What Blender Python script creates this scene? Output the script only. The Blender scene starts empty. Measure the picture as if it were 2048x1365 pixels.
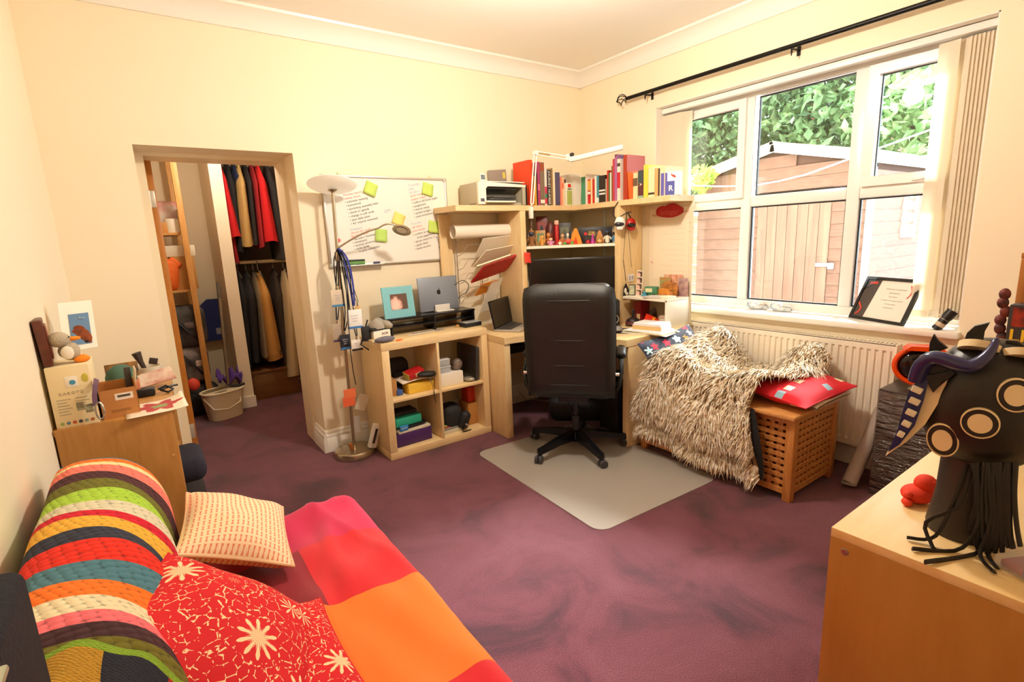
import bpy, bmesh, math, random
from mathutils import Vector, Matrix, Euler
D = bpy.data
SC = bpy.context.scene
COL = SC.collection
PI = math.pi
# ---------------------------------------------------------------- camera
F, CX, CY = 1030.36, 1024.0, 682.5
CAM = Vector((0, 0, 1.405))
_yaw, _pit, _rol = math.radians(35.0833), math.radians(11.2963), math.radians(2.37988)
_f = Vector((math.sin(_yaw) * math.cos(_pit), math.cos(_yaw) * math.cos(_pit), -math.sin(_pit)))
_r = Vector((math.cos(_yaw), -math.sin(_yaw), 0))
_d = _f.cross(_r)
RT = _r * math.cos(_rol) + _d * math.sin(_rol)
DN = -_r * math.sin(_rol) + _d * math.cos(_rol)
FW = _f
cam_data = D.cameras.new('camera')
cam_data.sensor_width = 36.0
cam_data.sensor_fit = 'HORIZONTAL'
cam_data.lens = F / 2048 * 36
cam_data.clip_start = 0.02
cam = D.objects.new('camera', cam_data)
COL.objects.link(cam)
cm = Matrix.Identity(4)
for i in range(3):
    cm[i][0], cm[i][1], cm[i][2], cm[i][3] = RT[i], -DN[i], -FW[i], CAM[i]
cam.matrix_world = cm
SC.camera = cam
# ---------------------------------------------------------------- world, lights, exposure
SKY_STRENGTH = 17.0
SUN_POWER = 46.0
LAMP_POWER = 95.0
SC.view_settings.view_transform = 'Standard'
SC.view_settings.look = 'None'
SC.view_settings.exposure = 0.0
SC.view_settings.gamma = 1.0
SC.view_settings.use_curve_mapping = False
SC.cycles.max_bounces = 10
SC.cycles.diffuse_bounces = 5
SC.cycles.glossy_bounces = 4
SC.cycles.transparent_max_bounces = 16
SC.cycles.sample_clamp_indirect = 8.0
SC.cycles.caustics_reflective = False
SC.cycles.caustics_refractive = False
SC.cycles.use_denoising = True
world = D.worlds.new('overcast_sky')
SC.world = world
world.use_nodes = True
bg = world.node_tree.nodes['Background']
bg.inputs[0].default_value = (0.80, 0.92, 1.0, 1)
bg.inputs[1].default_value = SKY_STRENGTH
def add_light(name, kind, loc, rot=(0, 0, 0), **kw):
    l = D.lights.new(name, kind)
    for k, v in kw.items():
        setattr(l, k, v)
    o = D.objects.new(name, l)
    o.location = loc
    o.rotation_euler = rot
    COL.objects.link(o)
    return o
# bright veiled sun high beyond the garden
add_light('veiled_sun', 'SUN', (12, 1, 9), (0, math.radians(46), math.radians(4)), energy=SUN_POWER, angle=math.radians(30), color=(1.0, 0.98, 0.96))
# light portal that guides sky samples through the window opening (adds no light of its own)
portal = add_light('window_portal', 'AREA', (3.40, 1.74, 1.58), (0, PI / 2, 0), shape='RECTANGLE', size=1.46, size_y=1.92)
portal.data.cycles.is_portal = True

# ---------------------------------------------------------------- pixel helpers (photo taken as 2048 x 1365)
def ray(u, v):
    return RT * (u - CX) + DN * (v - CY) + FW * F
def at(u, v, ax, val):
    """point on the plane axis=val seen at photo pixel u,v"""
    d = ray(u, v)
    i = 'xyz'.index(ax)
    return CAM + d * ((val - CAM[i]) / d[i])
def mpp(p):
    """metres per photo pixel at point p"""
    return (Vector(p) - CAM).dot(FW) / F
def px(u, v, depth):
    d = ray(u, v)
    return CAM + d * (depth / F)

# ---------------------------------------------------------------- materials
def lin(h):
    if not isinstance(h, str):
        return tuple(h) + (1,)
    h = h.lstrip('#')
    c = [int(h[i:i + 2], 16) / 255 for i in (0, 2, 4)]
    return tuple(x / 12.92 if x <= 0.04045 else ((x + 0.055) / 1.055) ** 2.4 for x in c) + (1,)
MATS = {}
def new_mat(name):
    m = D.materials.new(name)
    m.use_nodes = True
    nt = m.node_tree
    return m, nt, nt.nodes['Principled BSDF']
def nd(nt, t, **kw):
    n = nt.nodes.new(t)
    if t == 'ShaderNodeTexVoronoi':
        n.inputs['Scale'].default_value = 1.0
    for k, v in kw.items():
        setattr(n, k, v)
    return n
def ramp(nt, stops, interp='LINEAR'):
    r = nd(nt, 'ShaderNodeValToRGB')
    r.color_ramp.interpolation = interp
    el = r.color_ramp.elements
    while len(el) < len(stops):
        el.new(0.5)
    for e, (p, c) in zip(el, stops):
        e.position = p
        e.color = lin(c)
    return r
def M(name, col=None, rough=0.55, metal=0.0, var=None, vs=6.0, bump=None, bs=60.0, coat=0.0, spec=None, sheen=0.0, emit=None, es=1.0, trans=0.0, alpha=1.0, tex='noise', ior=None):
    """plain procedural material: colour, optional second colour mixed by noise, optional bump"""
    if name in MATS:
        return MATS[name]
    m, nt, b = new_mat(name)
    MATS[name] = m
    b.inputs['Base Color'].default_value = lin(col)
    b.inputs['Roughness'].default_value = rough
    b.inputs['Metallic'].default_value = metal
    b.inputs['Coat Weight'].default_value = coat
    if spec is not None:
        b.inputs['Specular IOR Level'].default_value = spec
    if sheen:
        b.inputs['Sheen Weight'].default_value = sheen
        b.inputs['Sheen Roughness'].default_value = 0.5
    if emit:
        b.inputs['Emission Color'].default_value = lin(emit)
        b.inputs['Emission Strength'].default_value = es
    b.inputs['Transmission Weight'].default_value = trans
    b.inputs['Alpha'].default_value = alpha
    if ior:
        b.inputs['IOR'].default_value = ior
    if var or bump:
        tc = nd(nt, 'ShaderNodeTexCoord')
    if var:
        n = nd(nt, 'ShaderNodeTexNoise')
        n.inputs['Scale'].default_value = vs
        n.inputs['Detail'].default_value = 5
        nt.links.new(tc.outputs['Object'], n.inputs['Vector'])
        r = ramp(nt, [(0.35, col), (0.65, var)])
        nt.links.new(n.outputs['Fac'], r.inputs['Fac'])
        nt.links.new(r.outputs['Color'], b.inputs['Base Color'])
    if bump:
        n2 = nd(nt, 'ShaderNodeTexNoise')
        n2.inputs['Scale'].default_value = bs
        n2.inputs['Detail'].default_value = 4
        nt.links.new(tc.outputs['Object'], n2.inputs['Vector'])
        bp = nd(nt, 'ShaderNodeBump')
        bp.inputs['Strength'].default_value = bump
        bp.inputs['Distance'].default_value = 0.01
        nt.links.new(n2.outputs['Fac'], bp.inputs['Height'])
        nt.links.new(bp.outputs['Normal'], b.inputs['Normal'])
    return m
def wood(name, c1, c2, scale=(3, 3, 40), rough=0.45, strength=1.0, rings=6.0):
    """wood grain stretched along the axis with the smallest scale"""
    if name in MATS:
        return MATS[name]
    m, nt, b = new_mat(name)
    MATS[name] = m
    tc = nd(nt, 'ShaderNodeTexCoord')
    mp = nd(nt, 'ShaderNodeMapping')
    mp.inputs['Scale'].default_value = scale
    nt.links.new(tc.outputs['Object'], mp.inputs['Vector'])
    n = nd(nt, 'ShaderNodeTexNoise')
    n.inputs['Scale'].default_value = rings
    n.inputs['Detail'].default_value = 6
    n.inputs['Roughness'].default_value = 0.6
    nt.links.new(mp.outputs['Vector'], n.inputs['Vector'])
    r = ramp(nt, [(0.3, c1), (0.7, c2)])
    nt.links.new(n.outputs['Fac'], r.inputs['Fac'])
    nt.links.new(r.outputs['Color'], b.inputs['Base Color'])
    b.inputs['Roughness'].default_value = rough
    bp = nd(nt, 'ShaderNodeBump')
    bp.inputs['Strength'].default_value = 0.05 * strength
    bp.inputs['Distance'].default_value = 0.004
    nt.links.new(n.outputs['Fac'], bp.inputs['Height'])
    nt.links.new(bp.outputs['Normal'], b.inputs['Normal'])
    return m

# ---------------------------------------------------------------- mesh building
def mtx(loc=(0, 0, 0), rot=(0, 0, 0)):
    return Matrix.Translation(Vector(loc)) @ Euler(rot).to_matrix().to_4x4()
class MB:
    def __init__(s):
        s.v, s.f, s.uv = [], [], {}
    def _add(s, vs, fs, T=None):
        o = len(s.v)
        for p in vs:
            p = Vector(p)
            s.v.append(T @ p if T else p)
        for f in fs:
            s.f.append(tuple(o + i for i in f))
        return s
    def box(s, c, d, rot=None, T=None):
        x, y, z = d[0] / 2, d[1] / 2, d[2] / 2
        vs = [(-x, -y, -z), (x, -y, -z), (x, y, -z), (-x, y, -z), (-x, -y, z), (x, -y, z), (x, y, z), (-x, y, z)]
        m = mtx(c, rot or (0, 0, 0))
        if T:
            m = T @ m
        return s._add(vs, [(3, 2, 1, 0), (4, 5, 6, 7), (0, 1, 5, 4), (1, 2, 6, 5), (2, 3, 7, 6), (3, 0, 4, 7)], m)
    def bb(s, a, b, T=None):
        a, b = Vector(a), Vector(b)
        return s.box((a + b) / 2, [abs(b[i] - a[i]) for i in range(3)], T=T)
    def rbox(s, c, d, r=0.005, rot=None, seg=2, T=None):
        """box with rounded edges"""
        bm = bmesh.new()
        bmesh.ops.create_cube(bm, size=1)
        for v in bm.verts:
            v.co = Vector((v.co.x * d[0], v.co.y * d[1], v.co.z * d[2]))
        r = min(r, min(d) * 0.49)
        bmesh.ops.bevel(bm, geom=bm.edges[:], offset=r, segments=seg, affect='EDGES', profile=0.5)
        m = mtx(c, rot or (0, 0, 0))
        if T:
            m = T @ m
        bm.verts.index_update()
        s._add([v.co.copy() for v in bm.verts], [[v.index for v in f.verts] for f in bm.faces], m)
        bm.free()
        return s
    def cyl(s, p0, p1, r0, r1=None, n=16, caps=True, T=None):
        p0, p1 = Vector(p0), Vector(p1)
        r1 = r0 if r1 is None else r1
        q = (p1 - p0).to_track_quat('Z', 'Y').to_matrix()
        vs = []
        for p, r in ((p0, r0), (p1, r1)):
            for i in range(n):
                a = 2 * PI * i / n
                vs.append(p + q @ Vector((r * math.cos(a), r * math.sin(a), 0)))
        fs = [(i, (i + 1) % n, n + (i + 1) % n, n + i) for i in range(n)]
        if caps:
            fs += [tuple(range(n - 1, -1, -1)), tuple(range(n, 2 * n))]
        return s._add(vs, fs, T)
    def tube(s, pts, r, n=8, closed=False, T=None, flat=None):
        """tube along a path; r may be a list; flat squashes the section along its second axis"""
        pts = [Vector(p) for p in pts]
        k = len(pts)
        rs = r if isinstance(r, (list, tuple)) else [r] * k
        vs, fs = [], []
        up = None
        for i, p in enumerate(pts):
            if closed:
                t = pts[(i + 1) % k] - pts[i - 1]
            else:
                t = pts[min(i + 1, k - 1)] - pts[max(i - 1, 0)]
            if t.length < 1e-9:
                t = Vector((0, 0, 1))
            t.normalize()
            if up is None:
                up = t.orthogonal().normalized()
            up = (up - t * up.dot(t))
            if up.length < 1e-6:
                up = t.orthogonal()
            up.normalize()
            b = t.cross(up)
            for j in range(n):
                a = 2 * PI * j / n
                vs.append(p + up * (rs[i] * math.cos(a)) + b * (rs[i] * math.sin(a) * (flat or 1)))
        for i in range(k if closed else k - 1):
            for j in range(n):
                a, b_ = i * n, ((i + 1) % k) * n
                fs.append((a + j, a + (j + 1) % n, b_ + (j + 1) % n, b_ + j))
        if not closed:
            fs += [tuple(range(n - 1, -1, -1)), tuple((k - 1) * n + j for j in range(n))]
        return s._add(vs, fs, T)
    def lathe(s, prof, n=24, c=(0, 0, 0), T=None, sx=1, sy=1, caps=True):
        """prof: list of (radius, z)"""
        vs, fs = [], []
        for r, z in prof:
            for i in range(n):
                a = 2 * PI * i / n
                vs.append((c[0] + r * sx * math.cos(a), c[1] + r * sy * math.sin(a), c[2] + z))
        k = len(prof)
        for i in range(k - 1):
            for j in range(n):
                fs.append((i * n + j, i * n + (j + 1) % n, (i + 1) * n + (j + 1) % n, (i + 1) * n + j))
        if caps:
            if prof[0][0] > 1e-6:
                fs.append(tuple(range(n - 1, -1, -1)))
            if prof[-1][0] > 1e-6:
                fs.append(tuple((k - 1) * n + j for j in range(n)))
        return s._add(vs, fs, T)
    def ball(s, c, r, nu=14, nv=9, T=None, rot=None):
        if not isinstance(r, (tuple, list)):
            r = (r, r, r)
        m = mtx(c, rot or (0, 0, 0))
        if T:
            m = T @ m
        prof = [(math.sin(PI * i / nv), -math.cos(PI * i / nv)) for i in range(nv + 1)]
        vs, fs = [], []
        for a, z in prof:
            for i in range(nu):
                t = 2 * PI * i / nu
                vs.append((a * r[0] * math.cos(t), a * r[1] * math.sin(t), z * r[2]))
        for i in range(nv):
            for j in range(nu):
                fs.append((i * nu + j, i * nu + (j + 1) % nu, (i + 1) * nu + (j + 1) % nu, (i + 1) * nu + j))
        return s._add(vs, fs, m)
    def prism(s, poly, h0, h1, plane='xy', T=None):
        """extrude a 2-D polygon; plane names the two axes of the polygon, the third is the height"""
        def P(a, b, h):
            return {'xy': (a, b, h), 'xz': (a, h, b), 'yz': (h, a, b)}[plane]
        n = len(poly)
        vs = [P(a, b, h0) for a, b in poly] + [P(a, b, h1) for a, b in poly]
        fs = [(i, (i + 1) % n, n + (i + 1) % n, n + i) for i in range(n)] + [tuple(range(n - 1, -1, -1)), tuple(range(n, 2 * n))]
        return s._add(vs, fs, T)
    def grid(s, fn, nu, nv, T=None, closed_u=False):
        o = len(s.v)
        for j in range(nv + 1):
            for i in range(nu + (0 if closed_u else 1)):
                p = Vector(fn(i / nu, j / nv))
                s.v.append(T @ p if T else p)
        w = nu if closed_u else nu + 1
        for j in range(nv):
            for i in range(nu):
                i2 = (i + 1) % w if closed_u else i + 1
                s.uv[len(s.f)] = [(i / nu, j / nv), ((i + 1) / nu, j / nv), ((i + 1) / nu, (j + 1) / nv), (i / nu, (j + 1) / nv)]
                s.f.append((o + j * w + i, o + j * w + i2, o + (j + 1) * w + i2, o + (j + 1) * w + i))
        return s
    def quad(s, a, b, c, d, T=None):
        i = len(s.f)
        s.uv[i] = [(0, 0), (1, 0), (1, 1), (0, 1)]
        return s._add([a, b, c, d], [(0, 1, 2, 3)], T)
    def mesh(s, name, smooth=40, fix=True):
        me = D.meshes.new(name)
        me.from_pydata([tuple(p) for p in s.v], [], s.f)
        if s.uv:
            ul = me.uv_layers.new(name='UVMap')
            for fi, uvs in s.uv.items():
                for li, uv in zip(me.polygons[fi].loop_indices, uvs):
                    ul.data[li].uv = uv
        elif fix:
            bm = bmesh.new()
            bm.from_mesh(me)
            bmesh.ops.recalc_face_normals(bm, faces=bm.faces[:])
            bm.to_mesh(me)
            bm.free()
        if smooth:
            for p in me.polygons:
                p.use_smooth = True
            me.set_sharp_from_angle(angle=math.radians(smooth))
        me.update()
        return me
def link(name, data, mat=None, parent=None, loc=(0, 0, 0), rot=(0, 0, 0)):
    o = D.objects.new(name, data)
    COL.objects.link(o)
    o.location = loc
    o.rotation_euler = rot
    if parent:
        o.parent = parent
    if mat and data is not None:
        data.materials.clear()
        for m in (mat if isinstance(mat, (list, tuple)) else [mat]):
            data.materials.append(m)
    return o
def part(name, mb, mat, parent, loc=(0, 0, 0), rot=(0, 0, 0), smooth=40, label=None):
    me = mb.mesh(name, smooth) if isinstance(mb, MB) else mb
    o = link(name, me, mat, parent, loc, rot)
    if label:
        o['label'] = label
    return o
def thing(name, label, cat, loc=(0, 0, 0), rot=(0, 0, 0), group=None):
    if not isinstance(rot, (tuple, list)):
        rot = (0, 0, rot)
    o = link(name, None, None, None, loc, rot)
    o.empty_display_size = 0.05
    return tag(o, label, cat, group)
def tag(o, label, cat, group=None, kind=None):
    o['label'] = label
    o['category'] = cat
    if group:
        o['group'] = group
    if kind:
        o['kind'] = kind
    return o
def solo(name, mb, mat, label, cat, loc=(0, 0, 0), rot=(0, 0, 0), group=None, smooth=40):
    if not isinstance(rot, (tuple, list)):
        rot = (0, 0, rot)
    return tag(part(name, mb, mat, None, loc, rot, smooth), label, cat, group)
def struct(name, mb, mat, parent=None, label=None, smooth=40, loc=(0, 0, 0)):
    o = part(name, mb, mat, parent, loc, smooth=smooth)
    if parent is None:
        o['kind'] = 'structure'
        if label:
            o['label'] = label
    return o
def text_mesh(txt, size, extrude=0.0004, align='CENTER', shear=0.0, space=1.0, bold=False, lines=1.0):
    cu = D.curves.new('lettering', 'FONT')
    cu.body = txt
    cu.size = size
    cu.extrude = extrude
    cu.align_x = align
    cu.align_y = 'CENTER'
    cu.shear = shear
    cu.space_character = space
    cu.space_line = lines
    cu.resolution_u = 2
    if bold:
        cu.offset = size * 0.02
    o = D.objects.new('lettering', cu)
    COL.objects.link(o)
    dg = bpy.context.evaluated_depsgraph_get()
    me = D.meshes.new_from_object(o.evaluated_get(dg))
    D.objects.remove(o)
    D.curves.remove(cu)
    me.name = 'lettering'
    return me
def write(txt, size, mat, parent, loc, rot=(PI / 2, 0, 0), name='lettering', **kw):
    return link(name, text_mesh(txt, size, **kw), mat, parent, loc, rot)
def cushion_mb(w, h, t, n=16, pinch=0.10, seed=0, wob=0.0, p=2.2):
    """soft square cushion lying in xy, thickness along z"""
    rnd = random.Random(seed)
    ph = [rnd.uniform(0, 6.28) for _ in range(6)]
    mb = MB()
    def f(sgn):
        def g(a, b):
            x, y = 2 * a - 1, 2 * b - 1
            ex = x * (1 - pinch * (1 - abs(y) ** 2) * abs(x) ** 3)
            ey = y * (1 - pinch * (1 - abs(x) ** 2) * abs(y) ** 3)
            e = max(0.0, (1 - abs(x) ** p) * (1 - abs(y) ** p)) ** 0.55
            wv = wob * (math.sin(3.1 * x + ph[0]) * math.sin(2.7 * y + ph[1]) + 0.5 * math.sin(6 * x + ph[2]) * math.sin(5 * y + ph[3])) * e
            return (ex * w / 2, ey * h / 2, sgn * (t / 2 * e + 0.003) + wv)
        return g
    mb.grid(f(1), n, n)
    mb.grid(lambda a, b: f(-1)(1 - a, b), n, n)
    return mb
# ================================================================ the room
BW, WW, LW, NW, CEIL = 3.515, 3.294, -0.325, -0.75, 2.75
BW2 = 3.95            # far face of the thick wall with the doorway
DX0, DX1, DZ = 0.055, 0.865, 1.977
WY0, WY1, WZ0, WZ1 = 0.78, 2.70, 0.835, 2.316
m_wall = M('cream_wall_paint', '#f4e5c8', 0.75, bump=0.03, bs=180)
m_ceil = M('ceiling_paint', '#f7f3ec', 0.8)
m_white = M('white_gloss_paint', '#f1ede4', 0.35)
m_upvc = M('white_upvc', '#f4f1ec', 0.28)
def carpet_mat():
    m, nt, b = new_mat('purple_carpet')
    tc = nd(nt, 'ShaderNodeTexCoord')
    n1 = nd(nt, 'ShaderNodeTexNoise'); n1.inputs['Scale'].default_value = 2.6; n1.inputs['Detail'].default_value = 6; n1.inputs['Roughness'].default_value = 0.6; n1.inputs['Distortion'].default_value = 0.8
    n2 = nd(nt, 'ShaderNodeTexNoise'); n2.inputs['Scale'].default_value = 260; n2.inputs['Detail'].default_value = 2
    for n in (n1, n2):
        nt.links.new(tc.outputs['Object'], n.inputs['Vector'])
    r1 = ramp(nt, [(0.32, '#4e2331'), (0.48, '#763847'), (0.74, '#874a59')])
    nt.links.new(n1.outputs['Fac'], r1.inputs['Fac'])
    r2 = ramp(nt, [(0.3, '#9a9a9a'), (0.7, '#ffffff')])
    nt.links.new(n2.outputs['Fac'], r2.inputs['Fac'])
    mx = nd(nt, 'ShaderNodeMix', data_type='RGBA', blend_type='MULTIPLY')
    mx.inputs[0].default_value = 1.0
    nt.links.new(r1.outputs['Color'], mx.inputs[6]); nt.links.new(r2.outputs['Color'], mx.inputs[7])
    nt.links.new(mx.outputs[2], b.inputs['Base Color'])
    b.inputs['Roughness'].default_value = 0.95
    b.inputs['Specular IOR Level'].default_value = 0.1
    b.inputs['Sheen Weight'].default_value = 0.18
    b.inputs['Sheen Roughness'].default_value = 0.6
    bp = nd(nt, 'ShaderNodeBump'); bp.inputs['Strength'].default_value = 0.5; bp.inputs['Distance'].default_value = 0.006
    nt.links.new(n2.outputs['Fac'], bp.inputs['Height']); nt.links.new(bp.outputs['Normal'], b.inputs['Normal'])
    return m
m_carpet = carpet_mat()
floor = struct('floor', MB().bb((LW - 0.3, NW - 0.2, -0.05), (WW + 0.3, BW2, 0)).bb((-0.7, BW2, -0.05), (1.9, 6.0, 0)), m_carpet, label='purple carpet with darker worn patches')
struct('ceiling', MB().bb((LW - 0.3, NW - 0.2, CEIL), (WW + 0.3, BW2, CEIL + 0.1)), m_ceil, label='off-white ceiling')
struct('wall_back', MB().bb((LW - 0.3, BW, 0), (DX0, BW2, CEIL)).bb((DX1, BW, 0), (WW + 0.3, BW2, CEIL)).bb((DX0, BW, DZ), (DX1, BW2, CEIL)), m_wall, label='cream wall with the wide doorway')
struct('wall_window', MB().bb((WW, NW, 0), (WW + 0.3, WY0, CEIL)).bb((WW, WY1, 0), (WW + 0.3, BW, CEIL)).bb((WW, WY0, 0), (WW + 0.3, WY1, WZ0)).bb((WW, WY0, WZ1), (WW + 0.3, WY1, CEIL)), m_wall, label='cream wall around the window')
struct('wall_left', MB().bb((LW - 0.1, NW, 0), (LW, BW, CEIL)), m_wall, label='cream side wall')
struct('wall_near', MB().bb((LW - 0.1, NW - 0.1, 0), (WW + 0.3, NW, CEIL)), m_wall, label='cream wall behind the viewpoint')
# closet behind the doorway
CY1 = 5.78
m_closet = M('closet_wall_paint', '#e6d4b4', 0.8)
struct('wall_closet', MB().bb((-0.62, BW2, 0), (-0.55, CY1, 2.4)).bb((1.75, BW2, 0), (1.82, CY1, 2.4)).bb((-0.62, CY1, 0), (1.82, CY1 + 0.08, 2.4)).bb((-0.62, BW2 - 0.001, 0), (DX0 - 0.0, BW2 + 0.012, 2.4)), m_closet, label='cream closet walls beyond the doorway')
struct('ceiling_closet', MB().bb((-0.62, BW2, 2.4), (1.82, CY1 + 0.08, 2.46)), m_ceil, label='closet ceiling')
# the rest of the house, which shades the garden side
struct('wall_house', MB().bb((-6, -9, CEIL + 0.12), (WW + 0.31, 15, 6.2)).bb((-6, 6.1, -0.3), (WW + 0.31, 15, CEIL + 0.12)).bb((-6, -9, -0.3), (WW + 0.31, NW - 0.25, CEIL + 0.12)), M('house_brick', '#9a7a66', 0.9), label='outer walls of the house above and beside the room')
# coving
cov = [(0, 0.0), (0.012, 0.0), (0.018, 0.012), (0.030, 0.042), (0.052, 0.072), (0.082, 0.092), (0.094, 0.096), (0.098, 0.11), (0, 0.11)]
c0 = CEIL - 0.11
struct('trim_1', MB().prism([(BW - a, c0 + b) for a, b in cov], LW, WW, 'yz'), m_white, label='white coving along the doorway wall')
struct('trim_2', MB().prism([(WW - a, c0 + b) for a, b in cov], NW, BW, 'xz'), m_white, label='white coving along the window wall')
struct('trim_3', MB().prism([(LW + a, c0 + b) for a, b in cov], NW, BW, 'xz'), m_white, label='white coving along the side wall')
# skirting boards
sk = [(0, 0), (0.022, 0), (0.022, 0.095), (0.018, 0.103), (0.020, 0.108), (0.016, 0.125), (0.010, 0.131), (0.012, 0.137), (0.006, 0.152), (0, 0.155)]
struct('baseboard_back', MB().prism([(BW - a, b) for a, b in sk], DX1, WW, 'yz').prism([(BW - a, b) for a, b in sk], LW, DX0, 'yz').prism([(DX1 - a, b) for a, b in sk], BW - 0.022, BW + 0.23, 'xz'), m_white, label='white moulded skirting board on the doorway wall')
struct('baseboard_window', MB().prism([(WW - a, b) for a, b in sk], NW, BW - 0.02, 'xz'), m_white, label='white skirting board under the window')
struct('baseboard_left', MB().prism([(LW + a, b) for a, b in sk], NW, BW, 'xz'), m_white, label='white skirting board on the side wall')
# the side wall runs slightly out of square
for nm in ('wall_left', 'trim_3', 'baseboard_left'):
    for v in D.objects[nm].data.vertices:
        v.co.x -= (BW - v.co.y) * 0.0164
# door lining at the far edge of the doorway, and the open door seen edge-on
struct('trim_4', MB().bb((DX1 - 0.02, BW + 0.24, 0.001), (DX1 + 0.01, BW2 + 0.02, DZ + 0.01)).bb((DX0 - 0.01, BW + 0.24, 0.001), (DX0 + 0.045, BW2 + 0.02, DZ + 0.01)).bb((DX0 + 0.0451, BW + 0.2401, DZ - 0.02), (DX1 - 0.0201, BW2 + 0.0199, DZ + 0.009)), M('cream_lining_paint', '#efdfbf', 0.45), label='cream painted door lining in the doorway')
m_door = wood('oak_door_wood', '#b06a24', '#c98436', (30, 30, 2), 0.4)
d1 = struct('door_1', MB().rbox((DX0 + 0.065, BW2 + 0.37, 0.99), (0.038, 0.74, 1.955), 0.002), m_door, label='oak door standing open into the closet')
for zz in (1.73, 0.22):
    part('hinge', MB().rbox((DX0 + 0.062, BW2 - 0.002, zz), (0.03, 0.004, 0.10), 0.001).cyl((DX0 + 0.047, BW2 - 0.006, zz - 0.05), (DX0 + 0.047, BW2 - 0.006, zz + 0.05), 0.006, n=8), M('hinge_steel', '#d8d3c8', 0.35, 0.6), d1)

# ---------------------------------------------------------------- window
XG = WW + 0.20
def frame_rect(mb, y0, y1, z0, z1, w, x0, x1):
    """rectangular ring of profile width w"""
    mb.bb((x0, y0, z0), (x1, y0 + w, z1)).bb((x0, y1 - w, z0), (x1, y1, z1))
    mb.bb((x0, y0 + w, z0), (x1, y1 - w, z0 + w)).bb((x0, y0 + w, z1 - w), (x1, y1 - w, z1))
    return mb
win = struct('window_1', frame_rect(MB(), WY0, WY1, WZ0 + 0.02, WZ1, 0.055, XG - 0.035, XG + 0.035), m_upvc, label='white uPVC window of six panes')
Y_M1, Y_M2, Z_T = 2.052, 1.385, 1.585
for ym in (Y_M1, Y_M2):
    part('mullion', MB().rbox((XG, ym, (WZ0 + WZ1) / 2 + 0.01), (0.066, 0.07, WZ1 - WZ0 - 0.13), 0.006), m_upvc, win)
for a, b in ((WY0 + 0.055, Y_M2 - 0.035), (Y_M2 + 0.035, Y_M1 - 0.035), (Y_M1 + 0.035, WY1 - 0.055)):
    part('transom', MB().rbox((XG, (a + b) / 2, Z_T), (0.064, b - a, 0.07), 0.006), m_upvc, win)
m_gasket = M('black_rubber_gasket', '#15171a', 0.5)
def glass_mat():
    m, nt, b = new_mat('window_glass')
    nt.nodes.remove(b)
    tr = nd(nt, 'ShaderNodeBsdfTransparent'); tr.inputs[0].default_value = (0.96, 0.98, 0.97, 1)
    gl = nd(nt, 'ShaderNodeBsdfGlossy'); gl.inputs['Roughness'].default_value = 0.0
    fr = nd(nt, 'ShaderNodeFresnel'); fr.inputs[0].default_value = 1.5
    mx = nd(nt, 'ShaderNodeMixShader')
    nt.links.new(fr.outputs[0], mx.inputs[0]); nt.links.new(tr.outputs[0], mx.inputs[1]); nt.links.new(gl.outputs[0], mx.inputs[2])
    nt.links.new(mx.outputs[0], nt.nodes['Material Output'].inputs[0])
    return m
m_glass = glass_mat()
def pane(y0, y1, z0, z1, sash):
    par = win
    if sash:
        s = MB()
        frame_rect(s, y0 - 0.052, y1 + 0.052, z0 - 0.052, z1 + 0.052, 0.052, XG - 0.055, XG + 0.01)
        par = part('sash', s, m_upvc, win)
    bead = frame_rect(MB(), y0 - 0.004, y1 + 0.004, z0 - 0.004, z1 + 0.004, 0.008, XG - 0.012, XG + 0.004)
    g = part('pane', MB().bb((XG - 0.004, y0 - 0.004, z0 - 0.004), (XG - 0.001, y1 + 0.004, z1 + 0.004)), m_glass, par)
    part('gasket', bead, m_gasket, g)
    return par
pane(Y_M1 + 0.065, WY1 - 0.115, 1.665, 2.205, True)
pane(Y_M2 + 0.038, Y_M1 - 0.06, Z_T + 0.04, WZ1 - 0.065, False)
sr = pane(WY0 + 0.115, Y_M2 - 0.095, 1.665, 2.205, True)
for sy, s0 in (((WY0 + Y_M2) / 2 - 0.05, sr),):
    h = MB().rbox((XG - 0.062, sy, 1.632), (0.014, 0.12, 0.022), 0.004).rbox((XG - 0.075, sy - 0.03, 1.634), (0.012, 0.09, 0.014), 0.004)
    part('handle', h, M('white_handle', '#f6f4ef', 0.3), s0)
pane(Y_M1 + 0.04, WY1 - 0.06, WZ0 + 0.08, Z_T - 0.04, False)
pane(Y_M2 + 0.04, Y_M1 - 0.04, WZ0 + 0.08, Z_T - 0.04, False)
pane(WY0 + 0.06, Y_M2 - 0.04, WZ0 + 0.08, Z_T - 0.04, False)
m_reveal = M('window_reveal_paint', '#f3ece0', 0.6)
struct('trim_5', MB().bb((WW + 0.001, WY0, WZ0), (XG - 0.034, WY0 + 0.006, WZ1)).bb((WW + 0.001, WY1 - 0.006, WZ0), (XG - 0.034, WY1, WZ1)).bb((WW + 0.001, WY0, WZ1 - 0.006), (XG - 0.034, WY1, WZ1)), m_reveal, label='white plaster window reveal')
struct('trim_6', MB().rbox(((WW - 0.045 + XG - 0.03) / 2, (WY0 + WY1) / 2, WZ0), (XG - 0.03 - WW + 0.045, WY1 - WY0 + 0.02, 0.036), 0.008), m_white, label='white window sill board')

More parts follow.
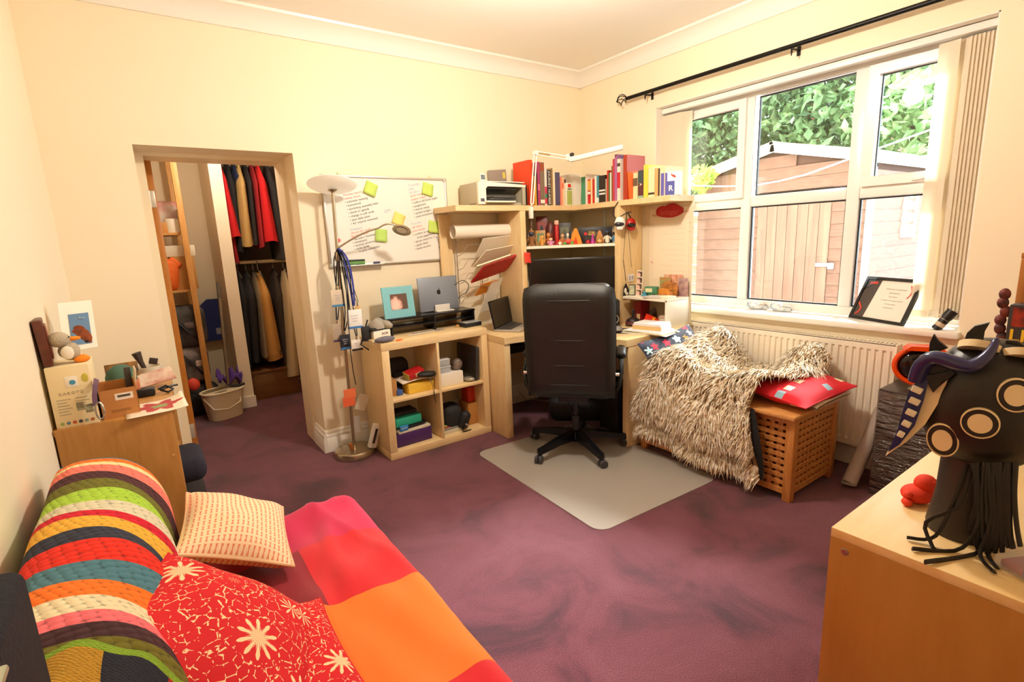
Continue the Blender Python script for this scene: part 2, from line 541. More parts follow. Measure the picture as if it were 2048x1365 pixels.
# ---------------------------------------------------------------- garden outside
m_ground = M('patio_concrete', '#8a867e', 0.9, var='#77756d', vs=3)
struct('ground', MB().bb((WW + 0.3, -8, -0.35), (22, 14, -0.30)), m_ground, label='pale patio outside the window')
SX, SY0, SY1 = 5.5, 2.05, 3.86
m_shed = wood('weathered_shed_board', '#5e453d', '#73594f', (6, 6, 40), 0.8, 2.0, 1.5)
m_shed2 = wood('weathered_shed_door_board', '#674d44', '#7c6458', (14, 14, 1), 0.8, 2.0, 1.5)
m_fascia = M('white_fascia_paint', '#eef0ee', 0.6)
zE = 1.98
zA = 2.19
shed = thing('garden_shed', 'brown timber garden shed with white roof edge beyond the window', 'shed', (SX, SY0, -0.3))
shed_mid = (SY1 - SY0) / 2
rng = random.Random(4)
part('shed_body', MB().prism([(0.02, 0), (SY1 - SY0 - 0.02, 0), (SY1 - SY0 - 0.02, zE + 0.29), (shed_mid, zA + 0.28), (0.02, zE + 0.29)], 0.03, 2.1, 'yz'), M('shed_core_brown', '#4a332c', 0.9), shed)
bh = 0.118
i = 0
z = 0.06
while z < zA + 0.3:
    top = z + bh
    if z < 2.06:
        spans = [(0.0, 0.32), (1.06, SY1 - SY0)]
    elif z < zE + 0.28:
        spans = [(0.0, SY1 - SY0)]
    else:
        k = (top - (zE + 0.28)) / (zA - zE)
        k = min(1.0, k)
        if k > 0.97:
            break
        spans = [(k * shed_mid, SY1 - SY0 - k * shed_mid)]
    for a, b in spans:
        part('board', MB().box((0.012, (a + b) / 2, z + bh / 2), (0.020, b - a, bh * 0.99), (0, 0.09, 0)), m_shed, shed)
    if z < zE + 0.16:
        part('board', MB().box((1.05, 0.0, z + bh / 2), (2.1, 0.020, bh * 0.99), (0.09, 0, 0)), m_shed, shed)
    z += bh
sd = part('door', MB().bb((0.006, 0.32, 0.06), (0.016, 1.06, 2.06)), m_shed2, shed)
for k in range(7):
    part('plank', MB().rbox((-0.002, 0.375 + k * 0.105, 1.06), (0.018, 0.101, 1.99), 0.003), m_shed2, sd)
part('hasp', MB().rbox((-0.022, 0.34, 1.32), (0.012, 0.17, 0.035), 0.004).rbox((-0.03, 0.28, 1.31), (0.03, 0.05, 0.06), 0.008), M('galvanised_hasp', '#e8e8e4', 0.4, 0.3), sd)
part('corner_trim', MB().rbox((-0.005, -0.005, 1.1), (0.05, 0.05, 2.2), 0.004), M('shed_trim', '#b59a90', 0.8), shed)
L_ = math.hypot(shed_mid, zA - zE)
for sgn in (1, -1):
    a_ = math.atan2(zA - zE, shed_mid) * sgn
    cy_, cz_ = shed_mid - sgn * shed_mid * 0.53, (zE + zA) / 2 + 0.32
    part('fascia', MB().box((-0.06, cy_, cz_ - 0.01), (0.03, L_ * 1.1, 0.09), (a_, 0, 0)), m_fascia, shed)
    part('roof', MB().box((1.05, cy_, cz_ + 0.03), (2.3, L_ * 1.1, 0.03), (a_, 0, 0)), M('roof_felt', '#9a9c98', 0.9), shed)
part('eaves_board', MB().box((1.05, -0.06, zE + 0.29), (2.3, 0.02, 0.08)), m_fascia, shed)
wn = part('window', frame_rect(MB(), 0, 1, 0, 1, 0.1, 0, 1).mesh('window'), M('shed_window_frame', '#c9a79a', 0.7), shed, loc=(0.75, -0.035, 1.55))
wn.data.transform(Matrix(((0, 0.34, 0, 0), (0.03, 0, 0, 0), (0, 0, 0.5, 0), (0, 0, 0, 1))))
part('window_pane', MB().bb((0.77, -0.012, 1.57), (1.07, -0.008, 2.03)), M('dark_shed_pane', '#6d7f7c', 0.1), shed)
# clothes line
cl = [at(1384, 371, 'x', 4.6), at(1430, 373, 'x', 4.6), at(1480, 372.5, 'x', 4.6), at(1515, 370, 'x', 4.6), at(1560, 362, 'x', 4.6), at(1610, 350, 'x', 4.6), at(1655, 334, 'x', 4.6), at(1760, 296, 'x', 4.6)]
cl = [cl[0] + (cl[0] - cl[2]) * 4] + cl + [cl[-1] + (cl[-1] - cl[-2]) * 3]
solo('clothes_line', MB().tube(cl, 0.006, 6), M('white_line', '#f4f4f0', 0.6), 'white washing line sagging across in front of the shed', 'washing line')
# fence to the left of the shed and a red-brown panel behind the trees
fence = thing('garden_fence', 'weathered horizontal board fence left of the shed', 'fence', (5.9, 3.95, -0.3))
m_fence = wood('grey_fence_board', '#8e8278', '#a99d93', (10, 1, 10), 0.85, 2)
for k in range(15):
    part('board', MB().box((0, 1.3, 0.08 + k * 0.125), (0.018, 2.7, 0.119), (0, 0.06, 0)), m_fence, fence)
for yy in (0.05, 1.4, 2.6):
    part('post', MB().bb((0.02, yy - 0.04, 0), (0.1, yy + 0.04, 1.98)), m_fence, fence)
rp = thing('red_outbuilding', 'red-brown timber outbuilding half hidden behind the trees', 'outbuilding', (9.6, 3.4, -0.3))
m_redb = wood('red_timber', '#8e2f24', '#a3443a', (20, 1, 20), 0.8)
for k in range(12):
    part('board', MB().bb((0, k * 0.135, 0), (0.03, k * 0.135 + 0.13, 3.55)), m_redb, rp)
part('body', MB().bb((0.03, 0, 0), (1.6, 1.62, 3.5)), m_redb, rp)
# trees: trunk + branches + leaf crown
def leaf_crown(blobs, count, size, seed):
    rn = random.Random(seed)
    mb = MB()
    tot = sum(b[1] ** 2 for b in blobs)
    for (c, r) in blobs:
        for _ in range(int(count * r * r / tot)):
            d = Vector((rn.gauss(0, 1), rn.gauss(0, 1), rn.gauss(0, 1))).normalized()
            p = Vector(c) + d * r * (rn.random() ** 0.45)
            n = Vector((rn.gauss(0, 1), rn.gauss(0, 1), rn.gauss(0.6, 1))).normalized()
            t = n.orthogonal().normalized()
            t = Matrix.Rotation(rn.uniform(0, 6.28), 3, n) @ t
            b = n.cross(t)
            s = size * rn.uniform(0.6, 1.3)
            mb._add([p - t * s, p + b * s * 0.55 + n * s * 0.15, p + t * s, p - b * s * 0.55 + n * s * 0.15], [(0, 1, 2), (0, 2, 3)])
    return mb
def leaf_mat(name, c1, c2):
    if name in MATS:
        return MATS[name]
    m, nt, b = new_mat(name)
    MATS[name] = m
    tc = nd(nt, 'ShaderNodeTexCoord')
    n = nd(nt, 'ShaderNodeTexNoise'); n.inputs['Scale'].default_value = 4.5; n.inputs['Detail'].default_value = 3
    nt.links.new(tc.outputs['Object'], n.inputs['Vector'])
    r = ramp(nt, [(0.38, c1), (0.62, c2)])
    nt.links.new(n.outputs['Fac'], r.inputs['Fac'])
    nt.links.new(r.outputs['Color'], b.inputs['Base Color'])
    b.inputs['Roughness'].default_value = 0.5
    tl = nd(nt, 'ShaderNodeBsdfTranslucent')
    nt.links.new(r.outputs['Color'], tl.inputs[0])
    mx = nd(nt, 'ShaderNodeMixShader'); mx.inputs[0].default_value = 0.4
    nt.links.new(b.outputs[0], mx.inputs[1]); nt.links.new(tl.outputs[0], mx.inputs[2])
    nt.links.new(mx.outputs[0], nt.nodes['Material Output'].inputs[0])
    return m
m_bark = M('tree_bark', '#5a4a3c', 0.9, var='#6f5d4c', vs=12, bump=0.4, bs=30)
def tree(name, label, base, h, blobs, count, size, mat, seed, trunk=0.09):
    t = thing(name, label, 'tree', base, group='trees beyond the shed')
    rn = random.Random(seed)
    pts = [(0, 0, 0)]
    for k in range(1, 6):
        pts.append((rn.uniform(-0.08, 0.08) * k, rn.uniform(-0.08, 0.08) * k, h * k / 5))
    part('trunk', MB().tube(pts, [trunk * (1 - 0.15 * k) for k in range(6)], 8), m_bark, t)
    for (c, r) in blobs:
        k = rn.randint(2, 4)
        part('branch', MB().tube([pts[k], (Vector(pts[k]) + Vector(c)) / 2 + Vector((0, 0, -0.1)), c], [0.035, 0.022, 0.008], 6), m_bark, t)
    o = part('leaves', leaf_crown(blobs, count, size, seed), mat, t, smooth=0)
    o['kind'] = 'stuff'
    return t
g1 = leaf_mat('leaves_mid_green', '#3f5c38', '#86a876')
g2 = leaf_mat('leaves_pale_green', '#6c9660', '#b4d0a0')
g3 = leaf_mat('leaves_dark_green', '#1f3a26', '#35583a')
g4 = leaf_mat('leaves_yellow_green', '#7aa040', '#d0bc48')
tree('ash_tree', 'tall mid green tree behind the shed, at the centre pane', (8.4, 4.2, -0.3), 3.4,
     [((0, 0.5, 2.9), 0.75), ((-0.2, -0.5, 3.0), 0.7), ((0.2, 1.4, 2.8), 0.7), ((0.1, 0.2, 3.7), 0.8), ((0.1, -0.75, 3.9), 0.55), ((0.3, 1.6, 3.9), 0.8)], 6500, 0.085, g1, 1)
tree('maple_tree', 'pale green leafy tree seen at the right top pane', (8.15, 2.15, -0.3), 3.2,
     [((-0.2, 0.75, 3.1), 0.5), ((0.0, 0.55, 3.7), 0.55), ((0, 0.35, 2.75), 0.45), ((0.4, 0.9, 4.2), 0.6)], 2600, 0.085, g2, 2)
tree('dark_conifer', 'dark green conifer at the right edge of the window', (9.2, 1.5, -0.3), 3.6,
     [((0.2, 0.3, 2.6), 0.75), ((0.2, 0.1, 3.6), 0.8), ((0.2, 0.9, 3.2), 0.65), ((0.2, -0.7, 2.9), 0.8), ((0.3, -0.6, 4.0), 0.8)], 6500, 0.07, g3, 3)
tree('golden_shrub', 'yellow-tipped leafy shrub beside the shed roof', (5.35, 4.35, -0.3), 1.9,
     [((-0.1, -0.15, 2.35), 0.28), ((0.0, 0.25, 2.5), 0.34), ((-0.1, 0.0, 1.9), 0.3), ((-0.15, -0.75, 2.25), 0.16), ((0.0, 0.7, 2.5), 0.35)], 1700, 0.055, g4, 4, 0.05)
tree('laurel_bush', 'dense pale bush filling the left pane beyond the blind', (5.6, 4.9, -0.3), 2.2,
     [((-0.2, 0.0, 1.9), 0.5), ((-0.1, 0.5, 2.4), 0.55), ((-0.1, 0.5, 1.4), 0.5), ((0.1, 0.9, 2.9), 0.55)], 2600, 0.075, g2, 5, 0.05)
tree('beech_tree', 'dark green tree behind the bush at the left pane', (8.2, 6.3, -0.3), 3.6,
     [((0, 0.2, 2.7), 0.8), ((0, 0.9, 3.3), 0.9), ((0, -0.5, 3.4), 0.7), ((0.3, 0.3, 4.2), 0.9)], 3800, 0.09, g1, 6)
tree('purple_leaf_tree', 'slim tree with reddish purple leaves in the right pane', (8.5, 2.05, -0.3), 2.6,
     [((0, 0.25, 2.75), 0.28), ((0, 0.15, 3.15), 0.3), ((0, 0.05, 2.3), 0.28)], 500, 0.07, leaf_mat('leaves_purple', '#7a4a4a', '#b58a86'), 7, 0.04)
# ================================================================ pendant lamps
lamp = thing('pendant_lamp', 'white glass pendant lamp hanging from the ceiling', 'lamp', (1.62, 1.755, CEIL))
part('ceiling_rose', MB().lathe([(0.05, 0), (0.05, -0.012), (0.03, -0.03), (0.008, -0.034)], 20), m_white, lamp)
part('cord', MB().cyl((0, 0, -0.03), (0, 0, -0.16), 0.004, n=6), m_white, lamp)
part('shade', MB().lathe([(0.02, -0.14), (0.06, -0.15), (0.12, -0.175), (0.155, -0.215), (0.16, -0.24)], 28, caps=False), M('opal_shade', '#fff6e6', 0.4, emit='#fff1dc', es=9.0), lamp)
part('bulb', MB().ball((0, 0, -0.20), (0.035, 0.035, 0.045)), M('bulb_glow', '#ffffff', 0.4, emit='#fff0d8', es=25.0), lamp)
lo = add_light('pendant_bulb_light', 'POINT', (1.62, 1.755, CEIL - 0.33), energy=LAMP_POWER, color=(1.0, 0.91, 0.78), shadow_soft_size=0.07)
clo = thing('closet_lamp', 'round closet ceiling lamp', 'lamp', (0.55, 4.45, 2.4))
part('base', MB().lathe([(0.09, 0), (0.09, -0.02), (0.07, -0.025)], 20), m_white, clo)
part('dome', MB().lathe([(0.085, -0.02), (0.08, -0.05), (0.05, -0.075), (0.0, -0.085)], 20), M('closet_dome', '#fff6e6', 0.4, emit='#ffe0b0', es=6.0), clo)
add_light('closet_bulb_light', 'POINT', (0.55, 4.45, 2.24), energy=20.0, color=(1.0, 0.90, 0.75), shadow_soft_size=0.06)
# ================================================================ large furniture
m_birch = wood('birch_veneer', '#dfbd86', '#ebd0a0', (8, 8, 1.2), 0.42, 0.6)
m_birch_h = wood('birch_veneer_flat', '#dfbd86', '#ebd0a0', (1.2, 8, 8), 0.42, 0.6)
m_beech = wood('beech_veneer', '#ad7636', '#be8846', (8, 8, 1.0), 0.45, 0.6)
m_maple = wood('maple_veneer_side', '#aa7633', '#ba8743', (5, 5, 0.8), 0.4, 0.5, 3)
m_maple_top = wood('maple_veneer_top', '#dfb878', '#ebcd96', (1.0, 6, 6), 0.38, 0.5, 3)
m_white_lam = M('white_laminate', '#efe6d2', 0.4)

# --- open cube shelf unit under the whiteboard
EX, EY, EW, EH, ED = 1.149, 3.07, 0.79, 0.785, 0.385
ex = thing('cube_shelf_unit', 'birch cube shelf unit with four open compartments under the whiteboard', 'shelf unit', (EX, EY, 0))
T_ = 0.05
part('top_panel', MB().rbox((EW / 2, ED / 2, EH - T_ / 2), (EW, ED, T_), 0.002), m_birch_h, ex)
part('bottom_panel', MB().rbox((EW / 2, ED / 2, T_ / 2), (EW, ED, T_), 0.002), m_birch_h, ex)
for xx in (T_ / 2, EW - T_ / 2):
    part('side_panel', MB().rbox((xx, ED / 2, EH / 2), (T_, ED, EH - 2 * T_), 0.002), m_birch, ex)
part('divider', MB().rbox((EW / 2, ED / 2, EH / 2), (0.018, ED - 0.004, EH - 2 * T_), 0.002), m_birch, ex)
CW = (EW - 2 * T_ - 0.018) / 2
for xx in (T_ + CW / 2, EW - T_ - CW / 2):
    part('shelf', MB().rbox((xx, ED / 2, EH / 2), (CW, ED - 0.004, 0.018), 0.002), m_birch_h, ex)
ZS0, ZS1 = T_, EH / 2 + 0.009

# --- corner desk
DZT = 0.735
desk = thing('corner_desk', 'birch corner desk standing in the corner of the room', 'desk', (0, 0, 0))
top_poly = [(1.95, 3.49), (1.95, 2.865), (2.0, 2.862), (2.12, 2.84), (2.24, 2.74), (2.33, 2.60), (2.39, 2.44), (2.42, 2.32), (2.44, 2.235), (2.45, 2.215), (3.12, 2.215), (3.12, 3.49)]
part('desktop', MB().prism(top_poly, DZT - 0.045, DZT), m_birch_h, desk)
part('side_panel', MB().rbox((1.976, 3.175, (DZT - 0.045) / 2), (0.05, 0.60, DZT - 0.045), 0.002), m_birch, desk)
part('side_panel', MB().rbox((2.79, 2.242, (DZT - 0.045) / 2), (0.64, 0.05, DZT - 0.045), 0.002), m_birch, desk)
part('back_panel', MB().bb((2.0, 3.44, 0.30), (3.1, 3.455, DZT - 0.045)), m_birch_h, desk)
part('cable_tray', MB().rbox((2.45, 3.36, 0.52), (0.7, 0.10, 0.06), 0.01), M('dark_tray', '#2c2a28', 0.6), desk)

# --- hutch with L shaped top shelf above the desk
HZ = 1.603
hutch = thing('desk_hutch', 'birch hutch with book shelf, toy shelf and pin-up panel above the corner desk', 'hutch', (0, 0, DZT))
part('top_shelf', MB().prism([(1.80, 3.49), (1.80, 3.165), (2.88, 3.165), (2.88, 2.235), (3.14, 2.235), (3.14, 3.49)], HZ - DZT, HZ + 0.038 - DZT), m_birch_h, hutch)
part('upright', MB().rbox((2.37, 3.315, (HZ - DZT) / 2), (0.048, 0.30, HZ - DZT - 0.001), 0.002), m_birch, hutch)
part('upright', MB().rbox((3.003, 2.70, (HZ - DZT) / 2), (0.246, 0.048, HZ - DZT - 0.001), 0.002), m_birch, hutch)
m_hback = M('hutch_back_grey', '#d6c9ad', 0.6)
part('back_panel', MB().bb((2.394, 3.474, 0), (3.12, 3.484, HZ - DZT)), m_hback, hutch)
part('back_panel', MB().bb((3.118, 2.724, 0), (3.128, 3.474, HZ - DZT)), m_hback, hutch)
part('bright_gap_strip', MB().rbox((3.112, 3.05, (HZ - DZT) / 2), (0.012, 0.02, HZ - DZT - 0.01), 0.003), M('painted_gap_light', '#dfe6e2', 0.4), hutch)  # pale strip painted in for the light slit between the back panels
part('mid_shelf', MB().prism([(2.396, 3.165), (2.88, 2.72), (3.115, 2.726), (3.115, 3.47), (2.396, 3.47)], 1.318 - DZT, 1.338 - DZT), m_white_lam, hutch)
part('pin_panel', MB().rbox((3.134, 2.455, (HZ - DZT) / 2 - 0.0), (0.016, 0.44, HZ - DZT - 0.001), 0.002), M('pale_pin_panel', '#e6d7b8', 0.55), hutch)
part('small_shelf', MB().rbox((3.00, 2.44, 0.205), (0.245, 0.40, 0.018), 0.002), m_white_lam, hutch)
part('small_shelf_side', MB().rbox((3.00, 2.2495, 0.105), (0.245, 0.018, 0.208), 0.002), m_white_lam, hutch)
part('end_post', MB().rbox((1.875, 3.478, 0.43), (0.10, 0.018, 0.86), 0.002), m_birch, hutch)

# --- low beech cabinet in the far left corner
LC = thing('beech_cabinet', 'low beech-veneer cabinet against the side wall, covered in clutter', 'cabinet', (LW - 0.006, 2.36, 0), -0.03)
part('side_panel', MB().rbox((0.17, 0.009, 0.40), (0.355, 0.018, 0.80), 0.004), m_beech, LC)
part('side_panel', MB().rbox((0.17, 0.80, 0.39), (0.355, 0.018, 0.78), 0.003), m_beech, LC)
part('top_panel', MB().rbox((0.17, 0.405, 0.788), (0.365, 0.80, 0.02), 0.003), m_beech, LC)
part('bottom_panel', MB().rbox((0.17, 0.405, 0.06), (0.34, 0.77, 0.02), 0.002), m_beech, LC)
part('shelf', MB().rbox((0.17, 0.405, 0.42), (0.34, 0.77, 0.018), 0.002), m_beech, LC)
part('back_panel', MB().bb((0.0, 0.02, 0.05), (0.008, 0.79, 0.77)), m_beech, LC)
part('screw_cap', MB().cyl((0.325, -0.001, 0.62), (0.325, 0.002, 0.62), 0.006, n=10), M('screw_tan', '#d9a860', 0.5), LC)

# --- big maple chest at the right, near the camera
CHX, CHY, CHZ = 1.068, 0.414, 0.80
chest = thing('maple_chest', 'large maple-veneer chest with pale top in the near right corner', 'chest', (CHX, CHY, 0))
part('top_panel', MB().rbox((0.42, -0.55, CHZ - 0.010), (0.84, 1.10, 0.020), 0.0015), m_maple_top, chest)
part('side_panel', MB().rbox((0.009, -0.55, (CHZ - 0.020) / 2), (0.018, 1.10, CHZ - 0.020), 0.001), m_maple, chest)
part('side_panel', MB().rbox((0.831, -0.55, (CHZ - 0.020) / 2), (0.018, 1.10, CHZ - 0.020), 0.001), m_maple, chest)
part('end_panel', MB().rbox((0.42, -0.009, (CHZ - 0.020) / 2), (0.80, 0.018, CHZ - 0.021), 0.001), m_maple, chest)
part('back_panel', MB().rbox((0.42, -1.09, (CHZ - 0.020) / 2), (0.80, 0.018, CHZ - 0.021), 0.001), m_maple, chest)
part('screw', MB().lathe([(0.0075, 0), (0.0075, 0.0012), (0.006, 0.002), (0.003, 0.002), (0.0025, 0.0008), (0, 0.0008)], 16, T=mtx((0, -0.028, CHZ - 0.042), (0, -PI / 2, 0))), M('steel_screw', '#a9a49c', 0.3, 0.9), chest)
part('plinth', MB().bb((0.02, -1.05, 0), (0.80, -0.03, 0.06)), m_maple, chest)

# --- tall bookcase at the far right, only its edge shows
tb = thing('oak_cabinet', 'oak storage cabinet on the chest at the right border of the picture', 'cabinet', (1.86, -0.10, CHZ))
m_oakedge = wood('oak_edge', '#9a5c1e', '#b8752e', (10, 10, 1.0), 0.4)
part('side_panel', MB().rbox((0.02, 0.425, 0.25), (0.044, 0.018, 0.50), 0.002), m_oakedge, tb)
part('door', MB().rbox((0.010, 0.20, 0.25), (0.018, 0.428, 0.498), 0.002), m_oakedge, tb)
part('side_panel', MB().rbox((0.02, -0.025, 0.25), (0.044, 0.018, 0.50), 0.002), m_oakedge, tb)
part('top_panel', MB().rbox((0.022, 0.20, 0.507), (0.048, 0.47, 0.014), 0.002), m_oakedge, tb)

# --- slatted storage bench (lattice sides)
BX0, BX1, BY0, BY1, BH = 2.545, 3.035, 1.190, 2.175, 0.475
m_acacia = wood('acacia_wood', '#b06c2c', '#cf9150', (12, 12, 1.5), 0.4)
m_acacia_h = wood('acacia_wood_flat', '#bf7d3c', '#dba465', (12, 1.5, 12), 0.35)
bench = thing('lattice_bench', 'wooden storage bench with lattice sides under the radiator', 'bench', (BX0, BY0, 0))
bw, bl = BX1 - BX0, BY1 - BY0
for xx in (0.022, bw - 0.022):
    for yy in (0.022, bl - 0.022):
        part('leg', MB().rbox((xx, yy, 0.2265), (0.044, 0.044, 0.453), 0.004), m_acacia, bench)
part('lid', MB().rbox((bw / 2 + 0.005, bl / 2, BH - 0.011), (bw + 0.075, bl + 0.02, 0.022), 0.005), m_acacia_h, bench)
def lattice(par, org, ax, length, h, z0, n_v, n_h):
    """frame rails, then each upright slat and each cross slat of one lattice side"""
    d = Vector((1, 0, 0)) if ax == 'x' else Vector((0, 1, 0))
    n = Vector((0, 1, 0)) if ax == 'x' else Vector((1, 0, 0))
    def slat(name, a0, a1, zz0, zz1, off, th):
        c = Vector(org) + d * ((a0 + a1) / 2) + n * off
        dm = (a1 - a0, th, zz1 - zz0) if ax == 'x' else (th, a1 - a0, zz1 - zz0)
        part(name, MB().rbox((c.x, c.y, (zz0 + zz1) / 2), dm, 0.0015, seg=1), m_acacia, par)
    slat('rail', 0.044, length - 0.044, z0, z0 + 0.03, 0, 0.018)
    slat('rail', 0.044, length - 0.044, z0 + h - 0.03, z0 + h, 0, 0.018)
    iw, ih = length - 0.088, h - 0.06
    pv, ph_ = iw / (n_v + 0.5), ih / (n_h + 0.5)
    for k in range(n_v):
        a = 0.044 + pv * (k + 0.5)
        slat('upright_slat', a, a + pv * 0.6, z0 + 0.03, z0 + h - 0.03, 0.003, 0.006)
    for k in range(n_h):
        zz = z0 + 0.03 + ph_ * (k + 0.5)
        slat('cross_slat', 0.044, length - 0.044, zz, zz + ph_ * 0.62, -0.003, 0.006)
lattice(bench, (0.016, 0, 0), 'y', bl, 0.415, 0.035, 20, 9)
lattice(bench, (0, 0.016, 0), 'x', bw, 0.415, 0.035, 9, 9)
part('back_board', MB().bb((bw - 0.02, 0.044, 0.04), (bw - 0.012, bl - 0.044, 0.45)), m_acacia, bench)
part('bottom_board', MB().bb((0.03, 0.03, 0.05), (bw - 0.03, bl - 0.03, 0.06)), m_acacia, bench)
part('foot_block', MB().bb((0.01, bl * 0.43, 0.0), (0.035, bl * 0.43 + 0.05, 0.035)), m_acacia, bench)
part('foot_block', MB().bb((0.01, bl * 0.50, 0.0), (0.035, bl * 0.50 + 0.05, 0.035)), m_acacia, bench)

# --- radiator
m_rad = M('radiator_enamel', '#f3e8d4', 0.35)
RY0, RY1, RZ0, RZ1 = 1.00, 2.38, 0.150, 0.762
rad = thing('radiator', 'cream ribbed panel radiator mounted under the window sill', 'radiator', (3.19, RY0, RZ0))
rl, rh = RY1 - RY0, RZ1 - RZ0
def rib(a, b):
    y = a * rl
    k = (y / 0.0365) % 1.0
    inset = 0.010 if 0.30 < k < 0.74 else 0.0
    edge = min(a, 1 - a) * rl
    zb = min(b, 1 - b) * rh
    if zb < 0.034 or edge < 0.02:
        inset = 0
    return (inset, y, b * rh)
NR = int(rl / 0.0365 * 8)
prof_b = [0, 0.03, 0.055, 0.075, 0.5, 0.925, 0.945, 0.97, 1]
mbr = MB()
def ribgrid(a, b):
    return rib(a, prof_b[round(b * 8)])
mbr.grid(ribgrid, NR, 8)
part('front_panel', mbr, m_rad, rad, smooth=30)
part('rear_panel', MB().bb((0.062, 0.0, 0.0), (0.072, rl, rh)), m_rad, rad)
for yy in (0.002, rl - 0.002):
    part('end_cap', MB().rbox((0.036, yy, rh / 2), (0.074, 0.006, rh), 0.002), m_rad, rad)
part('top_rail', MB().bb((0.0, 0, rh - 0.004), (0.010, rl, rh + 0.002)).bb((0.062, 0, rh - 0.004), (0.072, rl, rh + 0.002)), m_rad, rad)
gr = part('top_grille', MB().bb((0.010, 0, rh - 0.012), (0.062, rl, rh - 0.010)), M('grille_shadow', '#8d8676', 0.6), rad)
for k in range(66):
    part('grille_bar', MB().bb((0.010, 0.004 + k * 0.0208, rh - 0.010), (0.062, 0.0145 + k * 0.0208, rh + 0.001)), m_rad, gr)
part('bracket', MB().bb((0.07, 0.2, 0.1), (0.104, 0.24, 0.5)).bb((0.07, rl - 0.24, 0.1), (0.104, rl - 0.2, 0.5)), m_rad, rad)
part('pipe', MB().cyl((0.04, 0.03, -RZ0), (0.04, 0.03, 0.02), 0.008, n=8), M('copper_painted', '#efe6d4', 0.4), rad)
part('pipe', MB().cyl((0.04, rl - 0.03, -RZ0), (0.04, rl - 0.03, 0.02), 0.008, n=8), M('copper_painted', '#efe6d4', 0.4), rad)

# --- curtain pole
m_iron = M('black_iron', '#17140f', 0.4, 0.6)
pl = thing('curtain_pole', 'black metal curtain pole with a wire cage finial above the window', 'curtain pole', (3.21, 2.90, 2.417))
part('rod', MB().cyl((0, 0, 0), (0, -2.9, 0), 0.013, n=14), m_iron, pl)
fin = MB()
for k in range(4):
    pts = []
    for j in range(9):
        t = j / 8
        a = k * PI / 2 + t * PI * 0.9
        rr = 0.042 * math.sin(PI * min(max(t, 0.04), 0.97))
        pts.append((rr * math.cos(a), 0.01 + 0.095 * t, rr * math.sin(a)))
    fin.tube(pts, 0.0035, 6)
fin.cyl((0, -0.01, 0), (0, 0.014, 0), 0.012, n=12).ball((0, 0.108, 0), 0.007, 8, 6)
part('finial', fin, m_iron, pl)
for yy in (-0.17, -1.235, -2.75):
    bk = MB().cyl((0.084, yy, -0.006), (0.0, yy, -0.016), 0.006, n=8).rbox((0.081, yy, -0.005), (0.005, 0.022, 0.07), 0.004)
    bk.tube([(0.0, yy, -0.016 - 0.0), (-0.004, yy, -0.03), (0, yy, -0.05), (0.006, yy, -0.03), (0.004, yy, -0.018)], 0.003, 6)
    part('bracket', bk, m_iron, pl)

# --- vertical blind stacked at both ends of the window
def slat_mat():
    m, nt, b = new_mat('cream_blind_fabric')
    b.inputs['Base Color'].default_value = lin('#fbf3e4')
    b.inputs['Roughness'].default_value = 0.8
    tl = nd(nt, 'ShaderNodeBsdfTranslucent'); tl.inputs[0].default_value = lin('#fbf3e4')
    mx = nd(nt, 'ShaderNodeMixShader'); mx.inputs[0].default_value = 0.55
    nt.links.new(b.outputs[0], mx.inputs[1]); nt.links.new(tl.outputs[0], mx.inputs[2])
    nt.links.new(mx.outputs[0], nt.nodes['Material Output'].inputs[0])
    return m
m_slat = slat_mat()
vb = thing('vertical_blind', 'cream vertical blind drawn back to both sides of the window', 'blind', (3.375, 0, WZ1))
part('headrail', MB().rbox((0, (WY0 + WY1) / 2, -0.027), (0.045, WY1 - WY0 - 0.02, 0.036), 0.006), m_upvc, vb)
def slat_mesh(yaw, w=0.089):
    mb = MB()
    def f(a, b):
        x = (a - 0.5) * w
        return (0.004 * math.cos(a * PI) * 0 + 0.006 * (1 - (2 * a - 1) ** 2), x, -0.06 - b * (WZ1 - WZ0 - 0.125))
    mb.grid(f, 4, 1)
    mb.grid(lambda a, b: Vector(f(a, b)) + Vector((0.0015, 0, 0)), 4, 1)
    for bz in (0.985,):
        mb.box((0.004, 0, -0.06 - (WZ1 - WZ0 - 0.125) * bz), (0.004, w * 0.95, 0.035))
    mb.uv = {}
    return mb.mesh('slat')
sm = slat_mesh(0)
sm.materials.append(m_slat)
def put_slat(y, yaw, dx=0.0):
    o = D.objects.new('slat', sm)
    COL.objects.link(o)
    o.parent = vb
    o.location = (dx, y, 0)
    o.rotation_euler = (0, 0, yaw)
for k in range(9):
    put_slat(WY0 + 0.022 + k * 0.0155, math.radians(-27), 0.0)
put_slat(WY0 + 0.19, math.radians(-8), -0.02)
for k in range(13):
    put_slat(WY1 - 0.03 - k * 0.0150, math.radians(30), 0.0)
chain = MB()
for k in range(9):
    yy = WY0 + 0.022 + k * 0.0155
    chain.ball((-0.03, yy, -1.405 + 0.012 * (k % 2)), 0.004, 6, 4)
part('bottom_chain', chain, m_upvc, vb)

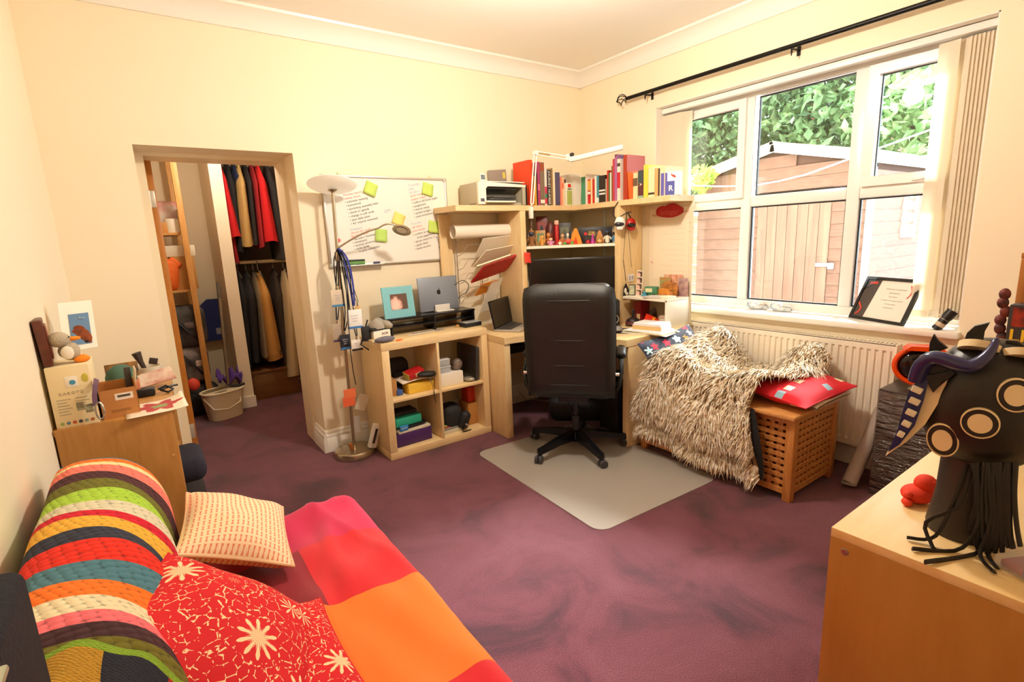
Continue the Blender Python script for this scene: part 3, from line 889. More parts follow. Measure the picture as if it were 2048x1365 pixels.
# --- whiteboard
WBX0, WBX1, WBZ0, WBZ1 = 1.015, 1.922, 1.262, 1.855
m_alu = M('satin_aluminium', '#cfc8bc', 0.35, 0.75)
m_wbd = M('whiteboard_enamel', '#f2ede4', 0.18)
wb = thing('whiteboard', 'framed whiteboard with handwritten lists hanging on the cream wall', 'whiteboard', (WBX0, BW, WBZ0))
ww_, wh_ = WBX1 - WBX0, WBZ1 - WBZ0
part('board', MB().bb((0.005, -0.012, 0.005), (ww_ - 0.005, -0.003, wh_ - 0.005)), m_wbd, wb)
for z_ in (0.007, wh_ - 0.007):
    part('frame_rail', MB().rbox((ww_ / 2, -0.011, z_), (ww_ - 0.03, 0.018, 0.014), 0.003), m_alu, wb)
for x_ in (0.007, ww_ - 0.007):
    part('frame_rail', MB().rbox((x_, -0.011, wh_ / 2), (0.014, 0.018, wh_ - 0.03), 0.003), m_alu, wb)
for x_ in (0.012, ww_ - 0.012):
    for z_ in (0.012, wh_ - 0.012):
        part('corner_cap', MB().rbox((x_, -0.011, z_), (0.03, 0.021, 0.03), 0.007), M('grey_corner_plastic', '#b9b3a8', 0.4), wb)
part('pen_tray', MB().rbox((ww_ * 0.22, -0.032, 0.004), (ww_ * 0.36, 0.05, 0.008), 0.002), m_alu, wb)
for x_ in (0.125, ww_ - 0.125):
    part('hanger_tab', MB().rbox((x_, -0.005, wh_ + 0.008), (0.022, 0.004, 0.022), 0.005), M('clear_tab', '#e9d9a8', 0.3), wb)

# --- floor lamp with reading arm
m_nickel = M('brushed_nickel', '#b5a68c', 0.28, 0.9)
FLX, FLY = 1.0, 3.345
fl = thing('floor_lamp', 'brushed nickel uplighter floor lamp with glass dish and side reading arm', 'floor lamp', (FLX, FLY, 0))
part('base', MB().lathe([(0.128, 0), (0.131, 0.003), (0.131, 0.036), (0.125, 0.044), (0.10, 0.048), (0.02, 0.052), (0.014, 0.07), (0.012, 0.07)], 48), m_nickel, fl)
part('pole', MB().tube([(0, 0, 0.05), (0.012, 0, 0.9), (0.035, 0, 1.745)], 0.0105, 14), m_nickel, fl)
part('joint_collar', MB().lathe([(0.015, -0.03), (0.017, -0.02), (0.017, 0.02), (0.015, 0.03)], 16, (0.022, 0, 1.335)), m_nickel, fl)
arm = []
p0, p3 = Vector((0.022, -0.01, 1.385)), Vector((0.385, -0.10, 1.52))
for k in range(15):
    t = k / 14
    p = p0.lerp(p3, t)
    p.z += 0.028 * math.sin(PI * t) + 0.03 * max(0, (t - 0.72) / 0.28) * (1 - max(0, (t - 0.72) / 0.28)) * 2
    arm.append(p)
part('reading_arm', MB().tube(arm, 0.0055, 10), m_nickel, fl)
hd = part('reading_head', MB().lathe([(0.0, 0.02), (0.012, 0.018), (0.03, 0.008), (0.058, -0.002), (0.062, -0.012), (0.056, -0.012), (0.03, -0.004), (0.0, -0.004)], 28, T=mtx((0.43, -0.105, 1.492), (-0.35, 0.45, 0))), m_nickel, fl)
part('reading_lens', MB().lathe([(0.0, -0.006), (0.034, -0.007), (0.036, -0.010), (0.0, -0.010)], 24, T=mtx((0.43, -0.105, 1.492), (-0.35, 0.45, 0))), M('frosted_lens', '#f1efe6', 0.4), hd)
m_dish = M('frosted_glass_dish', '#fbf3e2', 0.35, emit='#fff0d4', es=0.3)  # weak glow added so the glass dish looks whiter
part('glass_dish', MB().lathe([(0.0, 0.0), (0.03, 0.001), (0.09, 0.010), (0.135, 0.022), (0.150, 0.032), (0.148, 0.036), (0.13, 0.028), (0.088, 0.015), (0.03, 0.007), (0.0, 0.006)], 44, T=mtx((0.035, 0, 1.745), (-0.26, 0.12, 0))), m_dish, fl)
part('dish_holder', MB().lathe([(0.012, -0.01), (0.026, 0.0), (0.03, 0.006), (0.012, 0.012)], 20, (0.035, 0, 1.738)), m_nickel, fl)
# ================================================================ soft furnishings and chair
def uvmat(name, build, rough=0.85, bump=None):
    """material driven by the UV map; build(nt, uvsocket) returns a colour socket (and optionally a height socket)"""
    if name in MATS:
        return MATS[name]
    m, nt, b = new_mat(name)
    MATS[name] = m
    uv = nd(nt, 'ShaderNodeUVMap', uv_map='UVMap')
    res = build(nt, uv.outputs[0])
    col, h = res if isinstance(res, tuple) else (res, None)
    nt.links.new(col, b.inputs['Base Color'])
    b.inputs['Roughness'].default_value = rough
    if h is not None:
        bp = nd(nt, 'ShaderNodeBump')
        bp.inputs['Strength'].default_value = bump or 0.5
        bp.inputs['Distance'].default_value = 0.006
        nt.links.new(h, bp.inputs['Height'])
        nt.links.new(bp.outputs['Normal'], b.inputs['Normal'])
    return m
def math_node(nt, op, a, b=None):
    n = nd(nt, 'ShaderNodeMath', operation=op)
    for i, x in enumerate((a, b)):
        if x is None:
            continue
        if isinstance(x, (int, float)):
            n.inputs[i].default_value = x
        else:
            nt.links.new(x, n.inputs[i])
    return n.outputs[0]
def sep(nt, vec):
    s_ = nd(nt, 'ShaderNodeSeparateXYZ')
    nt.links.new(vec, s_.inputs[0])
    return s_.outputs[0], s_.outputs[1]
def mixc(nt, fac, a, b):
    n = nd(nt, 'ShaderNodeMix', data_type='RGBA')
    if isinstance(fac, (int, float)):
        n.inputs[0].default_value = fac
    else:
        nt.links.new(fac, n.inputs[0])
    for i, x in ((6, a), (7, b)):
        if isinstance(x, str):
            n.inputs[i].default_value = lin(x)
        else:
            nt.links.new(x, n.inputs[i])
    return n.outputs[2]
# --- sofa bed along the side wall
m_sofa = M('dark_sofa_fabric', '#3a2f33', 0.9, bump=0.2, bs=200)
SFY0, SFY1 = 0.18, 2.00
sofa = thing('sofa_bed', 'low sofa bed along the side wall under a striped throw', 'sofa', (LW, SFY0, 0))
sl = SFY1 - SFY0
part('base', MB().rbox((0.43, sl / 2, 0.11), (0.80, sl - 0.02, 0.20), 0.02), m_sofa, sofa)
part('seat_mattress', MB().rbox((0.435, sl / 2, 0.305), (0.84, sl - 0.006, 0.18), 0.05, seg=4), m_sofa, sofa)
bprof = [(0.012, 0.38), (0.012, 0.70), (0.03, 0.765), (0.075, 0.785), (0.13, 0.778), (0.19, 0.755), (0.24, 0.70), (0.268, 0.63), (0.275, 0.52), (0.275, 0.38)]
part('backrest', MB().prism(bprof, 0.01, sl - 0.015, 'xz'), m_sofa, sofa, smooth=60)
# --- patchwork cover on the seat
patches = ['#c8164a', '#d3121f', '#f2771a', '#f08a1e', '#8e0f22', '#b3161f', '#e8611a']
mats_p = [M('cover_patch_%d' % i, c, 0.9, bump=0.25, bs=420, sheen=0.2) for i, c in enumerate(patches)]
YB = [2.06, 1.70, 1.345, 0.93, 0.5, 0.10]
XB = [-0.06, 0.27, 0.62]
pick = {(0, 0): 1, (0, 1): 0, (1, 0): 4, (1, 1): 1, (2, 0): 3, (2, 1): 2, (3, 0): 4, (3, 1): 1, (4, 0): 2, (4, 1): 0}
rnd = random.Random(5)
def cover_pt(s, y):
    """s: arc length from the crease over the seat edge and down the front"""
    wv = 0.009 * math.sin(9 * y + 3 * s) + 0.005 * math.sin(23 * y - 14 * s) + 0.0045 * math.sin(40 * s + 11 * y) + 0.007 * math.exp(-((s - 0.22 - 0.35 * (y - 1.1)) / 0.018) ** 2) + 0.008 * math.exp(-((s - 0.50 + 0.25 * (y - 1.75)) / 0.014) ** 2)
    fold = 0.016 * math.exp(-((s - 0.42 - 0.10 * (y - 1.6)) / 0.025) ** 2) * max(0, math.sin((y - 1.25) * 4.2)) + 0.010 * math.exp(-((s - 0.30 + 0.05 * (y - 1.4)) / 0.02) ** 2)
    x = -0.045 + s
    z = 0.416 + wv * min(1, s * 8) + fold
    r = 0.06
    if s > 0.56:
        k = s - 0.56
        if k < r * 1.57:
            a = k / r
            x = 0.515 + r * math.sin(a)
            z = 0.416 + wv * (1 - a / 1.6) - r * (1 - math.cos(a))
        else:
            x = 0.575 + 0.012 * math.sin(12 * y)
            z = 0.356 - (k - r * 1.57)
    yy = y
    if y > SFY1 - 0.05:
        k = y - (SFY1 - 0.05)
        yy = SFY1 - 0.05 + 0.07 * math.sin(min(k / 0.07, 1.57))
        z -= 0.07 * (1 - math.cos(min(k / 0.07, 1.57))) + max(0, k - 0.11)
    return (x, yy, z)
mbc = MB()
idx = []
NSX, NSY = 60, 110
smax, yA, yB_ = 0.90, 2.20, 0.14
for j in range(NSY):
    for i in range(NSX):
        s = (i + 0.5) / NSX * smax
        y = yA + (yB_ - yA) * (j + 0.5) / NSY
        r_ = next((k for k in range(5) if y > YB[k + 1]), 4)
        c_ = 0 if s < 0.315 + 0.02 * (r_ % 2) else 1
        idx.append(pick[(r_, c_)])
mbc.grid(lambda a, b: cover_pt(a * smax, yA + (yB_ - yA) * b), NSX, NSY)
cov_o = solo('patchwork_cover', mbc, mats_p, 'red, pink and orange patchwork cover spread over the sofa seat', 'bed cover', smooth=60)
for p, k in zip(cov_o.data.polygons, idx):
    p.material_index = k
md = cov_o.modifiers.new('thick', 'SOLIDIFY'); md.thickness = 0.006; md.offset = 1
# --- crochet throw with stripes across the sofa back
tcol = ['#3f7590', '#f5761e', '#efd9a0', '#ef7a6a', '#4a2228', '#6b6a1c', '#a6cf3e', '#d9d2b4', '#d1152f', '#e8b03a', '#2c3142', '#df2a16', '#4a7a88', '#f5761e', '#e9dcb4', '#ee7078', '#3f1f26', '#6b6418', '#9ed13e', '#c2182e', '#e5ae34', '#262c3c', '#d8301c']
vbound = [898, 905, 911, 917, 930, 944, 968, 990, 1008, 1021, 1044, 1068, 1101, 1134, 1168, 1202, 1228, 1252, 1290, 1322, 1338, 1368, 1400]
ybound = [at(215 if v > 960 else 250, v, 'z', 0.80).y for v in vbound]
tprof = [(-0.300, 0.52), (-0.311, 0.68), (-0.300, 0.768), (-0.262, 0.798), (-0.20, 0.800), (-0.135, 0.777), (-0.080, 0.722), (-0.046, 0.645), (-0.036, 0.55), (-0.028, 0.462), (0.03, 0.438)]
def spline(pts, t):
    n = len(pts) - 1
    x = min(max(t, 0), 0.9999) * n
    i = int(x)
    f = x - i
    P0, P1, P2, P3 = (Vector(pts[max(0, min(n, i + k))]) for k in (-1, 0, 1, 2))
    return 0.5 * ((2 * P1) + (P2 - P0) * f + (2 * P0 - 5 * P1 + 4 * P2 - P3) * f * f + (-P0 + 3 * P1 - 3 * P2 + P3) * f ** 3)
TY1, TY0 = 2.045, 0.30
def throw_pt(a, b):
    y = TY1 + (TY0 - TY1) * b
    x, z = spline(tprof, a)
    k = max(0.0, (y - 1.93) / 0.115)
    z -= 0.055 * k * k * (1 if a > 0.25 else 0.4)
    near = max(0.0, (1.08 - y) / 0.3)
    z += 0.012 * math.sin(y * 17 + a * 5) * min(1, 0.3 + near) * (1 if a > 0.2 else 0.3)
    x += (0.008 * math.sin(y * 21 + a * 9) if a > 0.3 else 0)
    # stripes slant toward the viewer at the wall side
    return (x, y - 0.10 * (a - 0.4) ** 2, z)
NB = 260
mbt = MB()
mbt.grid(throw_pt, 44, NB)
m_knit = []
def knit_mat(i, c):
    m, nt, b = new_mat('crochet_yarn_%d' % i)
    uv = nd(nt, 'ShaderNodeUVMap', uv_map='UVMap')
    mp = nd(nt, 'ShaderNodeMapping'); mp.inputs['Scale'].default_value = (34, 95, 1); mp.inputs['Rotation'].default_value = (0, 0, 0.35)
    nt.links.new(uv.outputs[0], mp.inputs[0])
    w = nd(nt, 'ShaderNodeTexVoronoi'); w.inputs['Scale'].default_value = 1.0; w.inputs['Randomness'].default_value = 0.25
    nt.links.new(mp.outputs[0], w.inputs['Vector'])
    dark = tuple(v * 0.45 for v in lin(c)[:3])
    r = ramp(nt, [(0.30, c), (0.52, c), (0.72, dark)])
    nt.links.new(w.outputs['Distance'], r.inputs[0])
    nt.links.new(r.outputs[0], b.inputs['Base Color'])
    b.inputs['Roughness'].default_value = 0.95
    bp = nd(nt, 'ShaderNodeBump', invert=True); bp.inputs['Strength'].default_value = 0.9; bp.inputs['Distance'].default_value = 0.008
    nt.links.new(w.outputs['Distance'], bp.inputs['Height']); nt.links.new(bp.outputs[0], b.inputs['Normal'])
    return m
m_knit = [knit_mat(i, c) for i, c in enumerate(tcol)]
throw = solo('crochet_throw', mbt, m_knit, 'striped multicoloured crochet throw draped over the sofa back', 'throw', smooth=60)
for fi, p in enumerate(throw.data.polygons):
    b = (fi // 44 + 0.5) / NB
    y = TY1 + (TY0 - TY1) * b
    k = 0
    while k + 1 < len(ybound) and y < ybound[k + 1]:
        k += 1
    p.material_index = min(k, len(tcol) - 1)
md = throw.modifiers.new('thick', 'SOLIDIFY'); md.thickness = 0.010; md.offset = 1
# folded lower layer of the same throw, at the near end
def fold_pt(a, b):
    y = 0.955 - 0.22 * b + 0.02 * math.sin(a * 5)
    p = Vector(throw_pt(0.30 + 0.42 * a, (TY1 - y) / (TY1 - TY0)))
    return p + Vector((0.012 * a, 0, 0.022 + 0.006 * math.sin(a * 21 + b * 5)))
mbf = MB()
mbf.grid(fold_pt, 30, 16)
fold = part('folded_corner', mbf, [m_knit[9], m_knit[10], m_knit[11], m_knit[6]], throw, smooth=60)
for fi, p in enumerate(fold.data.polygons):
    a = (fi % 30) / 30
    p.material_index = 3 if (fi // 30) < 1 else (0 if a < 0.45 else (1 if a < 0.74 else 2))
md = fold.modifiers.new('thick', 'SOLIDIFY'); md.thickness = 0.012; md.offset = 1
# --- cushions on the sofa
def axes(c, xd, yd):
    x = Vector(xd).normalized()
    n = x.cross(Vector(yd)).normalized()
    y = n.cross(x)
    m = Matrix.Identity(4)
    for i in range(3):
        m[i][0], m[i][1], m[i][2], m[i][3] = x[i], y[i], n[i], c[i]
    return m
def print_mat(name, base, ink, scale, kind):
    def build(nt, uv):
        mp = nd(nt, 'ShaderNodeMapping'); mp.inputs['Scale'].default_value = scale
        nt.links.new(uv, mp.inputs[0])
        if kind == 'floral':
            v = nd(nt, 'ShaderNodeTexVoronoi'); v.inputs['Randomness'].default_value = 0.9
            nt.links.new(mp.outputs[0], v.inputs['Vector'])
            # petals: rings around each cell centre cut by an angular wave
            d = v.outputs['Distance']
            sub = nd(nt, 'ShaderNodeVectorMath', operation='SUBTRACT')
            nt.links.new(mp.outputs[0], sub.inputs[0]); nt.links.new(v.outputs['Position'], sub.inputs[1])
            sx_, sy_ = sep(nt, sub.outputs[0])
            ang = math_node(nt, 'ARCTAN2', sy_, sx_)
            pet = math_node(nt, 'COSINE', math_node(nt, 'MULTIPLY', ang, 10.0))
            rad_ = math_node(nt, 'ADD', math_node(nt, 'MULTIPLY', pet, 0.10), 0.27)
            inside = math_node(nt, 'LESS_THAN', d, rad_)
            hole = math_node(nt, 'GREATER_THAN', d, 0.09)
            split = math_node(nt, 'GREATER_THAN', math_node(nt, 'ABSOLUTE', pet), 0.28)
            fl_ = math_node(nt, 'MULTIPLY', math_node(nt, 'MULTIPLY', inside, hole), split)
            core = math_node(nt, 'LESS_THAN', d, 0.05)
            mp2 = nd(nt, 'ShaderNodeMapping'); mp2.inputs['Scale'].default_value = (scale[0] * 6, scale[1] * 6, 1)
            nt.links.new(uv, mp2.inputs[0])
            v2 = nd(nt, 'ShaderNodeTexVoronoi', feature='DISTANCE_TO_EDGE'); nt.links.new(mp2.outputs[0], v2.inputs['Vector'])
            v3 = nd(nt, 'ShaderNodeTexNoise'); v3.inputs['Scale'].default_value = 2.4; nt.links.new(mp2.outputs[0], v3.inputs['Vector'])
            vine = math_node(nt, 'MULTIPLY', math_node(nt, 'LESS_THAN', v2.outputs['Distance'], 0.035), math_node(nt, 'GREATER_THAN', v3.outputs['Fac'], 0.5))
            outside = math_node(nt, 'GREATER_THAN', d, 0.40)
            f = math_node(nt, 'MAXIMUM', math_node(nt, 'MAXIMUM', fl_, core), math_node(nt, 'MULTIPLY', vine, outside))
        elif kind == 'rows':
            x_, y_ = sep(nt, mp.outputs[0])
            t1 = math_node(nt, 'FRACT', x_)
            t2 = math_node(nt, 'FRACT', y_)
            wv_ = math_node(nt, 'ADD', math_node(nt, 'MULTIPLY', math_node(nt, 'ABSOLUTE', math_node(nt, 'SUBTRACT', t2, 0.5)), 0.5), 0.09)
            f = math_node(nt, 'MULTIPLY', math_node(nt, 'LESS_THAN', math_node(nt, 'ABSOLUTE', math_node(nt, 'SUBTRACT', t1, 0.5)), wv_), math_node(nt, 'LESS_THAN', math_node(nt, 'ABSOLUTE', math_node(nt, 'SUBTRACT', t2, 0.5)), 0.36))
        return mixc(nt, f, base, ink)
    return uvmat(name, build)
m_cream_print = print_mat('cream_triangle_print', '#f3d8b0', '#e08a66', (22, 15, 1), 'rows')
m_red_floral = print_mat('red_floral_print', '#d0101c', '#f3d6a6', (3.0, 3.0, 1), 'floral')
def piping(w, h, pinch=0.10, r=0.004):
    pts = []
    for k in range(60):
        t = k / 60 * 4
        e, f = int(t), t - int(t)
        u_ = 2 * f - 1
        x, y = [(u_, -1), (1, u_), (-u_, 1), (-1, -u_)][e]
        pts.append((x * (1 - pinch * (1 - abs(y) ** 2) * abs(x) ** 3) * w / 2, y * (1 - pinch * (1 - abs(x) ** 2) * abs(y) ** 3) * h / 2, 0))
    return MB().tube(pts, r, 6, closed=True)
def cushion(name, label, w, h, t, mat, pip, c, xd, yd, seed, group=None, pinch=0.10, wob=0.012):
    o = thing(name, label, 'cushion', group=group)
    o.matrix_world = axes(c, xd, yd)
    part('cover', cushion_mb(w, h, t, 20, pinch, seed, wob), mat, o, smooth=70)
    if pip:
        part('piping', piping(w, h, pinch), pip, o)
    return o
m_pip_c = M('cream_piping', '#e6b98c', 0.9, bump=0.3, bs=300)
m_pip_r = M('red_piping', '#cf1a22', 0.9)
A1, B1, C1, E1 = at(360, 985, 'z', 0.60), at(556, 1026, 'z', 0.45), at(600, 1150, 'z', 0.44), at(378, 1150, 'z', 0.56)
c1 = (A1 + B1 + C1 + E1) / 4
cushion('cream_cushion', 'cream cushion with rows of small orange triangles leaning on the throw', (B1 - A1 + C1 - E1).length / 2 * 1.02, 0.40, 0.13, m_cream_print, m_pip_c, c1 + Vector((0, 0, 0.025)), (B1 - A1) + (C1 - E1), (A1 - E1) + (B1 - C1), 3, pinch=0.06)
A2, B2, D2 = at(345, 1135, 'z', 0.66), at(575, 1330, 'z', 0.50), at(335, 1400, 'z', 0.66)
c2 = at(448, 1290, 'z', 0.585)
cushion('red_floral_cushion', 'red cushion with cream flower print at the near end of the sofa', 0.41, 0.43, 0.15, m_red_floral, m_pip_r, c2, (0.27, -0.12, -0.22), (0.12, 0.34, -0.02), 7, pinch=0.05)
cushion('red_floral_cushion', 'second red floral cushion tucked under the first, only its right edge showing', 0.36, 0.36, 0.10, m_red_floral, m_pip_r, at(520, 1345, 'z', 0.475) , (0.34, 0.0, -0.02), (0.0, 0.36, 0.0), 9, pinch=0.05)
# navy jacket and tablet at the very left edge
nj = thing('navy_jacket', 'dark navy jacket folded on the sofa back at the left picture edge', 'jacket', (-0.318, 0.38, 0.812))
part('cloth', MB().rbox((0.068, 0.25, 0.10), (0.136, 0.50, 0.20), 0.02, seg=4), M('navy_cloth', '#10131f', 0.9, bump=0.3, bs=150), nj, smooth=60)
part('collar', MB().rbox((0.05, 0.42, 0.185), (0.07, 0.08, 0.02), 0.009, seg=3), M('navy_cloth', '#10131f', 0.9), nj)
q = at(4, 1342, 'y', 0.60)
solo('phone', MB().rbox((0, 0, 0), (0.05, 0.10, 0.008), 0.003), M('pale_metal_edge', '#b6bfae', 0.3, 0.6), 'thin pale phone edge poking in at the bottom left corner', 'phone', q + Vector((-0.022, -0.04, -0.004)))

# --- office chair
m_leath = M('black_leather', '#100e0c', 0.5, var='#171411', vs=8, bump=0.12, bs=180)
m_blackm = M('black_lacquer_metal', '#121318', 0.25, 0.3)
m_blackp = M('black_plastic', '#16161a', 0.45)
CHR = math.radians(-49)
ch = thing('office_chair', 'black leather swivel office chair pushed toward the corner desk', 'chair', (2.20, 2.43, 0), CHR)
def slab(w, z0, z1, y0, t, bulge, lean, n=18, m_=20, topr=0.05):
    mb = MB()
    def f(side):
        def g(a, b):
            x = 2 * a - 1
            zz = z0 + (z1 - z0) * b
            e = (1 - abs(x) ** 6) * (1 - abs(2 * b - 1) ** 8)
            wx = w / 2 * (1 - 0.05 * max(0, (b - 0.85) / 0.15) ** 2 - 0.03 * (1 - b) ** 3)
            th = t / 2 * (max(e, 0) ** 0.5)
            yy = y0 - lean * (b - 0.2) + side * (th + (bulge * math.sin(b * PI) if side > 0 else 0)) - 0.02 * x * x * (1 if side < 0 else -1.2)
            zt = zz + 0.025 * (1 - x * x) * max(0, (b - 0.8) / 0.2)
            return (x * wx, yy, zt)
        return g
    mb.grid(f(1), n, m_)
    mb.grid(lambda a, b: f(-1)(1 - a, b), n, m_)
    return mb
back = part('backrest', slab(0.545, 0.435, 1.11, -0.225, 0.115, 0.02, 0.06), m_leath, ch, smooth=70)
for bz in (0.16, 0.335, 0.56, 0.905):
    z_ = 0.415 + 0.69 * bz
    y_ = -0.225 - 0.06 * (bz - 0.2) - 0.0575
    pts = [(-0.262 + 0.524 * k / 12, y_ - 0.0015 + 0.02 * (0 - (2 * k / 12 - 1) ** 2) * -1 + (0.028 if k in (0, 12) else 0), z_) for k in range(13)]
    part('seam', MB().tube(pts, 0.0022, 5), M('black_piping', '#0b0a09', 0.5), back)
part('headrest_pad', MB().rbox((0, -0.235, 1.075), (0.50, 0.135, 0.11), 0.055, seg=5), m_leath, ch, smooth=70)
part('seat', slab(0.52, -0.24, 0.26, 0, 0.115, 0.0, 0.0).mesh('seat'), m_leath, ch, loc=(0, 0, 0.475), rot=(-PI / 2, 0, 0), smooth=70)
for sx in (-1, 1):
    a_ = MB().rbox((sx * 0.295, 0.02, 0.675), (0.062, 0.26, 0.05), 0.024, seg=4, rot=(0.06, 0, 0))
    ar = part('armrest', a_, m_leath, ch, smooth=70)
    part('arm_support', MB().tube([(sx * 0.295, 0.12, 0.655), (sx * 0.30, 0.15, 0.56), (sx * 0.29, 0.10, 0.45), (sx * 0.24, 0.05, 0.42)], 0.016, 10).tube([(sx * 0.295, -0.08, 0.655), (sx * 0.30, -0.17, 0.58), (sx * 0.285, -0.19, 0.50), (sx * 0.262, -0.2, 0.47)], 0.014, 10), m_blackm, ar)
    part('arm_bolt', MB().cyl((sx * 0.268, -0.235, 0.585), (sx * 0.290, -0.235, 0.585), 0.011, n=12), M('chrome_bolt', '#c9c4ba', 0.2, 0.9), ar)
part('mechanism', MB().rbox((0, 0.0, 0.385), (0.20, 0.24, 0.06), 0.015), m_blackp, ch)
part('gas_lift', MB().cyl((0, 0, 0.10), (0, 0, 0.24), 0.027, n=16).cyl((0, 0, 0.22), (0, 0, 0.37), 0.018, n=16), m_blackp, ch)
part('hub', MB().lathe([(0.0, 0.065), (0.045, 0.065), (0.05, 0.085), (0.045, 0.13), (0.03, 0.14), (0, 0.14)], 20), m_blackm, ch)
for k in range(5):
    a = math.radians(-177 + 72 * k) - CHR
    T = mtx((0, 0, 0), (0, 0, a))
    leg = MB()
    prof = [(0.03, 0.075, 0.135, 0.028), (0.16, 0.078, 0.122, 0.025), (0.29, 0.066, 0.098, 0.022), (0.335, 0.060, 0.092, 0.020)]
    vs, fs = [], []
    for (x, z0_, z1_, hw) in prof:
        vs += [(x, -hw, z0_), (x, hw, z0_), (x, hw * 0.8, z1_), (x, -hw * 0.8, z1_)]
    for i in range(3):
        for j in range(4):
            fs.append((i * 4 + j, i * 4 + (j + 1) % 4, i * 4 + 4 + (j + 1) % 4, i * 4 + 4 + j))
    fs += [(3, 2, 1, 0), (12, 13, 14, 15)]
    leg._add(vs, fs, T)
    leg.cyl((0.328, 0, 0.045), (0.328, 0, 0.088), 0.014, n=10, T=T)
    lg = part('base_leg', leg, m_blackm, ch)
    ca = MB()
    for sy in (-1, 1):
        ca.lathe([(0.006, -0.010), (0.022, -0.010), (0.0265, -0.006), (0.0265, 0.006), (0.022, 0.010), (0.006, 0.010)], 18, T=T @ mtx((0.332, 0, 0.0275), (0, 0, 0.5 + k)) @ mtx((0.008, sy * 0.014, 0), (PI / 2, 0, 0)))
    ca.rbox((0.330, 0, 0.042), (0.034, 0.022, 0.022), 0.006, T=T)
    part('caster', ca, M('grey_caster', '#34343a', 0.5), lg)

# --- transparent chair mat
def mat_mat():
    m, nt, b = new_mat('clear_pvc_mat')
    b.inputs['Base Color'].default_value = lin('#c6bdb2')
    b.inputs['Roughness'].default_value = 0.28
    b.inputs['Alpha'].default_value = 0.5
    b.inputs['Coat Weight'].default_value = 0.6
    b.inputs['Coat Roughness'].default_value = 0.2
    tc = nd(nt, 'ShaderNodeTexCoord')
    n = nd(nt, 'ShaderNodeTexNoise'); n.inputs['Scale'].default_value = 7
    nt.links.new(tc.outputs['Object'], n.inputs['Vector'])
    bp = nd(nt, 'ShaderNodeBump'); bp.inputs['Strength'].default_value = 0.06; bp.inputs['Distance'].default_value = 0.01
    nt.links.new(n.outputs['Fac'], bp.inputs['Height']); nt.links.new(bp.outputs[0], b.inputs['Normal'])
    return m
mc = [at(1200, 1066, 'z', 0.004), at(1437, 957, 'z', 0.004)]
ex_ = (mc[1] - mc[0]).normalized()
ey_ = Vector((-ex_.y, ex_.x, 0))
wm_, lm_ = (mc[1] - mc[0]).length, 1.20
poly = []
for (cx_, cy_, a0) in ((0.07, 0.07, PI), (wm_ - 0.07, 0.07, 1.5 * PI), (wm_ - 0.07, lm_ - 0.07, 0), (0.07, lm_ - 0.07, 0.5 * PI)):
    for k in range(7):
        a = a0 + k / 6 * PI / 2
        q = mc[0] + ex_ * (cx_ + 0.07 * math.cos(a)) + ey_ * (cy_ + 0.07 * math.sin(a))
        poly.append((q.x, q.y))
solo('chair_mat', MB().prism(poly, 0.001, 0.0045), mat_mat(), 'clear plastic chair mat lying on the purple carpet', 'chair mat')

# --- bench cushions and shaggy throw
def flowers_mat():
    def build(nt, uv):
        mp = nd(nt, 'ShaderNodeMapping'); mp.inputs['Scale'].default_value = (6, 5, 1); nt.links.new(uv, mp.inputs[0])
        v = nd(nt, 'ShaderNodeTexVoronoi'); v.inputs['Randomness'].default_value = 0.35; nt.links.new(mp.outputs[0], v.inputs['Vector'])
        sub = nd(nt, 'ShaderNodeVectorMath', operation='SUBTRACT'); nt.links.new(mp.outputs[0], sub.inputs[0]); nt.links.new(v.outputs['Position'], sub.inputs[1])
        sx_, sy_ = sep(nt, sub.outputs[0])
        pet = math_node(nt, 'COSINE', math_node(nt, 'MULTIPLY', math_node(nt, 'ARCTAN2', sy_, sx_), 5.0))
        rr = math_node(nt, 'ADD', math_node(nt, 'MULTIPLY', pet, 0.07), 0.33)
        d = v.outputs['Distance']
        hue = nd(nt, 'ShaderNodeSeparateColor'); nt.links.new(v.outputs['Color'], hue.inputs[0])
        r = ramp(nt, [(0.0, '#e01830'), (0.2, '#f0f0e4'), (0.4, '#3fa06a'), (0.55, '#e8a030'), (0.7, '#c81a3a'), (0.85, '#b8dce8')], 'CONSTANT')
        nt.links.new(hue.outputs[0], r.inputs[0])
        c = mixc(nt, math_node(nt, 'LESS_THAN', d, rr), '#262a3c', r.outputs[0])
        return mixc(nt, math_node(nt, 'LESS_THAN', d, 0.11), c, '#f3d860')
    return uvmat('navy_flower_print', build)
def toys_print():
    def build(nt, uv):
        mp = nd(nt, 'ShaderNodeMapping'); mp.inputs['Scale'].default_value = (6.0, 5.0, 1); nt.links.new(uv, mp.inputs[0])
        v = nd(nt, 'ShaderNodeTexVoronoi', distance='CHEBYCHEV'); v.inputs['Randomness'].default_value = 0.7; nt.links.new(mp.outputs[0], v.inputs['Vector'])
        hue = nd(nt, 'ShaderNodeSeparateColor'); nt.links.new(v.outputs['Color'], hue.inputs[0])
        r = ramp(nt, [(0.0, '#f2e2c0'), (0.35, '#8fb0c0'), (0.5, '#f2e2c0'), (0.75, '#e8c8a0'), (0.9, '#e2909a')], 'CONSTANT')
        nt.links.new(hue.outputs[0], r.inputs[0])
        return mixc(nt, math_node(nt, 'LESS_THAN', v.outputs['Distance'], 0.30), '#d3182a', r.outputs[0])
    return uvmat('red_patch_print', build)
cushion('navy_flower_cushion', 'navy cushion with colourful flowers leaning on the desk end', 0.54, 0.44, 0.10, flowers_mat(), M('navy_piping', '#2a3058', 0.8), (2.785, 2.035, 0.565), (1, 0.03, 0.10), (0, 0.26, 0.34), 11, pinch=0.05)
rc = [at(1512, 792, 'z', 0.535), at(1622, 812, 'z', 0.525), at(1706, 775, 'z', 0.545), at(1630, 740, 'z', 0.56)]
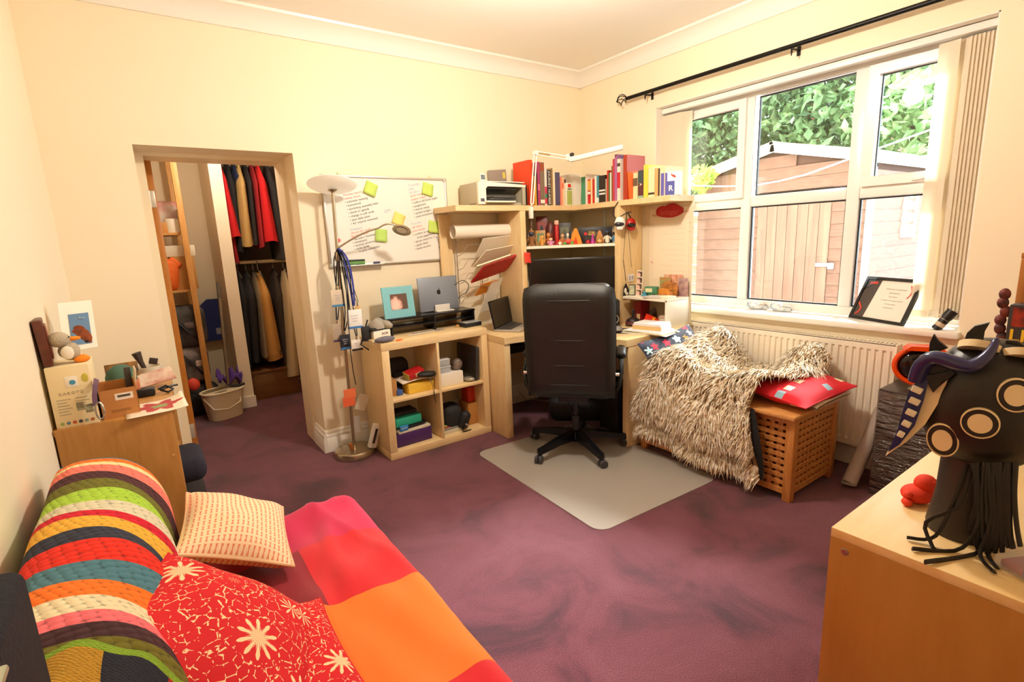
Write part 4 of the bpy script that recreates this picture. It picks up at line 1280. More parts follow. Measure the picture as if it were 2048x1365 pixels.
cushion('red_print_cushion', 'red cushion with cream and blue printed patches lying on the bench end', 0.50, 0.34, 0.11, toys_print(), M('red_edge', '#c81828', 0.8), (2.815, 1.305, 0.548), (0.45, -0.03, 0.02), (0.0, 0.34, 0.03), 12, pinch=0.05)
cushion('white_fur_pad', 'small white fluffy pad under the red cushion', 0.40, 0.20, 0.05, M('white_fluff', '#e9dcc4', 1.0, bump=1.0, bs=60), None, (2.86, 1.245, 0.497), (1, 0, 0), (0, 1, 0), 13)
def fur_top(x, y):
    """height of the shaggy throw over the bench and its cushions"""
    h = 0.497
    h += 0.215 * math.exp(-((y - 1.97) / 0.15) ** 2) * (0.55 + 0.45 * min(1, max(0, (x - 2.55) / 0.3)))
    h += 0.17 * math.exp(-((y - 1.36) / 0.13) ** 2) * (0.40 + 0.60 * min(1, max(0, (x - 2.6) / 0.35)))
    h += 0.085 * math.exp(-((x - 2.58) / 0.09) ** 2) * (1 if y < 1.95 else 0.6)
    h += 0.05 * math.exp(-((x - 3.05) / 0.10) ** 2)
    h += 0.010 * math.sin(x * 17 + y * 9) + 0.008 * math.sin(y * 31 - x * 12)
    return h
def fur_pt(a, b):
    """a: 0 rear .. 0.55 front edge .. 1 hem; b: 0 far end .. 1 near end"""
    yfar, ynear = 2.16, 1.395 - 0.10 * max(0, a - 0.5)
    if a < 0.55:
        t = a / 0.55
        yn = 1.27 + 0.13 * t ** 2
        yf_ = 1.96 + 0.16 * t
        y = yf_ + (yn - yf_) * b
        x = 3.10 - 0.60 * t
        z = fur_top(x, y)
        if t > 0.9:
            z -= 0.10 * ((t - 0.9) / 0.1) ** 2
        return (x, y, z)
    t = (a - 0.55) / 0.45
    yn = 1.40 - 0.075 * t
    y = 2.12 + 0.04 * t + (yn - 2.12 - 0.04 * t) * b
    z0_ = fur_top(2.50, y) - 0.10
    hem = 0.155 - 0.06 * b + 0.012 * math.sin(b * 9)
    x = 2.50 - 0.025 * math.sin(PI * min(1, t * 1.2)) - 0.008 * math.sin(b * 14)
    return (x, y, z0_ + (hem - z0_) * t)
m_fur_base = M('fur_backing', '#9a7a54', 0.95)
fur = thing('shaggy_throw', 'long-haired beige and white shaggy throw draped over the bench', 'throw')
NFA, NFB = 56, 40
mb_f = MB().grid(fur_pt, NFA, NFB)
fb = part('backing', mb_f, m_fur_base, fur, smooth=60)
part('black_edge', MB().grid(lambda a, b: Vector(fur_pt(0.56 + 0.43 * b, 1.0)) + Vector((0.004 + 0.004 * a, 0.03 - a * (0.03 + 0.045 * math.sin(PI * (0.15 + 0.75 * b))), -0.01)), 3, 12), M('black_lining', '#15110e', 0.9), fur)
rf = random.Random(21)
strands = MB()
def fur_n(a, b):
    e = 0.01
    p = Vector(fur_pt(a, b))
    da = Vector(fur_pt(min(a + e, 1), b)) - Vector(fur_pt(max(a - e, 0), b))
    db = Vector(fur_pt(a, min(b + e, 1))) - Vector(fur_pt(a, max(b - e, 0)))
    n = db.cross(da)
    n = n.normalized() if n.length > 1e-9 else Vector((0, 0, 1))
    if n.dot(CAM - p) < 0 and n.z < 0.2:
        n = -n
    if n.z < -0.2:
        n = -n
    return p, n, da.normalized()
for _ in range(17000):
    a, b = rf.random(), rf.random()
    p, n, da = fur_n(a, b)
    sw_ = math.sin(p.x * 23 + p.y * 15) + math.sin(p.y * 27 - p.z * 19)
    fl_ = (da * rf.uniform(0.5, 1.1) + Vector((rf.gauss(0, 0.22), 0.35 * sw_ + rf.gauss(0, 0.25), rf.gauss(0, 0.15) - 0.35)))
    L = rf.uniform(0.045, 0.085)
    side = fl_.cross(n)
    if side.length < 1e-6:
        continue
    side = side.normalized() * rf.uniform(0.0022, 0.0048)
    p1 = p + n * L * 0.45 + fl_.normalized() * L * 0.35
    p2 = p + n * L * rf.uniform(0.35, 0.65) + fl_.normalized() * L * rf.uniform(0.8, 1.15) + Vector((rf.gauss(0, 0.004), rf.gauss(0, 0.004), -0.004))
    q = len(strands.v)
    strands.v += [p - side, p + side, p1 + side * 0.8, p1 - side * 0.8, p2]
    strands.f += [(q, q + 1, q + 2, q + 3), (q + 3, q + 2, q + 4)]
def fur_mat():
    m, nt, b = new_mat('shaggy_hair')
    tc = nd(nt, 'ShaderNodeTexCoord')
    n = nd(nt, 'ShaderNodeTexNoise'); n.inputs['Scale'].default_value = 38; n.inputs['Detail'].default_value = 3
    nt.links.new(tc.outputs['Object'], n.inputs['Vector'])
    r = ramp(nt, [(0.32, '#a98a64'), (0.46, '#dcc7a4'), (0.62, '#f7f0e2')])
    nt.links.new(n.outputs['Fac'], r.inputs[0]); nt.links.new(r.outputs[0], b.inputs['Base Color'])
    b.inputs['Roughness'].default_value = 0.7
    b.inputs['Sheen Weight'].default_value = 0.3
    return m
fo = part('fur', strands, fur_mat(), fur, smooth=0)
fo['kind'] = 'stuff'
# ================================================================ things on and around the desk
def slab4(a, b, c, d, th, mb=None):
    """solid panel from its four front corners (bl, br, tr, tl), thickness going back"""
    a, b, c, d = (Vector(p) for p in (a, b, c, d))
    n = (b - a).cross(d - a).normalized() * th
    mb = mb or MB()
    o = len(mb.v)
    mb.v += [a, b, c, d, a - n, b - n, c - n, d - n]
    mb.uv[len(mb.f)] = [(0, 0), (1, 0), (1, 1), (0, 1)]
    mb.f += [(o, o + 1, o + 2, o + 3), (o + 7, o + 6, o + 5, o + 4), (o, o + 4, o + 5, o + 1), (o + 1, o + 5, o + 6, o + 2), (o + 2, o + 6, o + 7, o + 3), (o + 3, o + 7, o + 4, o)]
    return mb
def local(o, p):
    return o.matrix_world.inverted() @ Vector(p)
def frame4(a, b, c, d):
    """origin and axes matrix of a panel given bl, br, tl"""
    a, b, d = Vector(a), Vector(b), Vector(d)
    return axes(a, b - a, d - a), (b - a).length, (d - a).length
def ybox(uL, uR, vt, y, z0, vb=None):
    """x range and height of a box front seen at plane y, standing on z0"""
    vm = vb or vt
    x0, x1 = at(uL, vm, 'y', y).x, at(uR, vm, 'y', y).x
    return x0, x1, at((uL + uR) / 2, vt, 'y', y).z - z0
def carton(name, label, cat, uL, uR, vt, y, z0, dep, mat, vb=None, r=0.003, rot=0.0, group=None):
    x0, x1, h = ybox(uL, uR, vt, y, z0, vb)
    h = max(h, 0.006)
    return solo(name, MB().rbox((0, dep / 2, h / 2), (x1 - x0, dep, h), r), mat, label, cat, ((x0 + x1) / 2, y, z0), (0, 0, rot), group)
# ------------------------------------------------------------ books on the top shelf
ZB = HZ + 0.0385
m_page = M('book_pages', '#efe3c6', 0.8)
def book(label, u0, u1, vt, col, side, dep=0.17, spine=None, lean=0.0, front=0.0, txt=None, tcol='#f4efe2', band=None, name='book', cat='book'):
    """standing book: cover shell, page block, spine print"""
    vm = (vt + 412) / 2
    if side == 'b':
        y = 3.215 - front
        a, b = at(u0, vm, 'y', y), at(u1, vm, 'y', y)
        w = max(0.006, b.x - a.x)
        h = at((u0 + u1) / 2, vt, 'y', y).z - ZB
        loc, rz = Vector(((a.x + b.x) / 2, y, ZB)), 0.0
    else:
        x = 2.925 - front
        a, b = at(u0, vm, 'x', x), at(u1, vm, 'x', x)
        w = max(0.006, a.y - b.y)
        h = at((u0 + u1) / 2, vt, 'x', x).z - ZB
        loc, rz = Vector((x, (a.y + b.y) / 2, ZB)), -PI / 2
    t = thing(name, label, cat, loc, (0, lean, rz) if side == 'b' else (lean, 0, rz), 'books on the top shelf')
    w *= 0.97
    cm_ = M('cover_' + col.strip('#'), col, 0.5, var=None)
    c = 0.0015 if w < 0.012 else 0.0022
    sh = MB().box((-w / 2 + c / 2, dep / 2, h / 2), (c, dep, h)).box((w / 2 - c / 2, dep / 2, h / 2), (c, dep, h)).box((0, c / 2, h / 2), (w - 2 * c, c, h))
    part('cover', sh, cm_, t)
    part('pages', MB().bb((-w / 2 + c, c, 0.003), (w / 2 - c, dep - 0.004, h - 0.004)), m_page, t)
    if band:
        for (f0, f1, bc) in band:
            part('spine_band', MB().bb((-w / 2 + 0.0003, -0.0006, h * f0), (w / 2 - 0.0003, 0.0, h * f1)), M('print_' + bc.strip('#'), bc, 0.5), t)
    if txt:
        write(txt, min(w * 0.8, 0.03), M('print_' + tcol.strip('#'), tcol, 0.6), t, (0, -0.0012, h * 0.5), (PI / 2, PI / 2, 0), extrude=0.0002)
    return t
book('tall orange-red folder on the top shelf beside the printer', 1058, 1065.5, 320, '#e2441c', 'b', 0.2)
book('thin mustard booklet beside the orange-red folder on the top shelf', 1070, 1073, 352, '#d9a02c', 'b', 0.16)
book('thin black booklet left of the magenta book on the top shelf', 1073, 1075, 347, '#221d1c', 'b', 0.16)
book('tall magenta book on the top shelf next to the lamp arm', 1075.3, 1080, 324, '#a83a66', 'b', 0.2, band=[(0.35, 0.5, '#d46a8c')])
book('tall grey-brown book beside the magenta one on the top shelf', 1080.3, 1089, 325, '#7d6a55', 'b', 0.2, band=[(0.8, 0.98, '#9a4a2c'), (0.06, 0.14, '#efe6d2')])
book('white book with red and green spine print on the top shelf', 1089.3, 1094, 335, '#dfd8cc', 'b', 0.18, band=[(0.05, 0.2, '#d0364a'), (0.2, 0.32, '#3f7f5e'), (0.32, 0.5, '#c83a5a')])
book('black hardback with white upright lettering on the top shelf', 1094.4, 1102, 340, '#2b2724', 'b', 0.19, txt='JOURNEY NUMBER', band=None)
book('spiral-bound beige notebook on the top shelf', 1102.3, 1105.6, 336, '#cfae7c', 'b', 0.19, band=[(0.02, 0.98, '#8a6a44')])
book('pale cream softback right of the spiral notebook', 1106, 1110.3, 339, '#efdcb6', 'b', 0.18)
book('thick dusky blue binder on the top shelf', 1111, 1120, 345, '#55506c', 'b', 0.2, band=[(0.0, 0.12, '#4a4560')])
book('thin salmon book next to the blue binder', 1120.5, 1124, 354, '#e8866c', 'b', 0.16)
book('thin peach paperback next to the salmon book', 1124.4, 1128.6, 355, '#e9b98c', 'b', 0.16, band=[(0.6, 0.8, '#e07048')])
book('narrow dark brown book behind the toy box', 1129.2, 1132, 359, '#4a2c22', 'b', 0.16)
book('white document box at the inner corner of the book shelf', 1147, 1161.5, 347.5, '#ece2d2', 'b', 0.16, front=0.03, name='document_box', cat='box')
book('green hardback right of the white document box', 1162.5, 1170.3, 354, '#4f9a72', 's', 0.15, front=-0.06)
book('tall white booklet beside the green hardback', 1170.8, 1175, 349, '#efe6da', 's', 0.15, front=-0.03)
book('red and yellow paperback on the inner shelf corner', 1175.4, 1181, 359, '#c8242a', 's', 0.15, band=[(0.55, 0.95, '#e8b84a'), (0.4, 0.5, '#f2ece0')])
book('cream paperback between two red books', 1181.4, 1184.6, 357, '#efd7a8', 's', 0.15)
book('slim leaning red book near the teal book', 1185, 1189, 358, '#c6301e', 's', 0.15)
book('white book with blue foot beside the slim red one', 1189.4, 1193, 352, '#f2ede2', 's', 0.15)
book('teal softback on the side shelf', 1193.3, 1197.5, 351.5, '#4f97a0', 's', 0.15, band=[(0.02, 0.2, '#e8e2d4')])
book('thick black book with white spots on the spine', 1198, 1210.6, 351, '#2e241d', 's', 0.16, band=[(0.3, 0.36, '#f3ece0'), (0.42, 0.48, '#f3ece0')])
book('thin pale grey booklet beside the spotted black book', 1211, 1213.6, 358, '#b9a58a', 's', 0.15)
book('red-topped file between the black book and the green one', 1214, 1217, 341, '#bf2f20', 's', 0.18)
book('narrow dark green book on the side shelf', 1217.3, 1220, 346, '#3a7a4e', 's', 0.16)
book('narrow white book right of the dark green one', 1220.2, 1222.6, 345, '#f0e8d8', 's', 0.16)
book('olive brown booklet beside the pink files', 1222.9, 1225, 332, '#7d6238', 's', 0.16)
book('tall red and pink file on the side shelf', 1225.3, 1229, 318, '#c23a4c', 's', 0.2)
book('tall purple-pink file, the highest on the side shelf', 1229.3, 1234, 309, '#b06a9a', 's', 0.2)
book('white album with red shape and ring on its spine', 1234.3, 1240.5, 318, '#e8dccc', 's', 0.17, front=0.03, band=[(0.3, 0.68, '#c4202c'), (0.82, 0.9, '#4a3a34')])
book('slate purple file beside the red-brown leather folder', 1240.8, 1246, 311, '#5d5480', 's', 0.2)
book('large red-brown leather folder on the side shelf', 1246.4, 1254, 310, '#a8381c', 's', 0.19, front=0.02)
book('orange paperback in front of the grey card', 1258, 1265.5, 344, '#ea6a2c', 's', 0.13, lean=0.10)
book('cream pamphlet bundle right of the orange paperback', 1266, 1275, 346, '#eed2a0', 's', 0.13, band=[(0.5, 0.8, '#6a543c')])
book('dark maroon book with a letter A on its spine', 1276, 1286.6, 341, '#5a2a2c', 's', 0.14, txt='A', band=[(0.55, 1.0, '#3c4a4a'), (0.02, 0.1, '#8fae98')])
book('bright yellow book on the side shelf', 1287, 1296, 330, '#f0cf4a', 's', 0.17)
book('cream paperback with a small black figure at its foot', 1296.3, 1309, 335, '#f3d9ac', 's', 0.15, band=[(0.09, 0.16, '#3a2c22')])
book('pale orange paperback beside the cream one', 1309.3, 1316, 337, '#f0a468', 's', 0.15)
book('thin black and white book before the magazines', 1316.3, 1319, 337, '#2c201c', 's', 0.15)
book('stack of standing cream magazines at the end of the shelf', 1319.3, 1330, 332, '#e6d2a4', 's', 0.2, name='magazine_bundle', cat='magazines')
# grey card standing behind the orange paperback
p = at(1271, 360, 'x', 3.02)
solo('grey_card', MB().rbox((0, 0, 0.105), (0.16, 0.004, 0.21), 0.001), M('pearly_card', '#cfcac0', 0.35), 'pearly grey card leaning behind the orange paperback', 'card', (3.005, p.y + 0.03, ZB), (-0.08, 0, -0.25))
# boxed game with a letter on it, at the shelf end
g = thing('game_box', 'blue and white game box with a large letter R at the shelf end', 'box', (2.955, 2.285, ZB), 0.30)
part('body', MB().rbox((0, 0, 0.075), (0.035, 0.13, 0.15), 0.002), M('game_white', '#eef0f2', 0.4), g)
part('spine_print', MB().bb((-0.0185, 0.02, 0.002), (-0.0176, 0.064, 0.148)), M('game_purple', '#5d55a8', 0.4), g)
part('panel_print', MB().bb((-0.0184, -0.03, 0.002), (-0.0175, 0.02, 0.092)), M('game_blue', '#4f55a0', 0.4), g)
part('end_print', MB().bb((-0.0172, -0.0662, 0.002), (0.0172, -0.0652, 0.148)), M('game_white2', '#f4f6f8', 0.4), g)
write('R', 0.05, M('white_ink', '#f6f4ee', 0.5), g, (-0.0190, -0.004, 0.045), (PI / 2, 0, -PI / 2), bold=True)
bird = MB().prism([(-0.03, 0.11), (-0.008, 0.125), (-0.002, 0.145), (-0.016, 0.132), (-0.028, 0.13), (-0.04, 0.116)], -0.0192, -0.0184, 'yz')
part('bird_print', bird, M('red_print', '#c8442c', 0.5), g)
# small toy carton in front of the books
tc = carton('toy_carton', 'small white and green toy carton with a red square in front of the books', 'box', 1132.4, 1146, 366, 3.19, ZB, 0.04, M('toy_carton_white', '#dfe0c8', 0.5), vb=400)
hh = at(1139, 366, 'y', 3.19).z - ZB
part('red_square', MB().bb((-0.016, -0.0012, hh * 0.80), (0.016, 0, hh * 0.95)), M('logo_red', '#d8201c', 0.4), tc)
for k in range(3):
    part('window_strip', MB().bb((-0.024 + k * 0.017, -0.0012, 0.008), (-0.011 + k * 0.017, 0, hh * 0.66)), M('lime_strip', '#9fae3c', 0.4), tc)
part('name_print', MB().bb((-0.02, -0.0011, hh * 0.70), (0.02, 0, hh * 0.75)), M('dark_green_ink', '#3f5a3a', 0.5), tc)
# grey notebook computer standing behind the printer
A = at(1019, 404, 'y', 3.36); 
nb_ = slab4((2.30, 3.478, ZB), (2.47, 3.482, ZB), (2.46, 3.490, ZB + 0.30), (2.29, 3.486, ZB + 0.285), 0.010)
nbo = solo('grey_folder', nb_, M('grey_folder_plastic', '#9a9084', 0.4), 'grey ring folder with a yellow tab standing behind the printer', 'folder')
part('yellow_tab', slab4((2.425, 3.4835, ZB + 0.23), (2.45, 3.4845, ZB + 0.23), (2.448, 3.4855, ZB + 0.275), (2.423, 3.4845, ZB + 0.275), 0.0015), M('yellow_tab', '#e8cf58', 0.6), nbo)
bgf = slab4((2.443, 3.20, ZB), (2.455, 3.38, ZB), (2.452, 3.38, ZB + 0.17), (2.441, 3.20, ZB + 0.15), 0.004)
solo('black_folder', bgf, M('black_folder_plastic', '#241f1c', 0.5), 'dark folder squeezed between the printer and the books', 'folder')

# ------------------------------------------------------------ printer
m_prg = M('printer_grey', '#b3aa92', 0.5)
m_prw = M('printer_white', '#efe9da', 0.4)
PX0, PX1, PY0, PY1 = 2.017, 2.435, 3.205, 3.475
pr = thing('printer', 'grey and white all-in-one inkjet printer on the hutch shelf', 'printer', (PX0, PY0, ZB))
pw, pd = PX1 - PX0, PY1 - PY0
part('body', MB().rbox((0.028, pd / 2 + 0.01, 0.075), (0.056, pd - 0.02, 0.150), 0.006).rbox((pw - 0.012, pd / 2 + 0.01, 0.075), (0.024, pd - 0.02, 0.150), 0.006).rbox((pw / 2, pd - 0.03, 0.075), (pw - 0.06, 0.06, 0.15), 0.004).rbox((pw / 2, pd / 2 + 0.01, 0.012), (pw - 0.06, pd - 0.02, 0.024), 0.003).rbox((pw / 2, pd / 2 + 0.02, 0.152), (pw - 0.004, pd - 0.03, 0.028), 0.008), m_prg, pr)
fr_ = MB().prism([(0.0, 0.01), (0.062, 0.01), (0.062, 0.118), (0.078, 0.134), (pw, 0.134), (pw, 0.150), (0.02, 0.168), (0.004, 0.16), (0.0, 0.15)], 0, 0.02, 'xz')
part('front_frame', fr_, m_prw, pr)
part('right_cheek', MB().rbox((pw - 0.014, 0.012, 0.07), (0.028, 0.022, 0.128), 0.003), m_prg, pr)
part('control_panel', MB().box((pw / 2 + 0.02, 0.075, 0.172), (pw - 0.06, 0.15, 0.006), (0.06, 0, 0)), m_prw, pr)
for k in range(7):
    part('button', MB().rbox((0.11 + k * 0.03, 0.02, 0.170), (0.016, 0.008, 0.006), 0.002), M('button_grey', '#8d867a', 0.5), pr)
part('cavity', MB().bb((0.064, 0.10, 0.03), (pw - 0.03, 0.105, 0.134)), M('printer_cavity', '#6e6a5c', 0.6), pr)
part('output_tray', MB().rbox((0.19, 0.05, 0.044), (0.23, 0.16, 0.01), 0.003).rbox((0.205, 0.04, 0.058), (0.20, 0.15, 0.012), 0.003), M('tray_dark', '#4d4c48', 0.5), pr)
part('input_tray', MB().rbox((0.17, 0.02, 0.026), (0.25, 0.12, 0.012), 0.003), m_prw, pr)
part('scanner_bar', MB().box((0.21, 0.06, 0.115), (0.28, 0.08, 0.02), (-0.35, 0, 0)), M('smoked_plastic', '#3c3a36', 0.25), pr)
part('display', MB().rbox((0.058, 0.03, 0.197), (0.046, 0.008, 0.052), 0.004, rot=(-0.15, 0, 0)), m_prw, pr)
part('display_glass', MB().rbox((0.058, 0.0255, 0.199), (0.034, 0.002, 0.034), 0.001, rot=(-0.15, 0, 0)), M('lcd_grey', '#6c7478', 0.2), pr)
part('card_slot', MB().bb((0.014, -0.0015, 0.028), (0.046, 0.0, 0.05)), M('slot_dark', '#54505a', 0.4), pr)
part('side_vent', MB().bb((-0.001, 0.04, 0.012), (0.0, 0.13, 0.02)), M('vent_dark', '#857c68', 0.6), pr)

# ------------------------------------------------------------ swing-arm LED lamp clamped to the shelf
m_lw = M('lamp_white', '#f6f1e4', 0.4)
sa = thing('swing_arm_lamp', 'white swing-arm desk lamp with long LED bar clamped to the hutch', 'desk lamp', at(1062, 425, 'y', 3.155))
org = sa.location.copy()
q0, q1, q2 = at(1064, 408, 'y', 3.135), at(1071, 306, 'y', 3.16), at(1136, 316, 'y', 3.00)
h0, h1 = at(1138, 320, 'y', 2.96), at(1246, 294, 'y', 2.66)
part('clamp', MB().rbox((0, 0.0, -0.004), (0.026, 0.03, 0.085), 0.004).rbox((0.0, 0.03, 0.036), (0.026, 0.05, 0.01), 0.003).cyl((0, 0, 0.035), q0 - org, 0.008, n=10), m_lw, sa)
off = Vector((0.012, 0, 0))
part('lower_arm', MB().tube([q0 - org - off, q1 - org - off], 0.0055, 8).tube([q0 - org + off, q1 - org + off], 0.0055, 8), m_lw, sa)
part('elbow', MB().cyl(q1 - org + Vector((0, -0.015, 0)), q1 - org + Vector((0, 0.015, 0)), 0.017, n=14), m_lw, sa)
off = Vector((0, 0, 0.011))
part('upper_arm', MB().tube([q1 - org - off, q2 - org - off], 0.005, 8).tube([q1 - org + off, q2 - org + off], 0.005, 8), m_lw, sa)
part('spring', MB().tube([q1.lerp(q2, 0.1) - org, q1.lerp(q2, 0.45) - org], 0.006, 8), M('brass_spring', '#b89a5c', 0.4, 0.6), sa)
part('head_joint', MB().cyl(q2 - org + Vector((0, 0, -0.02)), q2 - org + Vector((0, 0, 0.025)), 0.016, n=14).rbox((q2 + (h0 - q2) * 0.5 - org), (0.03, 0.03, 0.03), 0.006), m_lw, sa)
part('joint_knob', MB().cyl(q2 - org + Vector((0.012, -0.02, 0.02)), q2 - org + Vector((0.012, -0.04, 0.02)), 0.013, n=12), M('knob_black', '#2a2622', 0.5), sa)
hm = axes(((h0 + h1) / 2) - org, h1 - h0, (0, 0, 1))
hb = part('led_bar', MB().rbox((0, 0, 0), ((h1 - h0).length, 0.030, 0.045), 0.005, T=hm), m_lw, sa)
part('diffuser', MB().rbox((0, -0.016, 0.0), ((h1 - h0).length * 0.95, 0.004, 0.034), 0.001, T=hm), M('lamp_diffuser', '#fdf8ec', 0.5), hb)

# ------------------------------------------------------------ wall file rack, folders, paper roll
m_wire = M('chrome_wire', '#b9b2a4', 0.3, 0.8)
RX0, RX1, RYW = 1.955, 2.17, 3.462
rk = thing('wire_file_rack', 'wall-hung wire file rack beside the hutch', 'file rack', (RX0, RYW, 0.98))
rw = RX1 - RX0
fm = MB().tube([(0, 0, -0.06), (0, 0, 0.46)], 0.004, 6).tube([(rw, 0, -0.06), (rw, 0, 0.46)], 0.004, 6)
part('frame', fm, m_wire, rk)
for k in range(5):
    z0_ = -0.01 + 0.105 * k
    w_ = MB().tube([(0, 0, z0_), (0, -0.085, z0_ + 0.02), (0.03, -0.115, z0_ + 0.085), (rw - 0.03, -0.115, z0_ + 0.085), (rw, -0.085, z0_ + 0.02), (rw, 0, z0_)], 0.0025, 6)
    part('tier', w_, m_wire, rk)
def folder(label, bl, br, dx, dz, dy, mat, th=0.006, name='folder', cat='folder', y=3.44):
    a, b = at(*bl, 'y', y), at(*br, 'y', y)
    up = Vector((dx, dy, dz))
    return solo(name, slab4(a, b, b + up, a + up, th), mat, label, cat)
m_pap = M('white_paper', '#f2e6d4', 0.8)
folder('white papers in the top tier of the wire rack', (950, 515), (1012, 506), 0.02, 0.135, -0.10, M('rack_paper_a', '#ece0cc', 0.8), name='paper_bundle', cat='papers', y=3.40)
folder('white papers in the second tier of the wire rack', (945, 535), (1005, 522), 0.06, 0.12, -0.11, M('rack_paper_b', '#e9dac4', 0.8), name='paper_bundle', cat='papers', y=3.38)
folder('pale pink document sleeve in the third tier of the wire rack', (948, 560), (1012, 540), 0.055, 0.13, -0.11, M('pink_sleeve', '#dcae9c', 0.5), y=3.37)
nbk = folder('red spiral notebook leaning out of the wire rack', (943, 567), (1010, 543), 0.045, 0.125, -0.13, M('red_notebook', '#b3141c', 0.45), 0.012, 'notebook', 'notebook', y=3.36)
_nv = [v.co.copy() for v in nbk.data.vertices]
mm, wN, hN = frame4(_nv[0], _nv[1], _nv[2], _nv[3])
sp = MB()
for k in range(22):
    sp.lathe([(0.004, -0.001), (0.0052, 0), (0.004, 0.001)], 8, T=mm @ mtx((wN * (k + 0.5) / 22, hN, 0.002), (0, PI / 2, 0)))
part('spiral', sp, m_wire, nbk)
part('pages', slab4(mm @ Vector((0.004, 0.004, -0.0125)), mm @ Vector((wN - 0.004, 0.004, -0.0125)), mm @ Vector((wN - 0.004, hN + 0.002, -0.0125)), mm @ Vector((0.004, hN + 0.002, -0.0125)), 0.01), m_page, nbk)
folder('orange card folder in the lowest tier of the wire rack', (950, 593), (985, 582), 0.03, 0.09, -0.06, M('orange_folder', '#d8852a', 0.6), y=3.40)
# clear bag hanging under the rack
bgp = [at(960, 625, 'y', 3.40), at(985, 618, 'y', 3.40), at(1006, 556, 'y', 3.34), at(985, 560, 'y', 3.34)]
solo('plastic_bag', slab4(*bgp, 0.012), M('clear_bag', '#e4dccb', 0.15, alpha=0.55), 'clear plastic bag of stationery hanging below the red notebook', 'bag')
ro = thing('paper_roll', 'large white paper roll lying across the top of the wire rack', 'paper roll', at(905, 465, 'y', 3.36))
r1 = at(1020, 462, 'y', 3.34) - ro.location
def rollf(a, b):
    ang = a * PI * 2.6
    rr = 0.052 - 0.012 * a
    c_ = r1 * b
    return (c_.x, c_.y + rr * math.cos(ang), c_.z + rr * math.sin(ang) * 1.05 + 0.004 * b)
rl_ = part('sheet', MB().grid(rollf, 40, 4), m_pap, ro, smooth=60)
# ------------------------------------------------------------ whiteboard contents
m_ink = M('black_marker', '#3a3a3a', 0.6)
m_inkr = M('red_marker', '#e08a7e', 0.6)
m_inkb = M('blue_marker_faded', '#aebccf', 0.6)
def wbw(txt, u, v, size, mat, rz=0.12, **kw):
    q = at(u, v, 'y', BW - 0.0125)
    return write(txt, size, mat, wb, (q.x - WBX0, -0.0128, q.z - WBZ0), (PI / 2, -rz, 0), name='handwriting', align='LEFT', extrude=0.0002, **kw)
for i, (t_, c_) in enumerate([('Monday report', m_inkr), ('review charts', m_inkr), ('\u2022 schedule meeting', m_ink), ('\u2022 homework', m_ink), ('\u2022 workshop assembly links', m_ink), ('\u2022 check to agenda', m_ink), ('\u2022 change to pdf cards', m_ink), ('\u2022 save daily assist', m_ink), ('\u2022 4/1 resume reviewed', m_ink)]):
    wbw(t_, 686 + i * 2.0, 391 + i * 7.2, 0.021, c_, 0.20)
for i, (t_, c_) in enumerate([('Tuesday', m_inkb), ('plan', m_inkb), ('project', m_inkb), ('quick notes', m_inkr), ('update today', m_inkr), ('\u2022 collect old book pages', m_ink), ('\u2022 assignment', m_ink), ('\u2022 remote setup', m_ink), ('\u2022 update budget', m_ink), ('\u2022 send invitations today', m_ink)]):
    wbw(t_, 816 + i * 1.4, 372 + i * 7.0, 0.022 if i > 2 else 0.028, c_, 0.20)
for i, (t_, c_) in enumerate([('Weekend', m_inkb), ('chores list today', m_inkr), ('fix the printer', m_inkr), ('\u2022 vacuum / homework', m_ink), ('\u2022 envelopes', m_ink), ('\u2022 testing cameras', m_ink), ('\u2022 audio prep', m_ink), ('    \u2192 post schedules', m_ink)]):
    wbw(t_, 700 + i * 1.4, 461 + i * 6.4, 0.022, c_, 0.20)
for i, (t_, c_) in enumerate([('Thursday', m_inkb), ('call client', m_inkr), ('print sheets', m_inkr), ('\u2022 confirm at venue', m_ink), ('     book paperwork', m_ink), ('\u2022 photo stand no. 3', m_ink), ('\u2022 quick clean', m_ink), ('\u2022 finish invoice', m_ink)]):
    wbw(t_, 822 + i * 1.2, 449 + i * 7.2, 0.022, c_, 0.20)
wbw('GPS', 768, 424, 0.03, m_inkb, 0.2)
m_note = M('green_sticky', '#c6df6a', 0.8)
def sticky(label, u, v, rz, mat, s=0.085, name='sticky_note'):
    q = at(u, v, 'y', BW - 0.013)
    mb = MB().grid(lambda a, b: ((a - 0.5) * s, -0.002 - 0.012 * (1 - b) ** 2, (b - 0.5) * s), 3, 5)
    o = solo(name, mb, mat, label, 'sticky note', (q.x, BW - 0.0135, q.z), (0, rz, 0), 'sticky notes on the whiteboard')
    md_ = o.modifiers.new('thick', 'SOLIDIFY'); md_.thickness = 0.0008
    return o
sticky('green sticky note at the top left of the whiteboard', 741, 378, 0.42, m_note)
sticky('green sticky note at the top right of the whiteboard', 855, 379, 0.25, m_note)
sticky('yellow sticky note at the centre of the whiteboard', 797, 439, 0.42, M('yellow_sticky', '#f5dc7a', 0.8))
sticky('green sticky note behind the reading lamp head', 762, 471, 0.12, M('green_sticky_b', '#b8da6c', 0.8))
sticky('green sticky note at the lower right of the whiteboard', 867, 454, 0.15, m_note)
q = at(678, 481, 'y', BW - 0.02)
solo('pink_magnet', MB().lathe([(0.0, 0.008), (0.011, 0.007), (0.013, 0.0), (0.0, 0.0)], 16, T=mtx((0, 0, 0), (PI / 2, 0, 0))), M('pink_plastic', '#ee6a72', 0.4), 'round pink magnet on the left of the whiteboard', 'magnet', (q.x, BW - 0.0135, q.z))
qa, qb = at(701, 527, 'y', BW - 0.03), at(719, 526, 'y', BW - 0.03)
er = thing('board_eraser', 'green felt board eraser resting on the whiteboard tray', 'eraser', ((qa.x + qb.x) / 2, BW - 0.035, WBZ0 + 0.009), 0)
